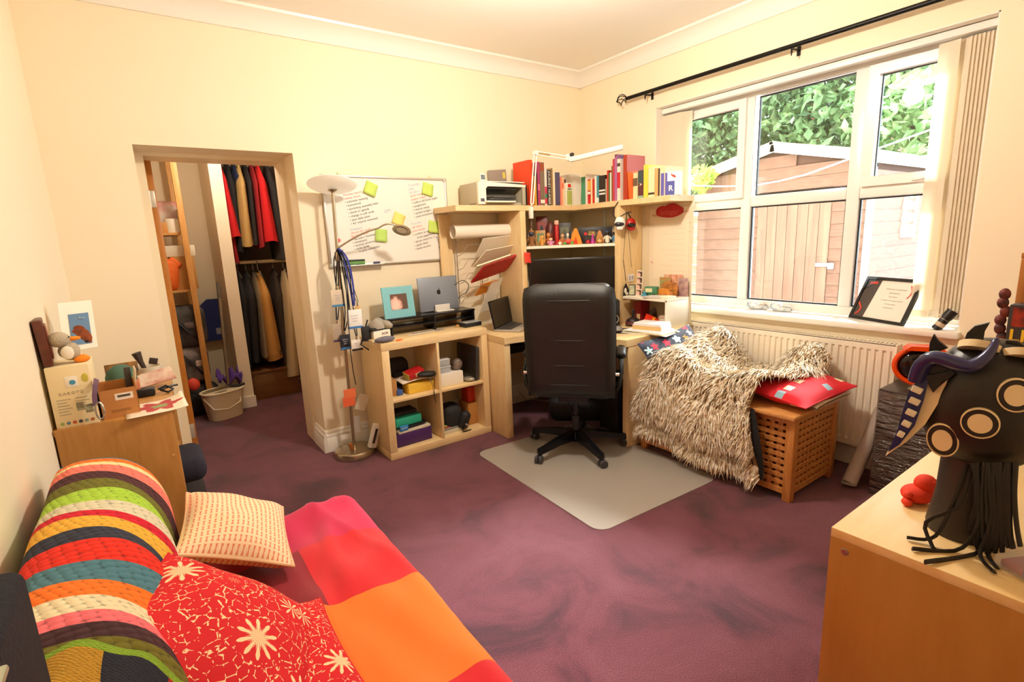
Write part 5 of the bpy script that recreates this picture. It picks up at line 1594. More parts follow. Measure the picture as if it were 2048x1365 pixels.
part('felt', MB().rbox((0, 0, 0.012), (0.13, 0.04, 0.024), 0.008), M('green_felt', '#6f9a56', 0.9), er)
part('cap', MB().rbox((0, 0, 0.029), (0.13, 0.04, 0.012), 0.005), M('dark_green_cap', '#2f3d28', 0.6), er)
q = at(753, 527, 'y', BW - 0.03)
mk = thing('marker_cap', 'short blue marker lying on the whiteboard tray', 'marker', (q.x, BW - 0.033, WBZ0 + 0.009), 0)
part('barrel', MB().cyl((-0.02, 0, 0.007), (0.02, 0, 0.007), 0.0068, n=10), M('marker_blue', '#3c4670', 0.5), mk)
part('tip', MB().cyl((0.02, 0, 0.007), (0.028, 0, 0.007), 0.005, 0.003, n=10), M('marker_tip', '#23294a', 0.5), mk)
for lab, u, c1_, rz in (('black clip magnet on a cord at the right of the whiteboard', 881, '#241c1c', 0.25), ('red and purple clip magnet on a cord at the right of the whiteboard', 888, '#cc2a4e', -0.02)):
    q = at(u, 497, 'y', BW - 0.014)
    t_ = thing('cord_magnet', lab, 'magnet', (q.x, BW - 0.016, q.z), (0, -rz, 0))
    part('body', MB().rbox((0, 0, 0), (0.018, 0.010, 0.034), 0.004), M('magnet_' + c1_.strip('#'), c1_, 0.4), t_)
    part('cord', MB().tube([(0, 0, 0.017), (-0.004, 0.002, 0.085)], 0.0012, 5), M('thin_cord', '#9a8a84', 0.7), t_)
    part('hook', MB().box((-0.004, 0.002, 0.088), (0.016, 0.004, 0.004)), M('thin_cord', '#9a8a84', 0.7), t_)
# ------------------------------------------------------------ top of the cube unit
ZK = EH
ri = thing('monitor_riser', 'black two-tier monitor riser on the cube shelf unit', 'monitor stand', (0, 0, ZK))
a, b = at(797, 677, 'z', ZK), at(936, 645, 'z', ZK)
ry = (a.y + b.y) / 2
ri.location = (a.x, ry, ZK)
rw_, rh_, rd_ = b.x - a.x, 0.115, 0.19
m_blk = M('black_gloss_board', '#131113', 0.22)
part('top_board', MB().rbox((rw_ / 2, rd_ / 2, rh_ - 0.007), (rw_ + 0.01, rd_, 0.014), 0.002), m_blk, ri)
part('shelf', MB().rbox((rw_ / 2, rd_ / 2, 0.055), (rw_ - 0.01, rd_ - 0.004, 0.010), 0.002), m_blk, ri)
for xx in (0.006, rw_ - 0.006, rw_ * 0.5):
    part('side_board', MB().rbox((xx, rd_ / 2, (rh_ - 0.014) / 2), (0.012, rd_ - 0.002, rh_ - 0.014), 0.002), m_blk, ri)
ZR = ZK + rh_ + 0.0005
YR = ry
# closed laptop standing in a holder
m_mac = M('space_grey_aluminium', '#8f97a4', 0.38, 0.5)
mb0, mb1 = at(841, 617, 'y', YR + 0.09), at(919, 607, 'y', YR + 0.09)
hgt = at(872, 554, 'y', YR + 0.10).z - ZR - 0.004
lp = thing('grey_laptop', 'closed grey laptop standing upright in a white holder on the riser', 'laptop', ((mb0.x + mb1.x) / 2, YR + 0.09, ZR + 0.004), (-0.10, 0, 0))
lw_ = (mb1.x - mb0.x)
part('body', MB().rbox((0, 0.006, hgt / 2), (lw_, 0.012, hgt), 0.006, seg=3), m_mac, lp)
part('lid_line', MB().box((0, 0.006, hgt / 2), (lw_ + 0.0006, 0.001, hgt + 0.0006)), M('lid_gap', '#3b3e44', 0.5), lp)
ap = []
for k in range(40):
    t = k / 40 * 2 * PI
    r_ = 0.0165 * (1 + 0.10 * math.cos(2 * t) * -1) * (1 - 0.14 * max(0, math.sin(t)) ** 8 - 0.10 * max(0, -math.sin(t)) ** 8)
    x_, z_ = r_ * math.cos(t), r_ * 1.08 * math.sin(t)
    db = math.hypot(x_ - 0.021, z_ - 0.003)
    if db < 0.0085:
        k_ = 0.0085 / db
        x_, z_ = 0.021 + (x_ - 0.021) * k_, 0.003 + (z_ - 0.003) * k_
    ap.append((x_, z_ + hgt * 0.55))
lf = [(0.001, hgt * 0.55 + 0.0195), (0.007, hgt * 0.55 + 0.022), (0.010, hgt * 0.55 + 0.031), (0.003, hgt * 0.55 + 0.027)]
part('logo', MB().prism(ap, -0.0008, 0.0, 'xz').prism(lf, -0.0008, 0, 'xz'), M('logo_black', '#0e0e10', 0.2), lp)
hs = thing('laptop_stand', 'small white metal laptop holder on the black riser', 'stand', ((mb0.x + mb1.x) / 2 + 0.02, YR + 0.075, ZR))
part('foot', MB().rbox((0, 0.0, 0.004), (0.14, 0.07, 0.008), 0.003), M('silver_white', '#e6e2da', 0.35, 0.2), hs)
part('jaw', MB().rbox((-0.01, 0.004, 0.029), (0.12, 0.008, 0.042), 0.003), M('silver_white', '#e6e2da', 0.35, 0.2), hs)
cb = [at(910, 570, 'y', YR + 0.1), at(925, 561, 'y', YR + 0.1), at(937, 570, 'y', YR + 0.12), at(932, 585, 'y', YR + 0.12), at(918, 595, 'y', YR + 0.12), at(917, 605, 'y', YR + 0.13)]
solo('charger_cable', MB().tube([spline([tuple(c) for c in cb], k / 24) for k in range(25)], 0.0028, 6), m_blackp, 'black charging cable looping from the grey laptop', 'cable')
# photo frame
f0, f1 = at(770, 627, 'z', ZR), at(830, 619, 'z', ZR)
f0.y = f1.y = YR + 0.03
f0 = at(770, 626, 'y', YR + 0.03); f1 = at(831, 619, 'y', YR + 0.03)
pf = thing('framed_photo', 'turquoise patterned photo frame with a portrait on the riser', 'photo frame', (f0.x, YR + 0.03, ZR), (-0.16, 0, 0))
fw_ = f1.x - f0.x
fh_ = at(793, 573, 'y', YR + 0.05).z - ZR
def scallop(nt, uv):
    mp = nd(nt, 'ShaderNodeMapping'); mp.inputs['Scale'].default_value = (16, 14, 1); nt.links.new(uv, mp.inputs[0])
    v = nd(nt, 'ShaderNodeTexVoronoi'); v.inputs['Randomness'].default_value = 0.0; nt.links.new(mp.outputs[0], v.inputs['Vector'])
    return mixc(nt, math_node(nt, 'LESS_THAN', math_node(nt, 'ABSOLUTE', math_node(nt, 'SUBTRACT', v.outputs['Distance'], 0.4)), 0.08), '#4aa6b4', '#a8d4d4')
m_scal = uvmat('turquoise_scallop', scallop, 0.5)
part('mount', slab4((0, 0, 0), (fw_, 0, 0), (fw_ * 1.0, 0, fh_), (0, 0, fh_), 0.012), m_scal, pf)
def snap(nt, uv):
    mp = nd(nt, 'ShaderNodeMapping'); mp.inputs['Location'].default_value = (-0.55, -0.35, 0); mp.inputs['Scale'].default_value = (1.9, 1.25, 1); nt.links.new(uv, mp.inputs[0])
    g_ = nd(nt, 'ShaderNodeTexGradient', gradient_type='SPHERICAL'); nt.links.new(mp.outputs[0], g_.inputs[0])
    n_ = nd(nt, 'ShaderNodeTexNoise'); n_.inputs['Scale'].default_value = 5; nt.links.new(uv, n_.inputs['Vector'])
    r = ramp(nt, [(0.0, '#5a4636'), (0.25, '#6a3f30'), (0.42, '#d9a896'), (0.7, '#e8c4b4')], 'LINEAR')
    nt.links.new(math_node(nt, 'ADD', g_.outputs['Fac'], math_node(nt, 'MULTIPLY', math_node(nt, 'SUBTRACT', n_.outputs['Fac'], 0.5), 0.6)), r.inputs[0])
    return r.outputs[0]
part('photo', slab4((fw_ * 0.24, -0.002, fh_ * 0.26), (fw_ * 0.78, -0.002, fh_ * 0.26), (fw_ * 0.78, -0.002, fh_ * 0.76), (fw_ * 0.24, -0.002, fh_ * 0.76), 0.002), uvmat('portrait_snapshot', snap, 0.4), pf)
part('easel_back', MB().box((fw_ / 2, 0.035, fh_ * 0.36), (0.05, 0.004, fh_ * 0.75), (0.35, 0, 0)), M('frame_back', '#3a3632', 0.7), pf)
q = at(797, 625, 'z', ZR)
solo('white_leaflet', MB().rbox((0, 0, 0.001), (0.20, 0.09, 0.002), 0.0005), m_pap, 'white leaflet under the orange card on the riser', 'leaflet', (q.x + 0.02, q.y + 0.005, ZR), (0, 0, 0.1))
solo('orange_card', MB().rbox((0, 0, 0.004), (0.11, 0.055, 0.008), 0.001).rbox((0.005, 0.004, 0.011), (0.10, 0.045, 0.005), 0.001), M('orange_card', '#e85a2a', 0.5), 'bright orange card packet in front of the photo frame', 'card packet', (q.x + 0.005, q.y + 0.01, ZR + 0.0022), (0, 0, 0.12))
# things on the unit top around the riser
def on_k(u, v):
    return at(u, v, 'z', ZK + 0.0005)
q = on_k(762, 676)
bx = thing('white_pouch_box', 'white cardboard box of folded pouches on the left end of the cube unit', 'box', (q.x, q.y + 0.03, ZK), 0.12)
part('body', MB().rbox((0, 0, 0.026), (0.125, 0.09, 0.052), 0.003), M('box_white', '#e9e2d6', 0.6), bx)
write('ACN', 0.022, M('dark_print', '#6a3a42', 0.6), bx, (0.02, -0.0462, 0.03), bold=True)
gp = thing('flat_hat', 'crumpled grey cap lying on the white pouch box', 'cap', (q.x - 0.005, q.y + 0.035, ZK + 0.052), 0.3)
def capf(a, b):
    t = 2 * PI * a
    r_ = 0.068 * math.sin(PI * (0.03 + 0.5 * b)) * (1 + 0.10 * math.sin(3 * t + 1))
    return (r_ * math.cos(t) * 1.05, r_ * math.sin(t) * 0.75, 0.012 + 0.062 * math.cos(PI * 0.5 * b) * (1 + 0.15 * math.sin(2 * t)))
part('crown', MB().grid(capf, 24, 8, closed_u=True), M('grey_felt', '#a39a8c', 0.9, bump=0.3, bs=90), gp, smooth=70)
part('brim', MB().ball((0.055, -0.025, 0.03), (0.04, 0.05, 0.028), rot=(0.2, 0.3, 0.2)), M('grey_felt', '#a39a8c', 0.9), gp)
part('band', MB().rbox((-0.03, -0.02, 0.012), (0.10, 0.05, 0.022), 0.009), M('black_band', '#26221f', 0.8), gp)
q2 = on_k(770, 686)
solo('glasses_pouch', MB().ball((0, 0, 0.02), (0.072, 0.028, 0.02), 20, 10), M('slate_pouch', '#69646e', 0.9, bump=0.5, bs=80), 'slate grey knitted glasses pouch at the front edge of the cube unit', 'pouch', (q2.x + 0.005, q2.y + 0.012, ZK), (0, 0, 0.1))
q3 = on_k(797, 683)
solo('orange_clip', MB().rbox((0, 0, 0.006), (0.03, 0.016, 0.012), 0.004).cyl((0.012, 0, 0.007), (0.03, 0.004, 0.007), 0.004, n=8), M('orange_plastic', '#f0782c', 0.4), 'small orange clip on the edge of the cube unit', 'clip', (q3.x + 0.005, q3.y + 0.01, ZK))
q3 = on_k(747, 688)
solo('white_bead', MB().ball((0, 0, 0.007), 0.007).ball((0.008, 0.003, 0.005), 0.005), M('bead_white', '#f0e6d2', 0.4), 'tiny white bead at the corner of the cube unit', 'bead', (q3.x + 0.006, q3.y + 0.012, ZK))
q4 = on_k(835, 670)
solo('pen', MB().cyl((-0.12, 0, 0.005), (0.09, 0.0, 0.005), 0.004, n=8).cyl((0.09, 0, 0.005), (0.10, 0, 0.005), 0.004, 0.001, n=8), M('pen_silver', '#d9d3c6', 0.3, 0.4), 'long silver pen lying in front of the riser', 'pen', (q4.x + 0.05, q4.y + 0.012, ZK), (0, 0, 0.12))
solo('printed_sheet', MB().bb((-0.12, -0.03, 0), (0.12, 0.03, 0.0012)), M('sheet_print', '#b7a89a', 0.7, var='#6e6a70', vs=40), 'printed sheet poking out from under the riser', 'paper', (q4.x + 0.11, q4.y + 0.055, ZK + 0.0005), (0, 0, 0.03))
q5 = on_k(945, 654)
dk = thing('docking_station', 'black docking station with silver top on the right of the cube unit', 'docking station', (q5.x + 0.008, q5.y + 0.045, ZK), 0.10)
part('body', MB().rbox((0, 0, 0.014), (0.15, 0.085, 0.028), 0.004), m_blackp, dk)
part('lid', MB().rbox((0.005, 0.003, 0.032), (0.14, 0.075, 0.008), 0.003), M('silver_lid', '#c5c8c8', 0.3, 0.5), dk)
q6 = on_k(917, 655)
solo('earphones_case', MB().rbox((0, 0, 0.006), (0.035, 0.02, 0.012), 0.005).rbox((0.004, 0.0, 0.015), (0.018, 0.012, 0.006), 0.003), M('gold_trinket', '#c99a58', 0.4), 'small golden trinket beside the docking station', 'trinket', (q6.x, q6.y + 0.015, ZK))
# ------------------------------------------------------------ inside the cube unit
yF = 3.12
Zl, Zu = ZS0 + 0.0005, ZS1 + 0.0005
carton('yellow_box', 'yellow cardboard box in the upper left compartment', 'box', 818, 870, 765, 3.13, Zu, 0.10, M('yellow_card', '#e8bc3c', 0.6), 790, rot=0.04)
carton('small_carton', 'tiny brown carton in the upper left compartment beside the divider wall', 'box', 783, 793, 760, 3.16, Zu, 0.08, M('brown_card', '#b07c44', 0.7))
carton('blue_booklet', 'flat blue booklet under the tiny brown carton', 'booklet', 794, 806, 781, 3.15, Zu, 0.12, M('blue_card', '#3a5a9a', 0.5))
hy = at(845, 765, 'y', 3.13).z
solo('magazine', MB().grid(lambda a, b: (0.24 * a - 0.12, 0.15 * b, 0.004 + 0.018 * math.sin(a * 2.4 + 0.4) + 0.01 * b), 10, 3), m_pap, 'white folded magazine lying across the yellow box', 'magazine', ((at(845, 765, 'y', 3.13)).x - 0.02, 3.14, hy + 0.004), (0, 0, 0.05)).modifiers.new('thick', 'SOLIDIFY').thickness = 0.006
solo('black_glasses_case', MB().ball((0, 0, 0.022), (0.075, 0.035, 0.022), 20, 10), M('soft_black', '#1a1817', 0.6), 'soft black glasses case with dangling cord on the magazine', 'case', (at(855, 757, 'y', 3.12).x, 3.125, hy + 0.03), (0, 0.1, 0.05))
cdx = at(862, 765, 'y', 3.075).x
solo('glasses_string', MB().tube([(cdx, 3.105, hy + 0.03), (cdx + 0.004, 3.064, hy - 0.02), (cdx + 0.012, 3.060, hy - 0.10), (cdx + 0.02, 3.062, hy - 0.145)], 0.0018, 5).tube([(cdx + 0.008, 3.105, hy + 0.03), (cdx + 0.016, 3.064, hy - 0.03), (cdx + 0.012, 3.060, hy - 0.11)], 0.0018, 5), m_blackp, 'thin black cord dangling over the yellow box', 'cord')
rbx = thing('red_packet', 'red packet with a yellow label tilted on top of the magazine', 'packet', (at(828, 733, 'y', 3.17).x, 3.18, hy + 0.045), (0.2, -0.22, 0.1))
part('body', MB().rbox((0, 0, 0.02), (0.125, 0.08, 0.045), 0.006), M('red_card', '#b51c20', 0.45), rbx)
part('label', MB().bb((-0.01, -0.042, 0.008), (0.03, -0.0402, 0.034)), M('cream_label', '#e8c48c', 0.6), rbx)
part('side_label', MB().rbox((-0.057, 0, 0.02), (0.014, 0.078, 0.043), 0.004), M('lime_label', '#a8a03c', 0.6), rbx)
solo('black_rucksack', MB().rbox((0, 0.06, 0.11), (0.20, 0.11, 0.21), 0.05, seg=4).rbox((0.02, -0.005, 0.08), (0.12, 0.03, 0.10), 0.014, seg=3), M('black_nylon', '#1b1a1c', 0.7, bump=0.3, bs=60), 'black nylon bag at the back of the upper left compartment', 'bag', (EX + 0.19, 3.30, Zu), smooth=60)
carton('white_carton', 'plain white box in the upper right compartment', 'box', 879.5, 927, 746, 3.13, Zu, 0.13, M('carton_white', '#efe8da', 0.6), 768, rot=-0.03)
zc = at(900, 748, 'y', 3.13).z + 0.002
cx0 = at(892, 735, 'y', 3.14).x
for k, (lab) in enumerate(('clear plastic tub standing directly on the white box', 'clear plastic tub stacked on top of the other tub')):
    t_ = thing('plastic_tub', lab, 'plastic tub', (cx0 - 0.002, 3.19, zc + k * 0.052), 0.03)
    part('tub', MB().rbox((0, 0, 0.022), (0.088 - 0.006 * k, 0.085, 0.044), 0.006), M('cloudy_plastic', '#c9cdd4', 0.2, alpha=0.75), t_)
    part('lid', MB().rbox((0, 0, 0.047), (0.092 - 0.006 * k, 0.09, 0.007), 0.003), M('cloudy_lid', '#dfe0e4', 0.25), t_)
solo('wrapped_parcel', MB().ball((0, 0, 0.045), (0.042, 0.035, 0.045), 18, 10), M('bubble_wrap', '#8a7a6c', 0.15, var='#5a4c44', vs=25, bump=1.0, bs=45), 'bubble-wrapped lump beside the clear tubs', 'parcel', (at(917, 735, 'y', 3.16).x, 3.18, zc - 0.002))
solo('silver_mouse', MB().ball((0, 0, 0.016), (0.030, 0.05, 0.018), 18, 10), M('silver_plastic', '#a79e92', 0.3, 0.5), 'silver computer mouse in the upper right compartment', 'mouse', (at(939, 762, 'y', 3.13).x, 3.14, Zu), (0, 0, 0.5))
lpx = at(948, 720, 'y', 3.2)
ob = thing('old_laptop', 'closed black laptop standing on edge against the compartment side', 'laptop', (EX + EW - T_ - 0.022, 3.10, Zu), (0, 0.06, 0))
part('body', MB().rbox((-0.006, 0.14, 0.125), (0.026, 0.28, 0.245), 0.006), M('dark_laptop', '#3a3634', 0.35), ob)
part('lid', MB().rbox((-0.020, 0.14, 0.125), (0.006, 0.276, 0.24), 0.002), M('dark_laptop_lid', '#2b2827', 0.3), ob)
solo('coiled_cable', MB().tube([(EX + 0.44 + 0.10 * t_ + 0.02 * math.sin(9 * t_), 3.30, Zu + 0.24 - 0.12 * t_ + 0.03 * math.sin(14 * t_)) for t_ in [k / 20 for k in range(21)]], 0.003, 6), m_blackp, 'black cable drooping at the back of the upper right compartment', 'cable')
pb = carton('purple_box', 'flat purple box at the bottom of the lower left compartment', 'box', 794, 866, 862, 3.13, Zl, 0.20, M('purple_card', '#43205c', 0.5), 884, rot=0.04)
zp = at(830, 862, 'y', 3.13).z + 0.001
px0, px1 = at(796, 858, 'y', 3.14).x, at(862, 858, 'y', 3.14).x
solo('ring_pad', MB().rbox((0, 0.09, 0.008), (px1 - px0, 0.18, 0.016), 0.002), M('pad_paper', '#dcd2bc', 0.7), 'cream ring pad lying on the purple box', 'notepad', ((px0 + px1) / 2, 3.135, zp), (0, 0, 0.05))
solo('black_tray_lid', MB().rbox((0, 0.09, 0.008), (0.16, 0.16, 0.016), 0.004, rot=(0, -0.05, 0)), m_blackp, 'thin black plastic case on the ring pad', 'case', (px0 + 0.14, 3.14, zp + 0.022), (0, 0, 0.08))
bb_ = thing('blue_carton', 'small bright blue carton with white lettering in the lower left compartment', 'box', (at(810, 858, 'y', 3.12).x, 3.128, zp + 0.017), 0.1)
part('body', MB().rbox((0, 0.008, 0.018), (0.062, 0.015, 0.036), 0.002), M('sky_blue_card', '#3a86c8', 0.5), bb_)
write('family kit', 0.012, M('white_ink', '#f6f4ee', 0.5), bb_, (0, -0.0005, 0.02))
carton('turquoise_box', 'turquoise box stacked in the lower left compartment', 'box', 790, 844, 834, 3.16, zp + 0.040, 0.12, M('turquoise_card', '#2fb08e', 0.5), rot=0.08)
solo('dark_folder_stack', MB().rbox((0, 0.06, 0.012), (0.17, 0.12, 0.024), 0.004), M('dark_stack', '#23211f', 0.7), 'dark flat case at the top of the lower left stack', 'case', (px0 + 0.09, 3.20, at(815, 834, 'y', 3.16).z + 0.002))
for k, (lab, c, h_) in enumerate((('cream catalogue at the bottom of the lower right stack', '#cfc4ac', 0.022), ('grey catalogue in the lower right stack', '#8f8a80', 0.014), ('red-edged magazine near the top of the lower right stack', '#b84a3c', 0.008), ('lime green magazine topping the lower right stack', '#a6b84e', 0.008))):
    solo('catalogue', MB().rbox((0, 0.09, h_ / 2), (0.15 - 0.01 * k, 0.18, h_), 0.001), M('cat_' + c.strip('#'), c, 0.6), lab, 'magazine', (EX + EW / 2 + 0.10, 3.13 + 0.01 * k, Zl + (0, 0.0225, 0.037, 0.0455)[k]), (0, 0, 0.02 * k))
carton('red_carton', 'red carton standing on the brown carton in the lower right compartment', 'box', 935, 949, 775, 3.20, at(945, 806, 'y', 3.18).z + 0.002, 0.10, M('red_carton', '#c8321c', 0.5))
kb = carton('brown_carton', 'upright brown carton at the right of the lower right compartment', 'box', 938, 958, 806, 3.18, Zl, 0.14, M('kraft_card', '#b9803c', 0.7, bump=0.1, bs=40), 840)
bg = thing('black_shoulder_bag', 'limp black bag with straps spilling from the lower right compartment', 'bag', (at(925, 860, 'y', 3.10).x, 3.13, Zl))
part('body', MB().rbox((-0.03, 0.09, 0.10), (0.16, 0.16, 0.19), 0.06, seg=4).rbox((0.035, 0.0, 0.075), (0.075, 0.07, 0.13), 0.03, seg=4, rot=(0.2, 0.3, 0)), M('black_nylon', '#1b1a1c', 0.7), bg, smooth=60)
part('strap', MB().tube([(0.05, -0.02, 0.09), (0.03, -0.045, 0.05), (-0.01, -0.045, 0.02), (0.0, -0.05, 0.006), (0.06, -0.045, 0.006)], 0.012, 8, flat=0.3), m_blackp, bg)
part('buckle', MB().rbox((0.028, -0.05, 0.052), (0.03, 0.006, 0.012), 0.002, rot=(0, 0.6, 0)), M('buckle_steel', '#c9c4ba', 0.3, 0.7), bg)
# ------------------------------------------------------------ desk top
ZD = DZT + 0.0005
a, b = at(987, 664, 'z', ZD), at(1030, 644, 'z', ZD)
hd_ = (b - a).normalized()
nrm = Vector((hd_.y, -hd_.x, 0))
lt = thing('silver_laptop', 'open silver laptop with dark screen on the left wing of the corner desk', 'laptop')
lt.matrix_world = axes((a + b) / 2, hd_, Vector((-hd_.y, hd_.x, 0)))
L_w = (b - a).length
part('base', MB().rbox((0, -0.105, 0.008), (L_w, 0.21, 0.014), 0.004), M('laptop_silver', '#c3bfb8', 0.3, 0.6), lt)
part('keyboard', MB().rbox((0, -0.075, 0.0155), (L_w * 0.9, 0.11, 0.002), 0.001), M('keys_dark', '#3a3836', 0.5), lt)
part('touchpad', MB().rbox((0, -0.175, 0.0155), (L_w * 0.36, 0.055, 0.0012), 0.0005), M('pad_silver', '#aaa6a0', 0.35, 0.5), lt)
sc_ = part('screen', MB().rbox((0, 0.012, 0.115), (L_w, 0.007, 0.215), 0.003, rot=(-0.20, 0, 0)), M('bezel_black', '#101012', 0.25), lt)
part('display', MB().box((0, 0.0078, 0.118), (L_w * 0.94, 0.001, 0.19), (-0.20, 0, 0)), M('screen_off', '#0c0e12', 0.12), sc_)
write('hp', 0.014, M('logo_silver', '#a8a8a8', 0.4), sc_, (0, -0.0085, 0.032), (PI / 2 - 0.20, 0, 0))
# monitor on the desk, behind the chair
mt = axes(Vector((2.69, 2.985, DZT)), Vector((0.70, -0.62, 0)), Vector((0.62, 0.70, 0)))
mo = thing('monitor', 'wide black monitor on the corner desk behind the chair', 'monitor')
mo.matrix_world = mt
part('panel', MB().rbox((0, -0.02, 0.322), (0.665, 0.035, 0.37), 0.008), M('monitor_black', '#17130f', 0.35), mo)
part('display', MB().bb((-0.318, -0.0385, 0.155), (0.318, -0.0375, 0.492)), M('display_off', '#15110d', 0.22), mo)
part('stand_neck', MB().rbox((0, 0.02, 0.10), (0.06, 0.03, 0.20), 0.006), m_blackp, mo)
part('stand_foot', MB().rbox((0, 0.0, 0.006), (0.24, 0.18, 0.012), 0.006), m_blackp, mo)
# speakers
for lab, uv_, dep in (('black desktop speaker with pale ring right of the chair', (1229, 652), 0.0),):
    q = at(1226, 655, 'z', ZD)
    s_ = thing('speaker', lab, 'speaker', (q.x + 0.03, q.y + 0.03, DZT), math.radians(-40))
    part('cabinet', MB().rbox((0, 0, 0.10), (0.09, 0.10, 0.20), 0.008), m_blackp, s_)
    part('ring', MB().lathe([(0.030, 0), (0.034, -0.004), (0.034, -0.006), (0.028, -0.006), (0.026, 0)], 24, T=mtx((0.005, -0.050, 0.062), (-PI / 2, 0, 0)), caps=False), M('ring_grey', '#b3aca0', 0.3, 0.5), s_)
    part('cone', MB().lathe([(0.027, 0.0), (0.012, 0.012), (0.008, 0.006), (0, 0.004)], 24, T=mtx((0.005, -0.0515, 0.062), (-PI / 2, 0, 0)), caps=False), M('cone_dark', '#2a2826', 0.5), s_)
q = at(1236, 664, 'z', ZD)
ms = thing('computer_mouse', 'grey computer mouse on a dark mat right of the chair', 'mouse', (q.x, q.y, ZD + 0.002), math.radians(-50))
part('shell', MB().ball((0, 0, 0.018), (0.032, 0.055, 0.020), 18, 10), M('mouse_grey', '#8d8a88', 0.35), ms)
part('wheel', MB().cyl((-0.004, 0.025, 0.034), (0.004, 0.025, 0.034), 0.008, n=12), m_blackp, ms)
solo('mouse_mat', MB().rbox((0, 0, 0.001), (0.24, 0.20, 0.002), 0.0008), M('mat_black', '#1d1b1c', 0.8), 'black mouse mat on the right wing of the desk', 'mouse mat', (q.x + 0.02, q.y + 0.03, ZD - 0.0004), (0, 0, math.radians(-50)))
# pile of books and papers on the right wing
q = at(1300, 668, 'z', ZD)
zc = ZD
for i, (lab, w_, d_, h_, c, rz) in enumerate([('white sheet at the bottom of the paper pile on the desk', 0.33, 0.22, 0.004, '#e9e6ea', 0.10), ('pale green sheet in the paper pile on the desk', 0.30, 0.21, 0.004, '#d5dcae', 0.02), ('cream exercise book in the paper pile on the desk', 0.31, 0.20, 0.007, '#efe0b8', -0.06), ('white leaflet pad under the thick paperback', 0.27, 0.20, 0.007, '#e8e6ee', 0.05)]):
    solo('paper_sheet', MB().rbox((0, 0, h_ / 2), (d_, w_, h_), 0.001), M('pile_' + c.strip('#'), c, 0.7), lab, 'papers', (q.x + 0.045 - 0.004 * i, q.y + 0.035, zc), (0, 0, rz + 0.15))
    zc += h_ + 0.0003
tk = thing('thick_paperback', 'thick white paperback with yellowed page edges on the paper pile', 'book', (q.x + 0.05, q.y + 0.03, zc), 0.22)
part('pages', MB().bb((-0.07, -0.105, 0.002), (0.068, 0.105, 0.030)), M('yellowed_pages', '#e0bb78', 0.8), tk)
part('cover', MB().bb((-0.072, -0.108, 0), (0.071, 0.108, 0.002)).bb((-0.072, -0.108, 0.030), (0.071, 0.108, 0.032)).bb((-0.072, -0.109, 0.0), (0.071, -0.1055, 0.032)), M('white_cover', '#f0edf0', 0.5), tk)
solo('hardback_journal', MB().rbox((0, 0, 0.007), (0.14, 0.20, 0.014), 0.002), M('journal_white', '#efeaea', 0.6), 'white hardback journal topping the paper pile on the desk', 'book', (q.x + 0.055, q.y + 0.03, zc + 0.0325), (0, 0, 0.18))
# ------------------------------------------------------------ right end of the hutch: small shelf
ZSS = DZT + 0.2145
rb = thing('red_box', 'dark red box standing inside the small white shelf', 'box', (3.02, 2.585, ZD), 0)
part('body', MB().rbox((0, 0, 0.085), (0.10, 0.07, 0.17), 0.003), M('dark_red_card', '#8e1416', 0.5), rb)
part('label', MB().bb((-0.0515, -0.03, 0.02), (-0.05, 0.0, 0.075)), M('cream_label', '#e8c48c', 0.6), rb)
hl = thing('toy_helmet', 'black toy cap with maroon visor on the desk under the small shelf', 'toy', (2.90, 2.56, ZD), 0.4)
part('dome', MB().lathe([(0.055, 0), (0.056, 0.02), (0.045, 0.045), (0.02, 0.058), (0, 0.06)], 20), M('helmet_black', '#2a1f1e', 0.4), hl)
part('visor', MB().ball((-0.045, 0, 0.02), (0.03, 0.045, 0.016)), M('helmet_maroon', '#5a1f22', 0.4), hl)
part('crest', MB().prism([(0, 0.055), (0.04, 0.075), (0.02, 0.11), (0.0, 0.12), (-0.01, 0.085)], -0.008, 0.008, 'xz'), M('helmet_black', '#2a1f1e', 0.4), hl)
pk = thing('snack_packet', 'red and orange foil packet under the small white shelf', 'packet', (2.93, 2.40, ZD + 0.045), (0.5, -0.35, 0.5))
part('foil', cushion_mb(0.10, 0.13, 0.03, 10, 0.04, 3, 0.004), M('red_foil', '#d8301a', 0.3), pk, smooth=60)
part('band', cushion_mb(0.102, 0.035, 0.033, 8, 0.02, 4, 0.0), M('orange_foil', '#f0a02c', 0.3), pk, smooth=60)
solo('grey_sock', MB().tube([(3.05, 2.50, ZD + 0.05), (3.0, 2.46, ZD + 0.09), (2.97, 2.42, ZD + 0.125)], [0.03, 0.028, 0.012], 10), M('dark_plush', '#4a403a', 0.9, bump=0.4, bs=90), 'dark grey plush tail behind the red packet', 'plush')
solo('beige_pouch', MB().rbox((0, 0, 0.045), (0.12, 0.12, 0.09), 0.03, seg=3), M('beige_cloth', '#bfa68c', 0.9), 'beige cloth pouch at the back of the small white shelf', 'pouch', (3.02, 2.335, ZD), smooth=60)
ft = thing('floral_tin', 'small floral patterned tin inside the small white shelf', 'tin', (2.93, 2.295, ZD), 0)
part('body', MB().rbox((0, 0, 0.03), (0.06, 0.05, 0.06), 0.004), M('tin_floral', '#e9e0cc', 0.5, var='#b85a4a', vs=70), ft)
part('lid', MB().rbox((0, 0, 0.064), (0.062, 0.052, 0.008), 0.003), M('tin_lid', '#dfd4bc', 0.4), ft)
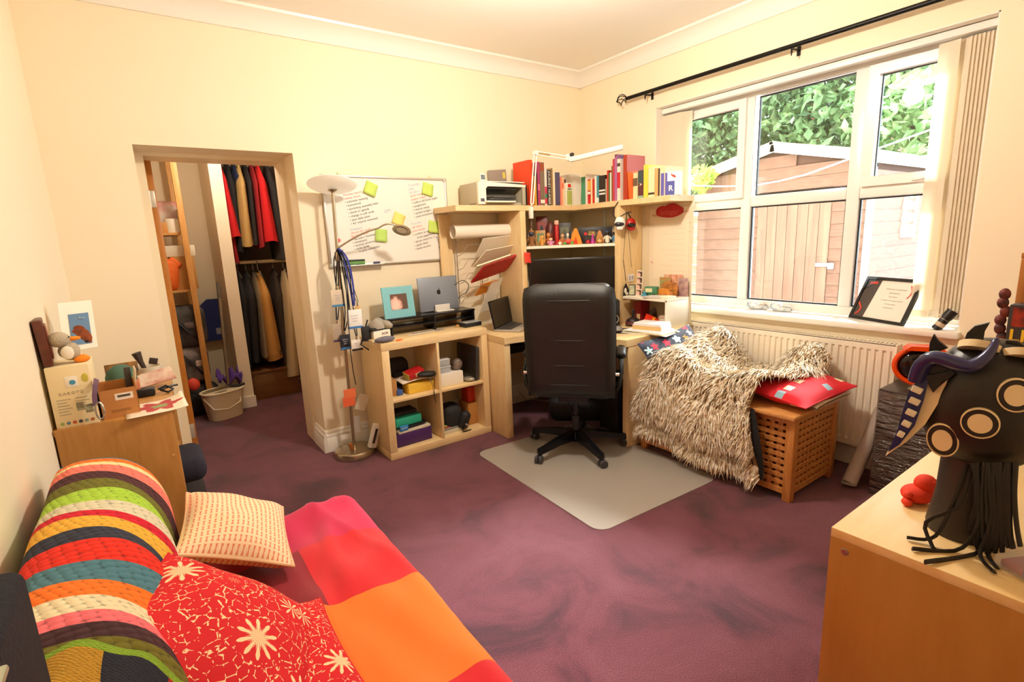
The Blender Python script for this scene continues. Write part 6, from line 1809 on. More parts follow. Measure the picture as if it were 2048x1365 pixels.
# on top of the small shelf
def on_ss(u, v):
    return at(u, v, 'z', ZSS)
q = at(1289, 586, 'z', ZSS)
ps = thing('photo_strip', 'tall photo-booth strip standing on the small white shelf', 'photo strip', (2.955, 2.555, ZSS), (0, 0.06, -PI / 2 + 0.1))
part('card', MB().bb((-0.025, 0, 0), (0.025, 0.0015, 0.185)), M('strip_white', '#efe2cc', 0.6), ps)
for k in range(4):
    part('photo', slab4((-0.02, -0.0008, 0.006 + k * 0.045), (0.02, -0.0008, 0.006 + k * 0.045), (0.02, -0.0008, 0.043 + k * 0.045), (-0.02, -0.0008, 0.043 + k * 0.045), 0.0006), uvmat('portrait_snapshot', snap, 0.4), ps)
tr = thing('tram_toy', 'green toy van with cream label on the small white shelf', 'toy van', (2.965, 2.445, ZSS), -PI / 2 + 0.35)
part('body', MB().rbox((0, 0, 0.04), (0.095, 0.05, 0.066), 0.008), M('toy_green', '#3f7a54', 0.5), tr)
part('label', MB().bb((-0.038, -0.0262, 0.034), (0.012, -0.025, 0.062)), M('cream_label2', '#e9dfae', 0.6), tr)
for sx in (-0.028, 0.028):
    part('wheel', MB().cyl((sx, -0.028, 0.012), (sx, -0.022, 0.012), 0.012, n=14), m_blackp, tr)
bt = thing('blue_creature', 'small blue toy creature on the small white shelf', 'toy', (2.905, 2.46, ZSS), -1.2)
part('body', MB().lathe([(0.012, 0), (0.015, 0.012), (0.010, 0.025), (0.004, 0.03)], 12), M('toy_blue', '#3a94b0', 0.5), bt)
part('head', MB().ball((0, 0, 0.034), 0.011), M('toy_blue', '#3a94b0', 0.5), bt)
for s_ in (-1, 1):
    part('arm', MB().tube([(s_ * 0.008, 0, 0.02), (s_ * 0.024, 0, 0.008)], [0.005, 0.003], 6), M('toy_blue', '#3a94b0', 0.5), bt)
for lab, y_, x_, w_, h_, c, v_ in (('wooden orange car picture card on the small white shelf', 2.355, 3.06, 0.12, 0.10, '#d08a3c', '#8e5a28'), ('green and orange greeting card behind the toy van', 2.43, 3.10, 0.10, 0.13, '#7fae6a', '#d06a3c'), ('crowd photo card at the end of the small white shelf', 2.275, 3.10, 0.08, 0.13, '#8f6a78', '#c8a89a'), ('red patterned postcard below the pinned sheet', 2.37, 3.115, 0.16, 0.15, '#c86a44', '#e8c0a0')):
    solo('picture_card', MB().rbox((0, 0, h_ / 2), (w_, 0.002, h_), 0.0005), M('card_' + c.strip('#'), c, 0.6, var=v_, vs=28), lab, 'card', (x_, y_, ZSS), (0.03, 0, -PI / 2))
wc = thing('wooden_car', 'orange wooden toy car with two wheels on the small white shelf', 'toy car', (3.0, 2.36, ZSS), -PI / 2)
part('body', MB().prism([(-0.055, 0.012), (0.055, 0.012), (0.055, 0.035), (0.03, 0.04), (0.015, 0.058), (-0.03, 0.058), (-0.055, 0.04)], -0.018, 0.018, 'xz'), M('toy_wood', '#d88a34', 0.5), wc)
for sx in (-0.03, 0.03):
    part('wheel', MB().cyl((sx, -0.024, 0.013), (sx, -0.018, 0.013), 0.014, n=16), M('toy_wheel', '#b8722c', 0.5), wc)
solo('grey_pamphlets', MB().rbox((0, 0, 0.006), (0.10, 0.14, 0.012), 0.002).rbox((0.004, -0.01, 0.014), (0.09, 0.11, 0.004), 0.001), M('pamphlet_grey', '#cfc4bc', 0.6), 'pile of pale pamphlets on the front of the small white shelf', 'pamphlets', (2.925, 2.38, ZSS), (0, 0, 0.1))
solo('notepad_block', MB().rbox((0, 0, 0.009), (0.09, 0.08, 0.018), 0.002), M('pad_pale', '#f2edd0', 0.6), 'pale note block at the corner of the small white shelf', 'notepad', (2.935, 2.285, ZSS), (0, 0, -0.1))
sf = thing('small_photo_frame', 'small dark framed picture beside the photo strip', 'photo frame', (2.95, 2.615, ZSS), (0, 0, -PI / 2 + 0.3))
part('frame', MB().rbox((0, 0, 0.04), (0.05, 0.008, 0.08), 0.002), M('frame_dark', '#2a2420', 0.5), sf)
part('picture', MB().bb((-0.021, -0.0048, 0.006), (0.021, -0.004, 0.074)), M('pic_pale', '#d8cfa8', 0.6, var='#9aa890', vs=40), sf)
# pinned sheets on the panel
xp = 3.1255
def pinned(name, label, cat, tl, br, mat, th=0.001, x=xp):
    a, c = at(*tl, 'x', x), at(*br, 'x', x)
    o = solo(name, MB().bb((0, 0, 0), (th, a.y - c.y, a.z - c.z)), mat, label, cat, (x - th, c.y, c.z))
    return o, a.y - c.y, a.z - c.z
o, w_, h_ = pinned('pinned_poster', 'large cream sheet with faint red doodles covering the panel', 'poster', (1300, 420), (1383, 585), M('poster_cream', '#ecdcc0', 0.7))
m_doodle = M('red_doodle', '#d08a78', 0.7)
for t_, yy, zz, s_, r_ in (('happy', w_ * 0.86, h_ * 0.93, 0.026, 0.1), ('funny', w_ * 0.16, h_ * 0.95, 0.022, -0.1), ('hello', w_ * 0.10, h_ * 0.72, 0.018, 0.2), ('+ fun', w_ * 0.10, h_ * 0.82, 0.018, 0.1), ('joy', w_ * 0.93, h_ * 0.35, 0.024, 0.4)):
    write(t_, s_, m_doodle, o, (-0.0008, yy, zz), (PI / 2, r_, -PI / 2), name='doodle')
o, w_, h_ = pinned('pinned_sheet', 'blank cream list sheet pinned below the red sign', 'paper', (1308, 443), (1376, 560), M('sheet_cream', '#f1e3c8', 0.7), x=xp - 0.002)
for k in range(9):
    part('faint_line', MB().bb((-0.0006, w_ * 0.1, h_ * (0.86 - k * 0.09)), (0, w_ * (0.5 + 0.35 * ((k * 37) % 10) / 10), h_ * (0.86 - k * 0.09) + 0.0015)), M('faint_ink', '#d9c2a4', 0.8), o)
ac, aw = at(1339, 423, 'x', xp - 0.003), 0
sg = thing('red_sign', 'red cloud-shaped sign with raised lettering on the panel', 'sign', ac, (0, 0, -PI / 2))
cl_ = []
for k in range(60):
    t = 2 * PI * k / 60
    cl_.append((0.115 * math.cos(t) * (1 + 0.06 * abs(math.sin(3 * t))), 0.042 * math.sin(t) * (1 + 0.32 * abs(math.cos(2.5 * t)) * (1 if math.sin(t) > 0 else 0.2))))
part('plate', MB().prism(cl_, -0.004, 0.0, 'xz'), M('sign_red', '#b8161c', 0.6), sg)
write('bringer', 0.055, M('sign_letter', '#c84a40', 0.6), sg, (0, -0.0042, -0.006), bold=True, extrude=0.0008)
# masks and lanyard hanging on the upright
yH = 2.674
hk = at(1252, 425, 'y', yH - 0.01)
for i, (lab, u, v, c1_, c2_) in enumerate((('white and black mini helmet hanging on the hutch upright', 1240, 447, '#e8e2da', '#2b2630'), ('red and black mini helmet hanging on the hutch upright', 1262, 449, '#b3221f', '#1f1a1c'))):
    q = at(u, v, 'y', yH - 0.03)
    t_ = thing('mini_helmet', lab, 'toy helmet', q, (0, 0, -0.6 + 0.5 * i), 'mini helmets on the hutch upright')
    part('shell', MB().ball((0, 0, 0), (0.040, 0.030, 0.048), 20, 12), M('helm_' + c1_.strip('#'), c1_, 0.35), t_)
    part('visor', MB().ball((-0.006, -0.012, -0.006), (0.037, 0.024, 0.020), 18, 8), M('helm_' + c2_.strip('#'), c2_, 0.2), t_)
    part('stripe', MB().tube([(0.0, 0.024 * math.cos(k * 0.35) - 0.03 * math.sin(k * 0.35) * 0 - 0.002, 0.050 * math.sin(0.4 + k * 0.35) if False else 0.047 * math.sin(0.25 + k * 0.45)) for k in range(6)], 0.006, 6), M('helm_' + c2_.strip('#'), c2_, 0.2), t_)
    part('chin', MB().rbox((-0.006, -0.018, -0.036), (0.045, 0.022, 0.02), 0.008), M('helm_' + c1_.strip('#'), c1_, 0.35), t_)
    part('strap', MB().tube([(0, 0, 0.045), ((hk - q).x * 0.6, 0.01, (hk - q).z * 0.8 + 0.01), (hk - q)], 0.004, 6), m_blackp, t_)
ly = thing('black_lanyard', 'thin black lanyard with black and white fob hanging on the hutch upright', 'lanyard', hk)
for du, dv in ((1246, 520), (1263, 535)):
    e_ = at(du, dv, 'y', yH - 0.012) - hk
    part('strap', MB().tube([(0, -0.002, 0), (e_ * 0.5 + Vector((0.004, 0, 0))), e_], 0.0035, 6, flat=0.4), m_blackp, ly)
k1, k2 = at(1246, 520, 'y', yH - 0.012) - hk, at(1251, 562, 'y', yH - 0.012) - hk
part('cord', MB().tube([k1, at(1250, 545, 'y', yH - 0.012) - hk, k2], 0.0025, 6), m_blackp, ly)
fo_ = at(1252, 580, 'y', yH - 0.015) - hk
fb_ = part('fob', MB().prism([(fo_.x - 0.032, fo_.z - 0.05), (fo_.x + 0.028, fo_.z - 0.045), (fo_.x + 0.034, fo_.z - 0.012), (fo_.x, fo_.z + 0.05), (fo_.x - 0.022, fo_.z + 0.02)], fo_.y - 0.003, fo_.y + 0.003, 'xz'), M('fob_black', '#1c1816', 0.5), ly)
part('fob_print', MB().ball((fo_.x - 0.008, fo_.y - 0.003, fo_.z - 0.005), (0.014, 0.002, 0.02)).ball((fo_.x + 0.008, fo_.y - 0.003, fo_.z - 0.03), (0.016, 0.002, 0.012)), M('fob_white', '#efe6d8', 0.5), fb_)
q = at(1262, 556, 'y', yH - 0.004)
idc = thing('id_card', 'white identity card pinned to the hutch upright', 'card', q)
part('card', MB().rbox((0, 0, 0), (0.062, 0.002, 0.055), 0.003), M('card_white', '#e6e2dc', 0.4), idc)
part('print', MB().bb((-0.022, -0.0018, -0.018), (-0.004, -0.001, 0.018)).bb((0.006, -0.0018, -0.012), (0.024, -0.001, 0.014)), M('card_grey', '#a9a4b4', 0.6), idc)
q = at(1052, 516, 'y', 3.163)
solo('red_sticky_note', MB().grid(lambda a, b: ((a - 0.5) * 0.062, -0.003 - 0.014 * (1 - b) ** 2, (b - 0.5) * 0.078), 3, 5), M('red_sticky', '#e2432e', 0.8), 'red sticky note on the left upright of the hutch', 'sticky note', (q.x + 0.01, 3.163, q.z), (0, 0.06, 0)).modifiers.new('thick', 'SOLIDIFY').thickness = 0.0008
cbp = [at(1236, 404, 'x', 2.875), at(1229, 416, 'x', 2.87), at(1226, 430, 'x', 2.87), at(1231, 436, 'x', 2.87), at(1228, 444, 'x', 2.87)]
solo('usb_cable', MB().tube([spline([tuple(c) for c in cbp], k / 20) for k in range(21)], 0.003, 6), m_blackp, 'short black cable hanging over the front of the book shelf', 'cable')
# cables and bag under the desk
c_pts = [at(1035, 780, 'z', 0.15), at(1055, 800, 'z', 0.03), at(1080, 790, 'z', 0.05), at(1100, 788, 'z', 0.03), at(1112, 795, 'z', 0.02), at(1095, 802, 'z', 0.02), at(1060, 798, 'z', 0.02)]
solo('white_cable', MB().tube([spline([tuple(c) for c in c_pts], k / 40) for k in range(41)], 0.003, 6), M('cable_pale', '#b9ad9c', 0.6), 'pale looped cable on the floor under the desk', 'cable')
solo('power_cable', MB().tube([(2.10, 3.40, 0.55), (2.08, 3.39, 0.35), (2.03, 3.35, 0.22), (2.10, 3.3, 0.06), (2.2, 3.2, 0.01)], 0.004, 6), m_blackp, 'black power cable dropping behind the left desk leg', 'cable')
fr_ = thing('holdall', 'black holdall lying on the floor under the desk', 'bag', (2.62, 2.86, 0), -0.7)
part('body', MB().rbox((0, 0, 0.10), (0.46, 0.24, 0.20), 0.07, seg=4), M('black_nylon', '#1b1a1c', 0.7), fr_, smooth=60)
part('zip', MB().tube([(-0.2, -0.02, 0.198), (0.2, -0.02, 0.198)], 0.004, 6), M('zip_grey', '#55524e', 0.4), fr_)
part('handle', MB().tube([(-0.1, -0.10, 0.17), (-0.06, -0.14, 0.10), (0.06, -0.14, 0.10), (0.1, -0.10, 0.17)], 0.009, 8), m_blackp, fr_)
pc = thing('computer_tower', 'black computer tower under the right wing of the desk', 'computer', (2.80, 2.50, 0), 0)
part('case', MB().rbox((0, 0, 0.21), (0.42, 0.19, 0.40), 0.008), m_blackp, pc)
part('front_panel', MB().rbox((-0.215, 0, 0.21), (0.012, 0.18, 0.39), 0.004), M('pc_front', '#1e1e22', 0.3), pc)
part('foot', MB().bb((-0.18, -0.08, 0), (0.18, 0.08, 0.012)), m_blackp, pc)
# ================================================================ toys on the middle shelf
ZT = 1.3385
DP0, DN_ = Vector((2.44, 3.19, 0)), Vector((0.679, 0.734, 0))
def atd(u, v, off):
    d = ray(u, v)
    return CAM + d * (((DP0 - CAM).dot(DN_) + off) / d.dot(DN_))
def cm_(c, r=0.45, **k):
    return M('toy_' + c.strip('#'), c, r, **k)
def toy(kind, label, u0, u1, vt, off, c1, c2='#e8c8a0', c3='#2a2420', name=None, cat='toy figure'):
    vm = (vt + 487) / 2
    a, b = atd(u0, vm, off), atd(u1, vm, off)
    w = (b - a).length * 1.12
    h = max(0.02, atd((u0 + u1) / 2, vt, off).z - ZT)
    p = (a + b) / 2
    t = thing(name or kind, label, cat, (p.x, p.y, ZT), math.radians(-43), 'toys on the middle shelf')
    if kind == 'toy_figure':
        part('body', MB().lathe([(w * .22, 0), (w * .30, h * .05), (w * .26, h * .3), (w * .30, h * .5), (w * .12, h * .62)], 14), cm_(c1), t)
        part('head', MB().ball((0, 0, h * .80), (w * .27, w * .25, h * .20)), cm_(c2), t)
        for s in (-1, 1):
            part('arm', MB().tube([(s * w * .25, 0, h * .52), (s * w * .42, -w * .1, h * .36), (s * w * .40, -w * .22, h * .28)], [w * .10, w * .08, w * .06], 8), cm_(c1), t)
            part('foot', MB().ball((s * w * .18, -w * .12, h * .05), (w * .14, w * .2, h * .05), 10, 6), cm_(c3), t)
        part('hair', MB().ball((0, w * .04, h * .88), (w * .28, w * .25, h * .13), 12, 7), cm_(c3), t)
    elif kind == 'toy_box':
        part('body', MB().rbox((0, 0.02, h / 2), (w, 0.04, h), 0.002), cm_(c1), t)
        part('print', MB().bb((-w * .32, -0.0012, h * .2), (w * .32, 0, h * .8)), cm_(c2), t)
        part('picture', MB().ball((0, -0.001, h * .48), (w * .16, 0.001, h * .24), 12, 7), cm_(c3), t)
    elif kind == 'toy_cone':
        part('gown', MB().lathe([(w * .5, 0), (w * .47, h * .05), (w * .26, h * .5), (w * .14, h * .7), (w * .06, h * .78)], 18), cm_(c1), t)
        part('head', MB().ball((0, 0, h * .85), (w * .18, w * .18, h * .14)), cm_(c2), t)
        part('crest', MB().cyl((0, 0, h * .93), (0, 0, h), w * .10, 0.001, n=10), cm_(c3), t)
    elif kind == 'toy_ball':
        part('shell', MB().ball((0, 0, h * .5), (w * .5, w * .42, h * .5), 16, 10), cm_(c1), t)
        part('face', MB().ball((0, -w * .16, h * .45), (w * .36, w * .3, h * .34), 14, 8), cm_(c2), t)
        for s in (-1, 1):
            part('eye', MB().ball((s * w * .14, -w * .42, h * .58), (w * .06, w * .04, h * .07), 8, 6), cm_(c3), t)
    elif kind == 'toy_tent':
        part('cloth', MB().prism([(-w * .5, 0), (-w * .32, h * .55), (-w * .12, h), (w * .1, h * .96), (w * .34, h * .5), (w * .5, 0), (w * .16, 0), (0.0, h * .5), (-w * .16, 0)], -0.02, 0.03, 'xz'), cm_(c1), t)
        part('lining', MB().prism([(-w * .16, 0), (w * .16, 0), (0, h * .5)], -0.005, 0.025, 'xz'), cm_(c2), t)
        part('top_knot', MB().ball((0, 0.0, h * .97), (w * .10, w * .10, h * .08), 10, 6), cm_(c3), t)
    elif kind == 'toy_racer':
        part('body', MB().rbox((0, 0, h * .45), (w, 0.03, h * .5), 0.006), cm_(c1), t)
        part('cockpit', MB().ball((0, 0, h * .72), (w * .2, 0.012, h * .28)), cm_(c2), t)
        for s in (-1, 1):
            part('wheel', MB().cyl((s * w * .3, -0.02, h * .28), (s * w * .3, -0.012, h * .28), h * .28, n=14), cm_(c3), t)
    elif kind == 'toy_rocket':
        part('tube', MB().lathe([(w * .45, 0), (w * .45, h * .75), (w * .3, h * .82)], 16), cm_(c1), t)
        part('cap', MB().rbox((0, 0, h * .91), (w * .8, w * .8, h * .17), 0.003), cm_(c2), t)
        part('fin', MB().prism([(-w * .9, 0), (w * .9, 0), (0, h * .3)], -0.002, 0.002, 'xz'), cm_(c3), t)
    return t
toy('toy_figure', 'tall tan robot figure at the left end of the toy shelf', 1056, 1068, 434, 0.16, '#a8927c', '#8a6f5a', '#5a4030')
toy('toy_box', 'dark red toy box with a portrait at the back left of the toy shelf', 1073, 1094, 433, 0.20, '#6e2a26', '#9a4a44', '#2c343c', cat='toy box')
toy('toy_ball', 'dark maroon round toy behind the tan creatures', 1092, 1110, 443, 0.17, '#5e241e', '#742e26', '#2a1612', cat='toy')
toy('toy_rocket', 'tall red toy rocket with a square cap', 1109, 1118, 441, 0.12, '#b01c1c', '#e8a890', '#7a1414', cat='toy')
toy('toy_box', 'dark green framed picture behind the red rocket', 1117, 1141, 446, 0.20, '#2f2a22', '#74765c', '#555a48', cat='toy box')
toy('toy_tent', 'orange tent-like toy at the middle of the toy shelf', 1140, 1163, 458, 0.10, '#ee8a1e', '#e2401a', '#f4b444', cat='toy')
sw = toy('toy_box', 'long black toy box with a red square logo and yellow lettering', 1161, 1221, 454, 0.17, '#231c1c', '#332a28', '#4a3a34', cat='toy box')
part('logo_square', MB().bb((-0.088, -0.003, 0.066), (-0.066, -0.0012, 0.086)), cm_('#d8201c'), sw)
write('STAR\nWARS', 0.02, cm_('#e8c24a'), sw, (-0.03, -0.0022, 0.077), bold=True, lines=0.8)
toy('toy_tent', 'tan paper tent toy in front of the long black box', 1191, 1208, 462, 0.11, '#c98a4a', '#a8663a', '#d9a468', cat='toy')
toy('toy_figure', 'brown and blue creature figure at the front left of the toy shelf', 1054, 1072, 461, 0.05, '#8a5a30', '#3a3c50', '#c07a3a')
toy('toy_box', 'green and tan card box behind the small figures', 1072, 1090, 461, 0.13, '#b98a4c', '#5a8a6a', '#d8b078', cat='toy box')
toy('toy_figure', 'small golden creature with open arms on the toy shelf', 1078, 1090, 470, 0.06, '#d89a44', '#e8b460', '#a86a24')
toy('toy_figure', 'ginger furry figure with a blue vest on the toy shelf', 1090, 1104, 465, 0.07, '#a8622a', '#c98444', '#6a3a1c')
toy('toy_figure', 'pink and lilac doll at the front of the toy shelf', 1095, 1108, 476, 0.02, '#d08ab4', '#efc4a8', '#f0a040')
toy('toy_figure', 'slim silver figure with a white helmet on the toy shelf', 1131, 1140, 465, 0.08, '#8d8478', '#efe6d8', '#5a5048')
toy('toy_figure', 'pale brown figure beside the red rocket', 1119, 1131, 467, 0.09, '#b07a4c', '#d8a878', '#7a4a2c')
toy('toy_racer', 'red toy racing car with green wheels on the toy shelf', 1126, 1148, 478, 0.01, '#c8281c', '#e85a3c', '#4f9a34', cat='toy car')
toy('toy_ball', 'small red toy beside the purple gowned doll', 1172, 1180, 480, 0.04, '#b01820', '#c8303a', '#5a0c10', cat='toy')
toy('toy_cone', 'doll in a shiny purple gown on the toy shelf', 1180, 1191, 468, 0.03, '#a01c78', '#c83a9a', '#d860b0')
toy('toy_ball', 'round golden toy head on the toy shelf', 1192, 1206, 474, 0.04, '#b07a3c', '#e0b070', '#4a2c14', cat='toy')
toy('toy_figure', 'figure with a black dome helmet and white body on the toy shelf', 1207, 1222, 461, 0.05, '#e6dcc4', '#1f1c1e', '#2c4a7a')
toy('toy_figure', 'figure with a black hood and blue body at the right end of the toy shelf', 1223, 1237, 461, 0.04, '#5a8aa8', '#2a201c', '#d8b490')
toy('toy_figure', 'tiny white and orange figure at the front of the toy shelf', 1116, 1124, 480, 0.0, '#efe2cc', '#e87a2c', '#c83a1c')

# ================================================================ window sill
a, b = at(1697, 635, 'z', 0.8535), at(1804, 653, 'z', 0.8535)
dirb = (b - a).normalized()
nb2 = Vector((-dirb.y, dirb.x, 0))
if nb2.x < 0:
    nb2 = -nb2
cf = thing('certificate_frame', 'black framed certificate leaning on the window sill', 'picture frame')
cf.matrix_world = axes(a, dirb, Vector((0, 0, 1)) * 0.9 + nb2 * 0.42)
cw, chh = (b - a).length, 0.265
part('frame', MB().bb((0, 0, -0.014), (0.017, chh, 0.004)).bb((cw - 0.017, 0, -0.014), (cw, chh, 0.004)).bb((0.017, 0, -0.014), (cw - 0.017, 0.017, 0.004)).bb((0.017, chh - 0.017, -0.014), (cw - 0.017, chh, 0.004)), M('frame_black', '#120f10', 0.35), cf)
part('sheet', MB().bb((0.017, 0.017, -0.010), (cw - 0.017, chh - 0.017, -0.004)), M('cert_paper', '#ece4d8', 0.6), cf)
part('dark_band', MB().prism([(0.018, 0.018), (0.085, 0.018), (0.105, chh - 0.018), (0.018, chh - 0.018)], -0.004, -0.0035), M('cert_dark', '#4a3f3a', 0.5), cf)
part('red_flash', MB().prism([(0.03, chh - 0.045), (0.085, chh - 0.04), (0.08, chh - 0.025), (0.035, chh - 0.03)], -0.0035, -0.003).tube([(0.03 + 0.02 * math.sin(k * 0.6), 0.03 + k * 0.012, -0.003) for k in range(7)], 0.005, 6).tube([(cw - 0.05 + 0.012 * math.sin(k * 0.6), chh - 0.11 + k * 0.012, -0.003) for k in range(7)], 0.003, 6), M('cert_red', '#d8422c', 0.5), cf)
for k, (t_, s_) in enumerate((('CERTIFICATE OF ACHIEVEMENT', 0.009), ('presented to', 0.012), ('Team Winner', 0.010), ('in recognition of an outstanding contribution', 0.0075), ('to the annual challenge', 0.0075), ('and lasting dedication', 0.0075))):
    link('lettering', text_mesh(t_, s_, 0.0002), M('cert_ink', '#a89c90', 0.7), cf, (0.215, chh - 0.065 - k * 0.022, -0.0032))
part('easel', MB().box((cw * 0.75, chh * 0.35, -0.055), (0.06, chh * 0.6, 0.004), (-0.45, 0, 0)), M('easel_card', '#b3a58e', 0.8), cf)
for k, (lab, u, v, rz) in enumerate((('blue and white china clog on the window sill, the rear one', 1542, 613, 0.5), ('blue and white china clog on the window sill, the front one', 1570, 621, 0.2))):
    q = at(u, v, 'z', 0.8535)
    t_ = thing('china_clog', lab, 'ornament', (min(q.x, 3.42), q.y, 0.8535), rz, 'china clogs on the window sill')
    def clog(a_, b_):
        x = (b_ - 0.5) * 0.13
        r_ = 0.028 * (max(0.0, math.sin(PI * (0.06 + 0.90 * b_)))) ** 0.6
        up = 0.022 * max(0, (b_ - 0.75) / 0.25) ** 2
        top = 0.055 if b_ > 0.45 else 0.034
        an = 2 * PI * a_
        return (r_ * 1.0 * math.cos(an), x, up + max(0.0, 0.5 + 0.5 * math.sin(an)) * top * min(1, r_ / 0.02))
    part('shoe', MB().grid(clog, 18, 14, closed_u=True), M('china_glaze', '#eef0ee', 0.15, var='#9fb0c0', vs=26), t_, smooth=70)
    part('opening', MB().ball((0, -0.03, 0.034), (0.017, 0.03, 0.006), 12, 6), M('clog_inside', '#b9a890', 0.7), t_)

# ================================================================ right of the radiator
wx = thing('wrapped_carton', 'tall dark carton wrapped in shiny plastic film beside the radiator', 'carton', (2.965, 0.985, 0))
part('carton', MB().rbox((0.14, -0.24, 0.285), (0.28, 0.48, 0.57), 0.004), M('carton_dark', '#33251f', 0.5, var='#4a372c', vs=4), wx)
def film_mat():
    m, nt, b = new_mat('stretch_film')
    b.inputs['Base Color'].default_value = lin('#6c5a4e')
    b.inputs['Roughness'].default_value = 0.10
    b.inputs['Alpha'].default_value = 0.5
    b.inputs['Specular IOR Level'].default_value = 0.9
    tc = nd(nt, 'ShaderNodeTexCoord')
    mp = nd(nt, 'ShaderNodeMapping'); mp.inputs['Scale'].default_value = (3, 3, 18); mp.inputs['Rotation'].default_value = (0.25, 0, 0)
    n = nd(nt, 'ShaderNodeTexNoise'); n.inputs['Scale'].default_value = 2.0; n.inputs['Detail'].default_value = 5
    nt.links.new(tc.outputs['Object'], mp.inputs[0]); nt.links.new(mp.outputs[0], n.inputs['Vector'])
    bp = nd(nt, 'ShaderNodeBump'); bp.inputs['Strength'].default_value = 1.0; bp.inputs['Distance'].default_value = 0.05
    nt.links.new(n.outputs['Fac'], bp.inputs['Height']); nt.links.new(bp.outputs[0], b.inputs['Normal'])
    return m
part('film', MB().rbox((0.14, -0.24, 0.283), (0.288, 0.488, 0.572), 0.006), film_mat(), wx)
part('lid', MB().rbox((0.14, -0.24, 0.571), (0.282, 0.482, 0.012), 0.003), M('carton_lid', '#3a3632', 0.3), wx)
part('lid_print', MB().bb((0.09, -0.20, 0.577), (0.13, -0.13, 0.5778)).bb((0.09, -0.12, 0.577), (0.13, -0.09, 0.5778)), M('lid_print', '#b8a070', 0.4), wx)
ZW = 0.578
oc = at(1838, 745, 'z', 0.66)
ov = thing('orange_shell', 'glossy orange helmet shell with dark inside on the wrapped carton', 'helmet', (3.105, 0.86, ZW), (0, 0, 0.45))
def shell_pt(r0):
    def f(a_, b_):
        an = 2 * PI * a_
        rr = math.sin(PI * 0.5 * b_) ** 0.8
        return (0.10 * math.cos(PI * 0.5 * b_) * r0, 0.115 * rr * math.cos(an) * r0, 0.115 + 0.098 * rr * math.sin(an) * r0)
    return f
part('outer', MB().grid(shell_pt(1.0), 30, 10, closed_u=True), M('orange_gloss', '#ea4a12', 0.2), ov, smooth=70)
part('rim', MB().tube([(0, 0.113 * math.cos(k / 30 * 2 * PI), 0.115 + 0.096 * math.sin(k / 30 * 2 * PI)) for k in range(30)], 0.012, 8, closed=True), M('orange_gloss', '#ea4a12', 0.2), ov)
part('visor', MB().ball((-0.002, 0, 0.115), (0.022, 0.094, 0.078), 24, 12), M('visor_black', '#1a1512', 0.12), ov)
part('peak', MB().prism([(-0.085, 0.20), (0.085, 0.20), (0.06, 0.222), (-0.06, 0.222)], -0.05, 0.03, 'yz'), M('orange_gloss', '#ea4a12', 0.2), ov)
tchb = Vector((3.285, 0.872, 0.8535))
f1 = at(1906, 622, 'x', 3.31)
fd = (f1 - tchb).normalized()
tt = thing('torch', 'long black torch with a pale band standing at the right end of the window sill', 'torch', tchb)
tl_ = (f1 - tchb).length
part('handle', MB().cyl((0, 0, 0), fd * tl_ * 0.93, 0.022, n=16), M('torch_black', '#1b1614', 0.35), tt)
part('head', MB().cyl(fd * (tl_ * 0.62), fd * tl_, 0.025, n=16), M('torch_black', '#1b1614', 0.35), tt)
part('band', MB().cyl(fd * (tl_ * 0.18), fd * (tl_ * 0.36), 0.0225, n=16), M('torch_band', '#c9b49a', 0.5), tt)
part('ring', MB().cyl(fd * (tl_ * 0.52), fd * (tl_ * 0.54), 0.0245, n=16), M('torch_ring', '#b9b0a4', 0.3, 0.7), tt)
tb0, tb1 = at(1690, 965, 'z', 0.03), at(1748, 832, 'x', 3.15)
td = thing('cardboard_tube', 'grey cardboard poster tube leaning beside the radiator', 'tube', (2.95, 1.075, 0))
t1 = tb1 - Vector((2.95, 1.075, 0)) + Vector((0, -0.03, 0))
part('tube', MB().cyl((0, 0, 0.03), t1 * 1.2, 0.036, n=20), M('tube_grey', '#a8978a', 0.7), td)
part('end_cap', MB().cyl((-0.003, 0, 0.022), (0, 0, 0.034), 0.037, n=20), M('tube_cap', '#93867a', 0.6), td)

# ================================================================ masks on the chest
ZC = CHZ + 0.0005
MC = Vector((1.245, 0.252, ZC))
MY = Vector((MC.x, MC.y, 0)).normalized()
MX = Vector((MY.y, -MY.x, 0))
def mask_frame(c):
    return axes(c, MX, MY)
def ml(u, v, off=0.0):
    """photo pixel to mask coordinates x, z on the upright plane at depth off"""
    d = ray(u, v)
    p_ = CAM + d * (((MC - CAM).dot(MY) + off) / d.dot(MY)) - MC
    return p_.dot(MX), p_.z
mk = thing('horned_mask', 'black leather horned mask with cream rings on a mannequin head stand', 'mask')
mk.matrix_world = mask_frame(MC)
m_mk = M('mask_black', '#17130f', 0.42, bump=0.08, bs=120)
m_cr = M('mask_cream', '#e9d3a6', 0.6)
m_pu = M('mask_purple', '#2c2c5c', 0.18)
hx, hz = ml(1972, 805)
hrx, hrz = hx - ml(1836, 850)[0], (ml(1960, 686)[1] - ml(1930, 930)[1]) / 2
hry = 0.085
nr = (ml(2000, 1080)[0] - ml(1848, 1062)[0]) / 2
nx = (ml(2000, 1080)[0] + ml(1848, 1062)[0]) / 2
part('neck_stand', MB().lathe([(nr, 0), (nr * 1.02, 0.010), (nr * 0.96, 0.03), (nr * 0.84, 0.08), (nr * 0.80, hz - hrz * 0.8), (nr * 0.8, hz - hrz * 0.5)], 28, (nx, 0, 0)), M('mannequin_brown', '#2a211b', 0.5), mk, smooth=60)
def spow(x, p):
    return math.copysign(abs(x) ** p, x)
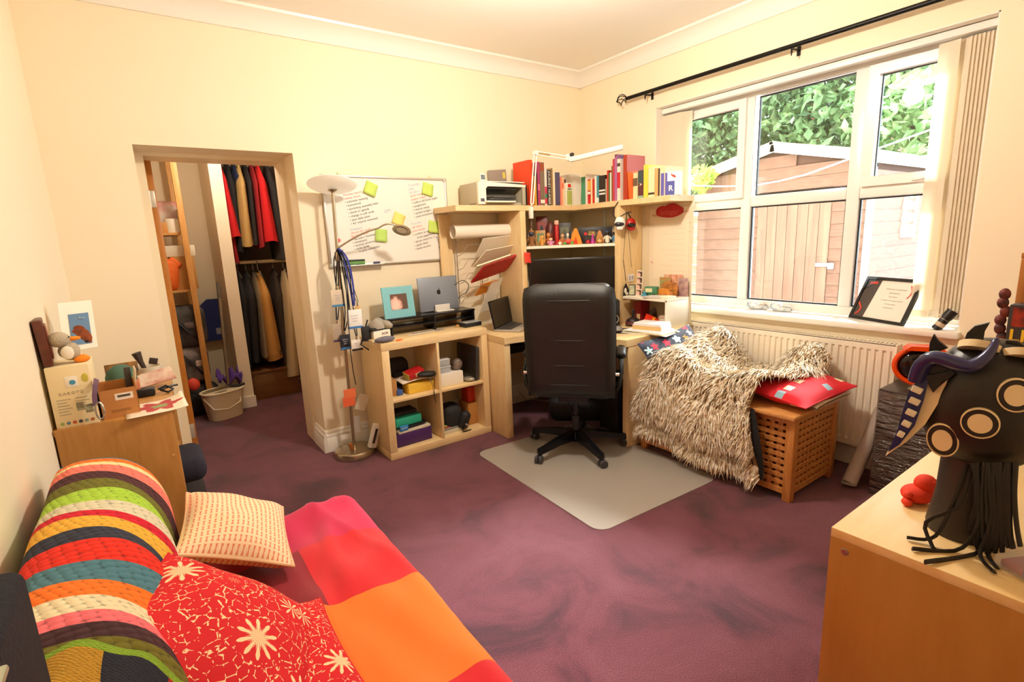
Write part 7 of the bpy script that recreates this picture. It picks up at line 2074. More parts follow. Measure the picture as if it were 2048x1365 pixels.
def head_pt(a_, b_):
    an, ph = 2 * PI * a_, PI * b_
    s = max(0.0, math.sin(ph)) ** 0.8
    x, y, z = hrx * s * spow(math.cos(an), 0.85), hry * s * spow(math.sin(an), 0.8), -hrz * spow(math.cos(ph), 0.85)
    if x < 0 and z > 0:
        x *= 1 - 0.16 * z / hrz
    return (x + hx, y, z + hz)
part('head', MB().grid(head_pt, 40, 24, closed_u=True), m_mk, mk, smooth=80)
def surf(x, z):
    """depth of the near side of the head at x, z"""
    best, r_ = -hry, 1e9
    for i_ in range(20, 41):
        for j_ in range(25):
            p_ = head_pt(i_ / 40, j_ / 24)
            d_ = (p_[0] - x) ** 2 + (p_[2] - z) ** 2
            if d_ < r_:
                best, r_ = p_[1], d_
    return best
for (u, v, ru, rv) in ((1884, 886, 36, 36), (1960, 846, 42, 31), (2032, 792, 42, 34)):
    x, z = ml(u, v, -hry)
    ra, rb_ = abs(ml(u + ru, v, -hry)[0] - x), abs(ml(u, v - rv, -hry)[1] - z)
    y = surf(x, z) - 0.002
    n = Vector(((x - hx) / hrx ** 2 * 0.35, y / hry ** 2, (z - hz) / hrz ** 2 * 0.35)).normalized()
    T = Matrix.Translation((x, y, z)) @ n.to_track_quat('Z', 'Y').to_matrix().to_4x4()
    k_ = dict(T=T, sx=ra, sy=rb_)
    d = part('ring', MB().lathe([(1, -0.006), (1, 0.0035), (0.92, 0.0045), (0.90, -0.006)], 30, **k_), m_cr, mk)
    part('ring_pad', MB().lathe([(0.90, -0.006), (0.88, 0.0035), (0, 0.0038)], 30, **k_), M('mask_dark_pad', '#241c16', 0.6), d)
    part('ring_centre', MB().lathe([(0.63, 0.0), (0.63, 0.0054), (0, 0.0058)], 30, **k_), m_cr, d)
for (u, v, ru) in ((1960, 690, 45), (2046, 705, 48)):
    x, z = ml(u, v)
    r_ = abs(ml(u + ru, v)[0] - x)
    T = mtx((x, -0.03, z + 0.002), (-0.42, 0.10 if u < 2000 else 0.0, 0))
    d = part('ring', MB().lathe([(1, -0.010), (1, 0.003), (0.90, 0.004), (0.88, -0.010)], 30, T=T, sx=r_, sy=0.040), m_cr, mk)
    part('ring_pad', MB().lathe([(0.88, -0.008), (0.86, 0.003), (0, 0.003)], 30, T=T, sx=r_, sy=0.040), M('mask_dark_pad', '#241c16', 0.6), d)
    part('ring_centre', MB().lathe([(0.55, 0.0), (0.55, 0.005), (0, 0.005)], 24, T=T, sx=r_, sy=0.040), m_cr, d)
yf = -0.062
def plate(name, px_, y0, y1, mat, par=None):
    return part(name, MB().prism([ml(u, v, (y0 + y1) / 2) for u, v in px_], y0, y1, 'xz'), mat, par or mk)
plate('cheek_plate', [(1848, 762), (1900, 748), (1880, 800), (1852, 845), (1815, 880), (1773, 908), (1800, 868), (1820, 820), (1838, 775)], yf - 0.006, yf + 0.020, m_cr)
mo_ = plate('mouth_guard', [(1838, 757), (1858, 760), (1848, 800), (1830, 850), (1800, 888), (1776, 904), (1795, 862), (1808, 815), (1820, 778)], yf - 0.016, yf - 0.006, m_pu)
for (u, v, w_) in ((1834, 780, 0.017), (1829, 803, 0.017), (1822, 826, 0.016), (1813, 848, 0.014), (1802, 869, 0.011)):
    x, z = ml(u, v, yf - 0.016)
    part('tooth', MB().rbox((x, yf - 0.0165, z), (w_, 0.004, 0.013), 0.002, rot=(0, 0.35, 0)), M('tooth_cream', '#e6dcc4', 0.5), mo_)
hp = [ml(u, v, yf - 0.02) for u, v in ((1832, 762), (1846, 730), (1872, 714), (1905, 722), (1940, 730), (1968, 716), (1986, 695), (1994, 676))]
part('horn', MB().tube([(p_[0], yf - 0.016 - 0.018 * math.sin(PI * k / 20), p_[1]) for k, p_ in enumerate([tuple(spline(hp, j / 20)) for j in range(21)])], [0.008 + 0.011 * math.sin(PI * min(1, 0.2 + j / 23)) if j < 20 else 0.0015 for j in range(21)], 12, flat=0.7), m_pu, mk, smooth=70)
plate('brow', [(1836, 752), (1850, 722), (1885, 718), (1910, 745), (1880, 770), (1868, 782), (1856, 762)], yf - 0.012, yf + 0.02, m_mk)
plate('brow_point', [(1848, 752), (1900, 742), (1882, 765), (1868, 784), (1860, 765)], yf - 0.018, yf - 0.012, m_mk)
for pts in ([(1858, 710), (1860, 685), (1868, 668), (1878, 682), (1896, 696)], [(1928, 682), (1934, 666), (1950, 652), (1980, 645), (1970, 662), (1966, 686)], [(2010, 690), (2012, 680), (2035, 682), (2048, 690), (2046, 704), (2012, 696)]):
    plate('fin', pts, -0.02, -0.008, M('fin_black', '#120f0d', 0.4))
rs = random.Random(8)
def tl3(u, v, off):
    x, z = ml(u, v, off)
    return (x, off, max(z, 0.006))
ends = {0: [(1935, 930), (1905, 1010), (1868, 1075), (1806, 1140)], 1: [(1945, 930), (1920, 1010), (1852, 1045), (1862, 1100), (1858, 1175)], 2: [(1950, 930), (1960, 1030), (1920, 1100), (1825, 1098)], 3: [(1975, 930), (1985, 1040), (1960, 1105), (1850, 1125)], 8: [(1990, 930), (1980, 1050), (1960, 1110), (1988, 1145)], 9: [(2000, 930), (1990, 1050), (1975, 1105), (1993, 1136)]}
for k in range(26):
    if k in ends:
        P_ = [tl3(u, v, -0.07 - 0.012 * i_) for i_, (u, v) in enumerate(ends[k])]
        xq, zq = ml(*ends[k][-1], 0)
        q_ = at(*ends[k][-1], 'z', ZC + 0.006) - MC
        if q_.z > 0 and k not in (0, 1):
            P_[-1] = (q_.dot(MX), q_.dot(MY), 0.006)
            q2_ = at(*ends[k][-2], 'z', ZC + 0.006) - MC
            P_[-2] = (q2_.dot(MX), q2_.dot(MY), 0.007)
    else:
        u_ = 1934 + k * 3.8
        P_ = [tl3(u_ + rs.uniform(-6, 6), 925, -0.075), tl3(u_ + rs.uniform(-8, 8), 990, -0.082), tl3(u_ + rs.uniform(-10, 10), 1050, -0.080), tl3(u_ + rs.uniform(-10, 12), 1098 + rs.uniform(-6, 10), -0.078)]
    part('tassel', MB().tube([spline(P_, j / 14) for j in range(15)], 0.0052, 6, flat=0.5), M('tassel_black', '#15110e', 0.6), mk, smooth=60)
m2 = thing('tasselled_mask', 'second black and cream tasselled mask cut off by the right picture edge', 'mask')
m2.matrix_world = mask_frame(Vector((1.46, 0.125, ZC)))
part('neck_stand', MB().lathe([(0.055, 0), (0.055, 0.03), (0.045, 0.18)], 24), M('mannequin_brown', '#2a211b', 0.5), m2)
part('head', MB().ball((0.02, 0, 0.22), (0.075, 0.07, 0.10), 28, 16), m_cr, m2)
part('brow_patch', MB().ball((0.02, -0.008, 0.25), (0.078, 0.07, 0.075), 24, 12), m_mk, m2)
for k in range(6):
    x0_ = -0.055 + 0.018 * k
    part('tassel', MB().tube([(x0_, -0.06, 0.19), (x0_ - 0.006, -0.07, 0.11), (x0_ + 0.004, -0.07, 0.02), (x0_ - 0.010 + 0.008 * (k % 2), -0.08, 0.007)], 0.0065, 6, flat=0.5), M('tassel_black', '#15110e', 0.6), m2)
# orange-red squeezy toy
q = at(1833, 1012, 'z', ZC)
rt = thing('orange_toy', 'matt orange-red crouching rubber toy on the chest beside the mask', 'toy', (q.x + 0.02, q.y + 0.005, ZC), math.radians(-35))
m_or = M('matt_orange', '#e2391a', 0.75)
part('body', MB().ball((0, 0, 0.020), (0.034, 0.028, 0.020), 20, 10), m_or, rt, smooth=80)
part('head', MB().ball((0.012, -0.002, 0.044), (0.022, 0.020, 0.020), 18, 10).ball((0.016, -0.016, 0.050), (0.007, 0.006, 0.007), 8, 6), m_or, rt, smooth=80)
part('paw', MB().ball((-0.030, -0.010, 0.024), (0.010, 0.010, 0.008), 10, 6), m_or, rt)
part('paw', MB().ball((-0.034, -0.014, 0.009), (0.010, 0.012, 0.009), 10, 6), m_or, rt)
# boxed figure behind the mask
lb = thing('boxed_figure', 'dark toy package with flame print and yellow lettering behind the mask', 'toy box', (1.745, 0.322, ZC), -PI / 2)
u_h = 0.392
part('card', MB().rbox((0.075, 0.025, u_h / 2), (0.15, 0.05, u_h), 0.004), M('pack_dark', '#251a1c', 0.45), lb)
part('flame_print', MB().bb((0.008, -0.0012, u_h - 0.055), (0.142, 0, u_h - 0.006)), M('pack_flame', '#a8301c', 0.45, var='#2a1a18', vs=40), lb)
write('LIN', 0.042, M('pack_yellow', '#f0c82c', 0.5), lb, (0.006, -0.0012, u_h - 0.078), bold=True, align='LEFT')
sv = MB()
for k in range(8):
    sv.ball((-0.012 - 0.005 * math.sin(k * 2.2), 0.01, u_h - 0.13 + k * 0.022), (0.012, 0.010, 0.015), 10, 6)
part('fringe', sv, M('pack_fringe', '#2a1214', 0.6, var='#7a2a20', vs=60), lb)
q = at(2042, 1150, 'z', ZC)
pkt = thing('blister_pack', 'clear blister pack with red and blue contents at the right edge of the chest', 'packet', (q.x + 0.02, q.y - 0.01, ZC), -0.5)
part('contents', MB().rbox((0, 0, 0.010), (0.07, 0.05, 0.012), 0.003), M('blister_red', '#8e2430', 0.5), pkt)
part('stripe', MB().rbox((0, -0.018, 0.0105), (0.072, 0.014, 0.0125), 0.003), M('blister_blue', '#2a2f8a', 0.5), pkt)
part('shell', MB().rbox((0, 0, 0.0125), (0.085, 0.062, 0.025), 0.006), M('blister_clear', '#e8e4e0', 0.08, alpha=0.25), pkt)

# ================================================================ floor lamp hangings
jl = Vector((FLX + 0.025, FLY - 0.012, 1.385))
def lanyard(label, col, pts, bsize, bcol, foot=None, strap=0.007, cord=None):
    t = thing('lanyard', label, 'lanyard', jl, 0, 'lanyards on the floor lamp')
    P_ = [Vector((0, 0, 0))] + [at(u, v, 'y', y) - jl for (u, v, y) in pts]
    sm_ = [spline([tuple(p) for p in P_], k / 16) for k in range(17)]
    part('strap', MB().tube(sm_, strap, 6, flat=0.25), M('strap_' + col.strip('#'), col, 0.7), t)
    part('return_strap', MB().tube([p + Vector((0.018 * math.sin(k / 16 * PI) + 0.004, -0.008, 0)) for k, p in enumerate(sm_)], strap, 6, flat=0.25), M('strap_' + col.strip('#'), col, 0.7), t)
    part('clasp', MB().rbox(P_[-1] + Vector((0, -0.004, -0.012)), (0.010, 0.006, 0.026), 0.002), m_nickel, t)
    w, h = bsize
    c = P_[-1] + Vector((0, -0.004, -0.025 - h / 2))
    b_ = part('badge', MB().rbox(c, (w, 0.003, h), 0.004), M('badge_' + bcol.strip('#'), bcol, 0.4), t)
    if foot:
        part('badge_band', MB().rbox(c + Vector((0, -0.002, -h / 2 + 0.009)), (w * 0.98, 0.002, 0.014), 0.0008), M('badge_' + foot.strip('#'), foot, 0.4), b_)
        for k in range(3):
            part('badge_print', MB().box(c + Vector((0, -0.002, h * (0.18 - 0.14 * k))), (w * (0.5 - 0.1 * k), 0.0008, 0.004)), M('badge_ink', '#b4b0b8', 0.6), b_)
    return t
lanyard('royal blue lanyard with white badge and blue foot on the floor lamp', '#2a2f86', [(688, 520, 3.31), (699, 570, 3.31), (706, 612, 3.31)], (0.10, 0.125), '#efeae4', '#3a78b8', 0.011)
lanyard('black lanyard with clear sleeve and blue strip on the left of the floor lamp', '#1c1a1e', [(668, 520, 3.34), (670, 555, 3.34), (673, 572, 3.34)], (0.085, 0.11), '#d9c8b0', '#4a8ab8')
lanyard('thin black lanyard with a white card lowest beside the cube unit', '#241f20', [(690, 540, 3.32), (700, 620, 3.32), (712, 672, 3.32)], (0.075, 0.075), '#efe6da', '#2b2624')
lanyard('black lanyard with a dark pouch hanging on the floor lamp', '#17171b', [(682, 560, 3.335), (690, 620, 3.335), (688, 662, 3.335)], (0.07, 0.10), '#22252e', '#3a78b8', 0.008)
lanyard('navy striped lanyard with crumpled card on the left of the floor lamp', '#23283f', [(673, 540, 3.355), (672, 600, 3.355), (673, 640, 3.355)], (0.07, 0.12), '#b9a894', '#5a4a6a', 0.008)
lanyard('long black cord with a tan luggage label on the floor lamp', '#2a2422', [(684, 520, 3.33), (700, 575, 3.33), (714, 605, 3.33)], (0.035, 0.07), '#cfa468', None, 0.004)
sp_ = thing('camera_strap', 'black camera strap dangling from the floor lamp to below the cube top', 'strap', jl)
s_p = [at(u, v, 'y', 3.30) - jl for u, v in ((685, 500), (694, 600), (700, 690), (706, 740), (712, 770))]
part('strap', MB().tube([spline([tuple(p) for p in s_p], k / 20) for k in range(21)], 0.006, 6, flat=0.3), m_blackp, sp_)
part('pouch', MB().rbox(at(732, 668, 'y', 3.30) - jl, (0.06, 0.03, 0.10), 0.012), M('black_nylon', '#1b1a1c', 0.7), sp_)
part('loop', MB().tube([at(735, 640, 'y', 3.30) - jl, at(722, 690, 'y', 3.30) - jl, at(745, 705, 'y', 3.29) - jl], 0.005, 6), m_blackp, sp_)
q = at(702, 796, 'y', 3.325)
o1 = thing('orange_notes', 'two overlapping orange sticky notes hanging on the lamp pole', 'sticky notes', q)
part('upper_note', MB().bb((-0.045, -0.002, 0.0), (0.035, 0, 0.062)), M('orange_sticky', '#f07a4a', 0.8), o1)
part('lower_note', MB().bb((-0.055, -0.001, -0.055), (0.025, 0.001, 0.01)), M('orange_sticky_b', '#ee6a40', 0.8), o1)
solo('paper_label', MB().box((0, 0, 0), (0.075, 0.001, 0.11), (0, 0.45, 0)), M('label_paper', '#d9ccb8', 0.8), 'pale paper label hanging behind the orange notes', 'label', (q.x + 0.075, q.y + 0.012, q.z - 0.05))
solo('grey_label', MB().box((0, 0, 0), (0.045, 0.001, 0.12), (0, 0.05, 0)), M('label_grey', '#b3a89c', 0.7), 'grey plastic tag hanging low on the lamp pole', 'label', (q.x + 0.03, q.y + 0.02, q.z - 0.2))
q = at(738, 893, 'z', 0.05)
wbx = thing('white_slim_box', 'slim white product box with black window leaning on the cube unit', 'box', (1.093, 3.27, 0.047), (0.10, 0.30, 0.1))
part('carton', MB().rbox((0, 0, 0.085), (0.05, 0.035, 0.165), 0.002), M('slim_white', '#efe9e0', 0.5), wbx)
part('window', MB().bb((-0.012, -0.0185, 0.035), (0.006, -0.0175, 0.14)), M('slim_black', '#35302e', 0.3), wbx)
part('print', MB().bb((0.012, -0.0185, 0.05), (0.015, -0.0175, 0.11)), M('slim_ink', '#8a8480', 0.5), wbx)
solo('wooden_tag', MB().rbox((0, 0, 0.03), (0.022, 0.008, 0.06), 0.006, rot=(0.2, -0.3, 0)), M('tag_wood', '#a8622a', 0.5), 'small wooden tag lying on the lamp base', 'tag', (FLX - 0.035, FLY - 0.05, 0.05))
# ================================================================ closet beyond the doorway
struct('wall_partition', MB().bb((0.565, 5.05, 0), (0.662, CY1, 2.4)), M('partition_paint', '#f3e6cc', 0.6), label='cream partition end between shelves and wardrobe')
struct('baseboard_closet', MB().bb((0.555, 5.035, 0), (0.672, 5.05, 0.10)), m_white, label='white skirting on the closet partition')
m_pine = wood('pine_timber', '#c88a44', '#dca862', (14, 14, 1.2), 0.55, 1.0, 4)
rkk = thing('pine_shelf_rack', 'rough pine shelf rack in the closet left of the partition', 'shelf rack', (-0.5, 5.0, 0))
for x_, y_ in ((0.80, 0.0), (0.80, 0.6), (0.02, 0.0), (0.02, 0.6)):
    part('upright', MB().rbox((x_ + 0.022, y_ + 0.022, 1.2), (0.044, 0.044, 2.4), 0.003), m_pine, rkk)
for z_ in (1.56, 1.095):
    part('shelf', MB().bb((0.0, 0.05, z_ - 0.018), (0.80, 0.62, z_)), m_pine, rkk)
ZA, ZB2 = 1.561, 1.096
def cl_x(u, v, y=5.12):
    return at(u, v, 'y', y).x
solo('shopping_bag', MB().rbox((0, 0, 0.13), (0.22, 0.18, 0.26), 0.06, seg=3), M('red_white_bag', '#cfc6ba', 0.5, var='#b82a22', vs=9), 'white and red plastic shopping bag on the upper closet shelf', 'bag', (cl_x(332, 410), 5.28, ZA + 0.0), smooth=60)
solo('white_roll', MB().lathe([(0.02, 0), (0.05, 0), (0.052, 0.01), (0.052, 0.10), (0.05, 0.11), (0.02, 0.11)], 20), M('roll_white', '#eee4d0', 0.7), 'white paper roll on the upper closet shelf', 'paper roll', (cl_x(343, 448), 5.12, ZA))
solo('tan_carton', MB().rbox((0, 0, 0.04), (0.08, 0.1, 0.08), 0.003), M('tan_carton', '#c98f4c', 0.7), 'small tan carton beside the white roll in the closet', 'box', (cl_x(325, 450), 5.13, ZA))
solo('plastic_bottle', MB().lathe([(0.03, 0), (0.032, 0.02), (0.032, 0.16), (0.012, 0.20), (0.012, 0.22)], 16), M('bottle_clear', '#b8a690', 0.1, alpha=0.6), 'clear plastic bottle on the upper closet shelf', 'bottle', (cl_x(362, 440), 5.14, ZA))
solo('kraft_carton', MB().rbox((0, 0, 0.135), (0.17, 0.25, 0.27), 0.003), M('kraft_closet', '#b98648', 0.75), 'tall brown carton on the lower closet shelf', 'box', (cl_x(368, 540), 5.22, ZB2))
solo('white_lid_box', MB().rbox((0, 0, 0.045), (0.22, 0.28, 0.09), 0.004), M('lid_box', '#e8dcc4', 0.6), 'white box stacked on the brown carton in the closet', 'box', (cl_x(357, 488), 5.24, ZB2 + 0.271))
solo('orange_bag', MB().rbox((0, 0, 0.13), (0.15, 0.2, 0.26), 0.05, seg=3, rot=(0, 0.15, 0)).rbox((0.03, -0.06, 0.20), (0.10, 0.06, 0.12), 0.02, rot=(0, 0.8, 0)), M('orange_cloth', '#e86a1e', 0.7, bump=0.5, bs=25), 'bright orange cloth bag on the lower closet shelf', 'bag', (cl_x(336, 540), 5.16, ZB2), smooth=60)
for k, (lab, u, v, sz, z_, c, vv) in enumerate((('black rucksack at the top of the bag heap in the closet', 372, 650, (0.30, 0.22, 0.36), 0.60, '#2a2624', '#5a5250'), ('grey and white printed bag in the middle of the bag heap', 385, 715, (0.24, 0.20, 0.32), 0.29, '#4a4644', '#a89a98'), ('black holdall with a white tag at the bottom of the bag heap', 395, 760, (0.30, 0.24, 0.28), 0.0, '#1c1a1c', '#2c2a2c'))):
    t_ = thing('heap_bag', lab, 'bag', (cl_x(u, v, 5.1), 5.16, z_), 0.1 * k, 'bags heaped in the closet')
    part('body', MB().rbox((0, 0, sz[2] / 2), sz, 0.08, seg=4), M('bag_' + c.strip('#'), c, 0.7, var=vv, vs=7, bump=0.4, bs=30), t_, smooth=60)
    part('strap', MB().tube([(-sz[0] * .3, -sz[1] * .45, sz[2] * .8), (0, -sz[1] * .62, sz[2] * .45), (sz[0] * .25, -sz[1] * .5, sz[2] * .2)], 0.012, 8, flat=0.4), m_blackp, t_)
    part('patch', MB().rbox((0.02 + 0.02 * k, -sz[1] / 2 - 0.002, sz[2] * 0.55), (0.07, 0.008, 0.05 if k != 2 else 0.012), 0.003), M('patch_%d' % k, ('#6a5a58', '#e8d4cc', '#efeae4')[k], 0.6), t_)
solo('red_pouch', MB().ball((0, 0, 0.05), (0.05, 0.04, 0.055)), M('red_nylon', '#d8402a', 0.6), 'small red pouch beside the black holdall in the closet', 'pouch', (cl_x(381, 738, 5.0), 4.97, 0.26))
# mop bucket, mop, cloths
bk_c = Vector((0.43, 5.08 - 0.10, 0))
bkt = thing('mop_bucket', 'cream plastic mop bucket on the closet floor', 'bucket', (0.405, 4.90, 0), 0.45)
m_buck = M('bucket_plastic', '#e6d8ba', 0.4)
def bucket(a_, b_):
    an = 2 * PI * a_
    k = 0.80 + 0.20 * b_
    return (0.165 * k * abs(math.cos(an)) ** 0.75 * (1 if math.cos(an) > 0 else -1), 0.115 * k * abs(math.sin(an)) ** 0.75 * (1 if math.sin(an) > 0 else -1), 0.002 + 0.235 * b_)
part('tub', MB().grid(bucket, 36, 6, closed_u=True).prism([bucket(k / 24, 0)[:2] for k in range(24)], 0.002, 0.006), m_buck, bkt, smooth=50)
part('rim', MB().tube([Vector(bucket(k / 40, 1.0)) for k in range(40)], 0.009, 8, closed=True), m_buck, bkt)
part('wringer', MB().prism([(x * 0.98, y * 0.98) for x, y, _ in (bucket(k / 30, 1.0) for k in range(15, 31))], 0.215, 0.24), m_buck, bkt)
part('wringer_slots', MB().box((-0.04, -0.05, 0.241), (0.10, 0.008, 0.003)).box((-0.04, -0.075, 0.241), (0.07, 0.008, 0.003)), M('slot_brown', '#5a4a38', 0.6), bkt)
part('handle', MB().tube([(-0.165, 0, 0.20), (-0.15, -0.10, 0.12), (-0.05, -0.135, 0.10), (0.06, -0.135, 0.135), (0.165, 0, 0.21)], 0.006, 8), m_buck, bkt)
mp0, mp1 = Vector((0.46, 4.93, 0.245)), at(436, 567, 'y', 5.03)
mop = thing('mop', 'mop with long steel handle standing in the bucket', 'mop', mp0)
part('pole', MB().cyl((0, 0, 0), mp1 - mp0, 0.013, n=12), M('steel_pole', '#8d8474', 0.3, 0.7), mop)
part('grip', MB().cyl((mp1 - mp0) * 0.86, (mp1 - mp0) * 1.01, 0.015, n=12), M('grip_dark', '#5c5850', 0.4), mop)
part('head', MB().tube([(0, 0, 0.02), (0.03, -0.02, 0.01), (0.08, -0.03, 0.005), (0.12, -0.01, 0.01)], 0.012, 8), m_blackp, mop)
solo('purple_cloth', MB().grid(lambda a_, b_: (0.19 * (a_ - 0.5), 0.10 * (b_ - 0.5) + 0.03 * math.sin(7 * a_), 0.02 + 0.13 * abs(math.sin(2.2 * PI * a_ + 0.5)) * (0.5 + 0.5 * b_) + 0.02 * math.sin(9 * b_)), 24, 10), M('purple_cloth', '#5a3a8e', 0.85), 'crumpled purple cleaning cloth on the mop bucket', 'cloth', (0.485, 4.965, 0.245), (0, 0, 0.3), smooth=60).modifiers.new('thick', 'SOLIDIFY').thickness = 0.008
bq = at(434, 640, 'y', 5.70)
bhb = thing('blue_bag', 'navy blue drawstring bag hanging on the closet wall', 'bag', (bq.x, 5.74, bq.z))
part('bag', MB().prism([(-0.14, -0.20), (0.13, -0.20), (0.14, 0.08), (0.06, 0.20), (-0.06, 0.20), (-0.15, 0.12)], -0.04, 0.02, 'xz'), M('navy_nylon', '#1c2660', 0.6, bump=0.4, bs=20), bhb)
part('print', MB().bb((-0.02, -0.044, -0.14), (0.06, -0.041, -0.08)), M('bag_print', '#a89a9a', 0.6), bhb)
# wardrobe: rails and garments
wr = thing('wardrobe_rails', 'two wooden hanging rails in the closet wardrobe', 'clothes rail', (0.662, 5.36, 0))
for z_ in (2.25, 1.285):
    part('rail', MB().cyl((0.002, 0, z_), (1.07, 0, z_), 0.016, n=12), M('rail_pale', '#cdbb9c', 0.5), wr)
solo('wardrobe_box', MB().rbox((0, 0, 0.13), (0.42, 0.40, 0.26), 0.004).rbox((0, 0, 0.265), (0.44, 0.42, 0.03), 0.004), wood('dark_chest_wood', '#6a4420', '#7d5328', (1, 8, 8), 0.5), 'low brown wooden box on the wardrobe floor', 'box', (0.885, 5.42, 0))
solo('wardrobe_backing', MB().bb((0, 0, 0), (1.07, 0.02, 2.35)), M('wardrobe_dark', '#4a3a2e', 0.9), 'dark brown backing panel behind the hanging clothes', 'panel', (0.668, 5.74, 0.02))
def garment(name, label, cat, u0, u1, vtop, vbot, rail_z, col, y0=5.12, dep=0.42, flare=1.25, seed=0, cuff=None):
    xt0, xt1 = at(u0[0], (vtop + vbot) / 2, 'y', y0).x, at(u0[1], (vtop + vbot) / 2, 'y', y0).x
    zb = at((u1[0] + u1[1]) / 2, vbot, 'y', y0).z
    xb = at((u1[0] + u1[1]) / 2, vbot, 'y', y0).x
    wb_ = at(u1[1], vbot, 'y', y0).x - at(u1[0], vbot, 'y', y0).x
    xt = at((u0[0] + u0[1]) / 2, max(vtop, 320), 'y', y0).x
    wt = at(u0[1], max(vtop, 320), 'y', y0).x - at(u0[0], max(vtop, 320), 'y', y0).x
    t = thing(name, label, cat, (xt, y0 + dep / 2, rail_z), 0, 'clothes hanging in the closet')
    wt, wb_ = wt * 1.25, wb_ * 1.2
    H = rail_z - 0.09 - zb
    def f(a_, b_):
        an = 2 * PI * a_
        k = min(1.0, 0.25 + 3.2 * b_)
        w = (wt + (wb_ - wt) * b_) / 2 * k * (1 + 0.12 * math.sin(4 * an + seed + 3 * b_))
        d = dep / 2 * (0.30 + 0.70 * min(1, 4 * b_)) * (1.0 - 0.06 * b_)
        c, s = math.cos(an), math.sin(an)
        return ((xb - xt) * b_ + w * c, d * (abs(s) ** 0.8) * (1 if s > 0 else -1), -0.09 - H * b_ - 0.01 * math.sin(an * 2 + seed))
    m = M('garment_' + col.strip('#'), col, 0.9, bump=0.35, bs=14)
    b = part('body', MB().grid(f, 28, 16, closed_u=True), m, t, smooth=70)
    if cuff:
        part('cuff', MB().grid(lambda a_, b_: Vector(f(a_, 0.93 + 0.07 * b_)) * 1.0 + Vector((0.006 * math.cos(2 * PI * a_), 0.006 * math.sin(2 * PI * a_), 0)), 24, 2, closed_u=True), M('garment_' + cuff.strip('#'), cuff, 0.9), b, smooth=70)
        part('button', MB().ball((xb - xt + wb_ * 0.3, -dep / 2 * 0.93, zb - rail_z + 0.06), (0.008, 0.005, 0.008), 8, 6).ball((xb - xt + wb_ * 0.3, -dep / 2 * 0.93, zb - rail_z + 0.085), (0.008, 0.005, 0.008), 8, 6), M('button_dark', '#33261a', 0.4), b)
    part('hanger', MB().tube([(0, -0.17, -0.13), (0, 0, -0.075), (0, 0.17, -0.13)], 0.006, 6).tube([(0, 0, -0.075), (0, 0, -0.03), (0.0, 0.018, -0.005), (0, 0.012, 0.018), (0, -0.012, 0.016), (0, -0.02, 0.0)], 0.003, 6), M('hanger_steel', '#8a8478', 0.3, 0.7), t)
    return t
g_u, g_l = 2.25, 1.285
garment('hanging_jacket', 'red fleece jacket hanging at the left of the upper closet rail', 'jacket', (437, 447), (462, 486), 325, 475, g_u, '#c8161c', seed=1)
garment('hanging_jacket', 'long dark red garment hanging low behind the red fleece', 'jacket', (440, 452), (470, 482), 325, 528, g_u, '#a01218', 5.2, seed=2)
garment('hanging_jacket', 'black coat on the upper rail beside the red fleece', 'coat', (452, 468), (478, 490), 325, 505, g_u, '#1d1a1c', 5.16, seed=3)
garment('hanging_jacket', 'navy blue jacket on the upper closet rail', 'jacket', (468, 478), (484, 494), 325, 430, g_u, '#1c2748', 5.17, seed=4)
garment('hanging_trousers', 'beige trousers hanging on the upper closet rail', 'trousers', (476, 487), (487, 511), 325, 492, g_u, '#b39256', 5.11, 0.36, seed=5)
garment('hanging_jacket', 'black leather jacket between beige trousers and red tops', 'jacket', (489, 503), (506, 522), 325, 490, g_u, '#2b2522', 5.17, seed=6)
garment('hanging_sweatshirt', 'crimson top hanging left of the bright red sweatshirt', 'sweatshirt', (505, 514), (523, 534), 325, 495, g_u, '#9c1a1e', 5.13, seed=7)
garment('hanging_sweatshirt', 'bright red sweatshirt hanging on the upper closet rail', 'sweatshirt', (514, 528), (534, 560), 325, 484, g_u, '#d0181c', 5.09, seed=8)
garment('hanging_jacket', 'charcoal coat at the right of the upper closet rail', 'coat', (530, 553), (560, 582), 325, 520, g_u, '#2e2b2a', 5.15, seed=9)
garment('hanging_coat', 'long black coat at the left of the lower closet rail', 'coat', (473, 490), (492, 508), 530, 735, g_l, '#1a1617', 5.13, seed=10)
garment('hanging_coat', 'second long black coat on the lower closet rail', 'coat', (488, 508), (505, 525), 530, 725, g_l, '#221c1c', 5.16, seed=11)
garment('hanging_coat', 'grey brown jacket behind the tan one on the lower rail', 'jacket', (508, 518), (528, 542), 530, 715, g_l, '#8a7458', 5.16, seed=12)
garment('hanging_coat', 'tan suede jacket with buttoned cuff on the lower closet rail', 'jacket', (514, 536), (541, 568), 545, 722, g_l, '#b98440', 5.10, seed=13, cuff='#a87434')
garment('hanging_coat', 'long pale beige coat on the lower closet rail', 'coat', (570, 586), (580, 602), 548, 755, g_l, '#bfa67c', 5.12, seed=14)
garment('hanging_coat', 'dark brown coat behind the beige one on the lower rail', 'coat', (545, 566), (568, 584), 540, 740, g_l, '#3a2c22', 5.22, seed=15)

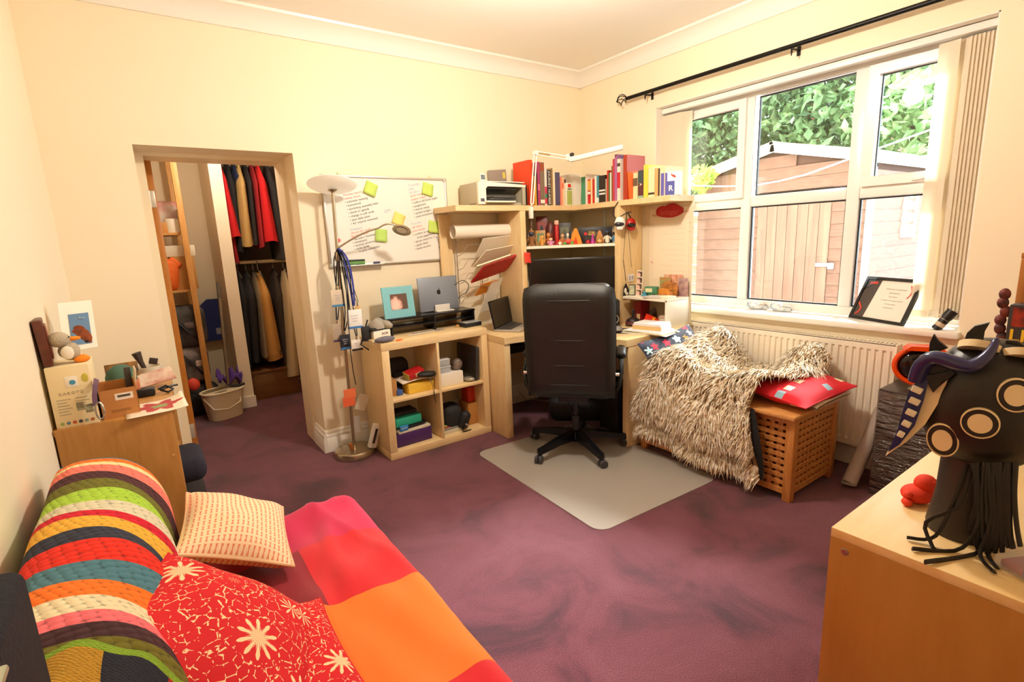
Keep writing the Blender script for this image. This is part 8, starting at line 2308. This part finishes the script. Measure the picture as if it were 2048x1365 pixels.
# ================================================================ clutter on the low beech cabinet
ZL = 0.7985
kx = thing('toy_rabbit_box', 'cream product carton printed with a white gadget on the low cabinet', 'box', (-0.330, 2.375, ZL), 0.0)
kw_, kh_ = 0.122, 0.225
part('carton', MB().rbox((kw_ / 2, 0.085, kh_ / 2), (kw_, 0.17, kh_), 0.002), M('carton_cream', '#efdcae', 0.6), kx)
write('KAROTZ', 0.0145, M('carton_ink', '#b0a184', 0.6), kx, (kw_ * 0.48, -0.0006, kh_ * 0.56), space=1.3)
pr_ = part('gadget_print', MB().rbox((kw_ * 0.54, -0.0004, kh_ * 0.74), (0.035, 0.001, 0.04), 0.0004), M('print_white', '#f6efe0', 0.5), kx)
part('gadget_button', MB().cyl((kw_ * 0.56, -0.0014, kh_ * 0.73), (kw_ * 0.56, -0.0008, kh_ * 0.73), 0.009, n=16), M('print_blue', '#4a9ac0', 0.5), kx)
part('pineapple_print', MB().ball((kw_ * 0.86, -0.0006, kh_ * 0.78), (0.010, 0.0008, 0.016), 10, 6), M('print_yellow', '#cfc24a', 0.5), kx)
for k in range(11):
    part('text_line', MB().bb((0.015 + 0.052 * (k % 2), -0.0008, kh_ * 0.46 - 0.011 * (k // 2)), (0.054 + 0.052 * (k % 2) - 0.006 * (k % 3), 0, kh_ * 0.46 - 0.011 * (k // 2) + 0.003)), M('carton_ink', '#b0a184', 0.6), kx)
for k, c in enumerate(('#8fa85a', '#6a8a9a', '#c85a34', '#4a4a58', '#8a9a8a', '#b0603a')):
    part('icon', MB().cyl((0.018 + k * 0.017, -0.0008, 0.018), (0.018 + k * 0.017, 0, 0.018), 0.006, n=12), M('icon_' + c.strip('#'), c, 0.5), kx)
for k in range(2):
    part('photo_print', MB().bb((0.066 + 0.024 * k, -0.001, 0.058 - 0.012 * k), (0.088 + 0.024 * k, 0, 0.088 - 0.012 * k)), M('photo_print', '#4a4434', 0.5, var='#b0a888', vs=60), kx)
zk = ZL + kh_ + 0.001
plq = thing('wooden_plaque', 'dark brown wooden plaque leaning on the wall above the carton', 'plaque', (-0.345, 2.40, zk), (0, -0.05, 0.10))
part('board', MB().rbox((0.028, 0.06, 0.083), (0.028, 0.14, 0.165), 0.005), wood('mahogany', '#4a2216', '#6a3422', (6, 2, 6), 0.4), plq)
part('panel', MB().rbox((0.044, 0.06, 0.083), (0.006, 0.10, 0.12), 0.002), wood('mahogany_light', '#7a3c26', '#8e4a32', (6, 2, 6), 0.4), plq)
part('label', MB().rbox((0.0475, 0.06, 0.065), (0.002, 0.045, 0.03), 0.001), M('plaque_label', '#c08a6a', 0.5), plq)
bd = thing('plush_bird', 'plush grey bird with orange beak and feet sitting on the carton', 'plush toy', (-0.268, 2.435, zk), 0.25)
bd.scale = (0.82, 0.82, 0.82)
m_pl = M('plush_grey', '#b9ab92', 0.95, bump=0.5, bs=120)
m_po = M('plush_orange', '#ee8a1e', 0.9)
part('body', MB().ball((0.015, 0, 0.052), (0.036, 0.032, 0.042), 18, 12), m_pl, bd, smooth=80)
part('head', MB().ball((-0.015, 0, 0.108), (0.040, 0.036, 0.034), 18, 12), m_pl, bd, smooth=80)
part('beak', MB().ball((0.036, -0.006, 0.106), (0.024, 0.014, 0.010), 12, 8), m_po, bd, smooth=80)
part('eye', MB().ball((0.016, -0.030, 0.118), (0.003, 0.002, 0.004), 8, 6), m_blackp, bd)
for s in (-1, 1):
    part('foot', MB().ball((0.046, s * 0.02 - 0.008, 0.014), (0.030, 0.017, 0.015), 14, 8), m_po, bd, smooth=80)
    part('wing', MB().ball((0.0, s * 0.03, 0.05), (0.024, 0.010, 0.030), 12, 8), M('plush_white', '#e6dcc8', 0.95), bd, smooth=80)
# leaning print with a dog
pA, pB = at(128, 705, 'y', 2.62), at(196, 694, 'y', 2.66)
pT = at(115, 607, 'y', 2.72); pT2 = at(176, 598, 'y', 2.74)
pT2 = pT + (pB - pA)
ps_ = slab4(pA, pB, pT2, pT, 0.003)
po = solo('dog_print', ps_, M('mount_white', '#f3e9d8', 0.7), 'white mounted print of a brown dog on blue behind the plush bird', 'print')
def bil(s, t, off=-0.002):
    p_ = (pA * (1 - s) + pB * s) * (1 - t) + (pT * (1 - s) + pT2 * s) * t
    n_ = (pB - pA).cross(pT - pA).normalized()
    return p_ + n_ * (-off) * 1.0 if n_.dot(CAM - p_) > 0 else p_ - n_ * (-off)
part('blue_ground', slab4(bil(0.25, 0.10), bil(0.85, 0.10), bil(0.85, 0.74), bil(0.25, 0.74), 0.001), M('print_sky', '#5a7ea0', 0.6), po)
dog = MB()
for (s, t, r) in ((0.52, 0.30, 0.030), (0.62, 0.22, 0.026), (0.68, 0.17, 0.018), (0.50, 0.40, 0.020), (0.70, 0.28, 0.014)):
    c_ = bil(s, t, -0.004)
    dog.ball(c_, (r, 0.0015, r * 0.9), 14, 8)
part('dog_picture', dog, M('dog_brown', '#a8562a', 0.7, var='#7a3a1c', vs=50), po)
for s_, t_ in ((0.58, 0.26), (0.68, 0.14)):
    part('dog_mark', MB().ball(bil(s_, t_, -0.006), (0.007, 0.001, 0.006), 8, 6), M('dog_dark', '#33211a', 0.6), po)
write('The End', 0.012, M('print_ink', '#c8d0d4', 0.6), po, bil(0.52, 0.64, -0.004))
def on_l(u, v):
    return at(u, v, 'z', ZL)
q = on_l(236, 830)
ob_ = thing('open_carton', 'open brown cardboard carton with a white label on the low cabinet', 'box', (-0.146, 2.455, ZL), (0.0, 0, 0.08))
m_kr = M('kraft_open', '#bd7f42', 0.75)
ow, od, oh = 0.115, 0.10, 0.125
part('front', MB().bb((-ow / 2, -od / 2, 0), (ow / 2, -od / 2 + 0.003, oh * 0.86)), m_kr, ob_)
part('back', MB().bb((-ow / 2, od / 2 - 0.003, 0), (ow / 2, od / 2, oh)), m_kr, ob_)
part('side', MB().bb((-ow / 2, -od / 2, 0), (-ow / 2 + 0.003, od / 2, oh)), m_kr, ob_)
part('side', MB().bb((ow / 2 - 0.003, -od / 2, 0), (ow / 2, od / 2, oh)), m_kr, ob_)
part('flap', MB().box((-ow / 2 - 0.022, 0, oh + 0.022), (0.003, od, 0.065), (0, -0.75, 0)), m_kr, ob_)
part('flap', MB().box((ow / 2 + 0.005, 0, oh + 0.02), (0.003, od, 0.05), (0, 0.15, 0)), M('kraft_pale', '#e4cfae', 0.7), ob_)
part('label', MB().bb((-0.012, -od / 2 - 0.001, oh * 0.52), (0.044, -od / 2, oh * 0.72)), M('label_white', '#efe4d4', 0.6), ob_)
part('barcode', MB().bb((-0.004, -od / 2 - 0.0016, oh * 0.60), (0.036, -od / 2 - 0.0009, oh * 0.67)), M('barcode_ink', '#55493e', 0.6), ob_)
for k in range(2):
    part('small_print', MB().bb((-0.03, -od / 2 - 0.0008, oh * (0.16 + 0.05 * k)), (0.03, -od / 2, oh * (0.18 + 0.05 * k))), M('kraft_ink', '#8f5c2c', 0.7), ob_)
solo('black_remote', MB().rbox((0, 0, 0.085), (0.022, 0.012, 0.17), 0.003, rot=(0, 0.03, 0)), M('remote_dark', '#3a342c', 0.5), 'narrow dark case sticking up out of the open carton', 'case', (-0.108, 2.475, ZL + 0.004), (0, 0, 0.2))
cr = thing('carabiner_strap', 'purple strap with silver carabiner hanging in front of the carton', 'strap', at(196, 838, 'y', 2.352))
part('strap', MB().tube([(0.0, 0, 0.05), (0.004, 0, 0.09), (0.012, 0.004, 0.125), (0.016, 0.03, 0.14)], 0.010, 6, flat=0.3), M('strap_purple', '#6a4a5c', 0.7), cr)
part('carabiner', MB().tube([(0.010 + 0.012 * math.cos(2 * PI * k / 20), 0, 0.028 + 0.032 * math.sin(2 * PI * k / 20)) for k in range(20)], 0.0032, 6, closed=True), M('carabiner_silver', '#bdb6a8', 0.25, 0.8), cr)
gn = thing('green_hat', 'small dark green felt hat behind the open carton', 'hat', (-0.14, 2.72, ZL + 0.075))
part('crown', MB().lathe([(0.055, 0), (0.055, 0.02), (0.045, 0.05), (0.02, 0.068), (0, 0.07)], 20), M('green_felt_dark', '#4a6a58', 0.95), gn, smooth=70)
part('support_pile', MB().rbox((0.0, 0, -0.0375), (0.12, 0.10, 0.074), 0.01), M('pile_mixed', '#c89a6a', 0.8, var='#b84a34', vs=30), gn)
solo('space_postcard', MB().rbox((0, 0, 0.065), (0.12, 0.004, 0.13), 0.001), M('postcard_dark', '#2c3038', 0.5, var='#b07a34', vs=18), 'dark postcard with golden print standing behind the green hat', 'postcard', (-0.14, 2.86, ZL + 0.001), (0.1, 0, 0.1))
bp_ = thing('brush_pot', 'white pot holding a dark brush and clips on the low cabinet', 'pot', (-0.045, 2.99, ZL))
part('pot', MB().lathe([(0.045, 0), (0.05, 0.01), (0.055, 0.075), (0.05, 0.075), (0.044, 0.012), (0.0, 0.010)], 24), M('pot_white', '#e4d8c0', 0.4), bp_)
part('brush', MB().tube([(-0.01, 0, 0.05), (-0.025, 0.0, 0.10), (-0.036, 0, 0.145)], [0.008, 0.012, 0.020], 8), M('brush_dark', '#3a2a20', 0.6), bp_)
part('clip', MB().rbox((0.025, 0, 0.095), (0.035, 0.012, 0.03), 0.003, rot=(0, 0.3, 0)), M('brush_dark', '#3a2a20', 0.6), bp_)
solo('blue_tub', MB().lathe([(0.035, 0), (0.038, 0.02), (0.038, 0.055), (0.03, 0.062), (0, 0.062)], 20), M('tub_blue', '#2a3c8a', 0.5, var='#c8a8a0', vs=20), 'blue patterned tub beside the white pot', 'tub', (-0.135, 2.97, ZL))
solo('folded_leaflet', MB().box((0, 0, 0.03), (0.16, 0.09, 0.003), (0.5, -0.12, 0.15)), M('leaflet_print', '#e0cdb8', 0.6, var='#b87a6a', vs=14), 'folded leaflet propped on the black cables', 'leaflet', (-0.03, 2.83, ZL + 0.016))
solo('black_charger', MB().rbox((-0.045, 0, 0.018), (0.07, 0.05, 0.035), 0.008).tube([(0.0, 0, 0.02), (0.03, 0.01, 0.03), (0.055, 0.0, 0.012), (0.035, -0.03, 0.008), (0.01, -0.02, 0.02), (0.045, 0.03, 0.02), (0.075, 0.035, 0.02)], 0.005, 6), m_blackp, 'black charger with looped cable on the low cabinet', 'charger', (-0.02, 2.68, ZL))
fpl = [on_l(245, 838), on_l(362, 822)]
fp_ = thing('flower_placemat', 'white placemat with a large red flower overhanging the low cabinet', 'placemat', (-0.045, 2.452, ZL + 0.001), 0.06)
def pm(a_, b_):
    x, y = -0.09 + 0.20 * a_, -0.11 + 0.20 * b_
    z = 0.002 + (0.0 if a_ < 0.6 else 0.022 * ((a_ - 0.6) / 0.4) ** 2 * (0.3 + b_))
    return (x, y, z)
def flower(nt, uv):
    mp = nd(nt, 'ShaderNodeMapping'); mp.inputs['Location'].default_value = (-0.55, -0.52, 0); nt.links.new(uv, mp.inputs[0])
    x_, y_ = sep(nt, mp.outputs[0])
    ang = math_node(nt, 'ARCTAN2', y_, x_)
    d = nd(nt, 'ShaderNodeVectorMath', operation='LENGTH'); nt.links.new(mp.outputs[0], d.inputs[0])
    n_ = nd(nt, 'ShaderNodeTexNoise'); n_.inputs['Scale'].default_value = 5; nt.links.new(uv, n_.inputs['Vector'])
    r_ = math_node(nt, 'ADD', math_node(nt, 'MULTIPLY', math_node(nt, 'COSINE', math_node(nt, 'MULTIPLY', ang, 6)), 0.07), math_node(nt, 'ADD', math_node(nt, 'MULTIPLY', n_.outputs['Fac'], 0.25), 0.20))
    c = mixc(nt, math_node(nt, 'LESS_THAN', d.outputs['Value'], r_), '#efe3cc', '#b8323a')
    return mixc(nt, math_node(nt, 'LESS_THAN', d.outputs['Value'], math_node(nt, 'MULTIPLY', n_.outputs['Fac'], 0.28)), c, '#8a9a64')
po_ = part('mat', MB().grid(pm, 12, 12), uvmat('flower_placemat', flower, 0.5), fp_)
po_.modifiers.new('thick', 'SOLIDIFY').thickness = 0.002
# inside the cabinet, facing the doorway
solo('dark_cardigan', MB().rbox((0, 0, 0.05), (0.16, 0.30, 0.10), 0.04, seg=3), M('navy_wool', '#221e2c', 0.95, bump=0.4, bs=40), 'dark folded cardigan hanging out of the low cabinet', 'cardigan', (0.025, 2.62, 0.43), smooth=60)
solo('dark_shoe_bag', MB().rbox((0, 0, 0.12), (0.16, 0.34, 0.24), 0.06, seg=3), M('dark_bag_cloth', '#241c1c', 0.9), 'dark shoe bag in the lower part of the low cabinet', 'bag', (0.02, 2.86, 0.072), smooth=60)
solo('green_carrier_bag', MB().rbox((0, 0, 0.14), (0.12, 0.14, 0.28), 0.04, seg=3), M('green_plastic', '#1f8a58', 0.4), 'green carrier bag beside the low cabinet', 'bag', (0.115, 2.52, 0), smooth=60)
# poster on the side wall at the left edge
LWP = LW - 0.0164 * (BW - 1.75)
w0, w1 = at(0, 420, 'x', LWP + 0.002), at(25, 528, 'x', LWP + 0.002)
pst = thing('side_poster', 'white poster corner with a small red mark on the side wall', 'poster', (LWP - 0.003, w1.y, w1.z), -0.0164)
part('paper', MB().bb((0, -0.55, 0), (0.0015, 0, 0.55)), M('poster_white', '#ece4da', 0.6), pst)
part('red_mark', MB().rbox((0.002, -0.045, 0.045), (0.001, 0.02, 0.022), 0.0004), M('poster_red', '#b8342c', 0.5), pst)
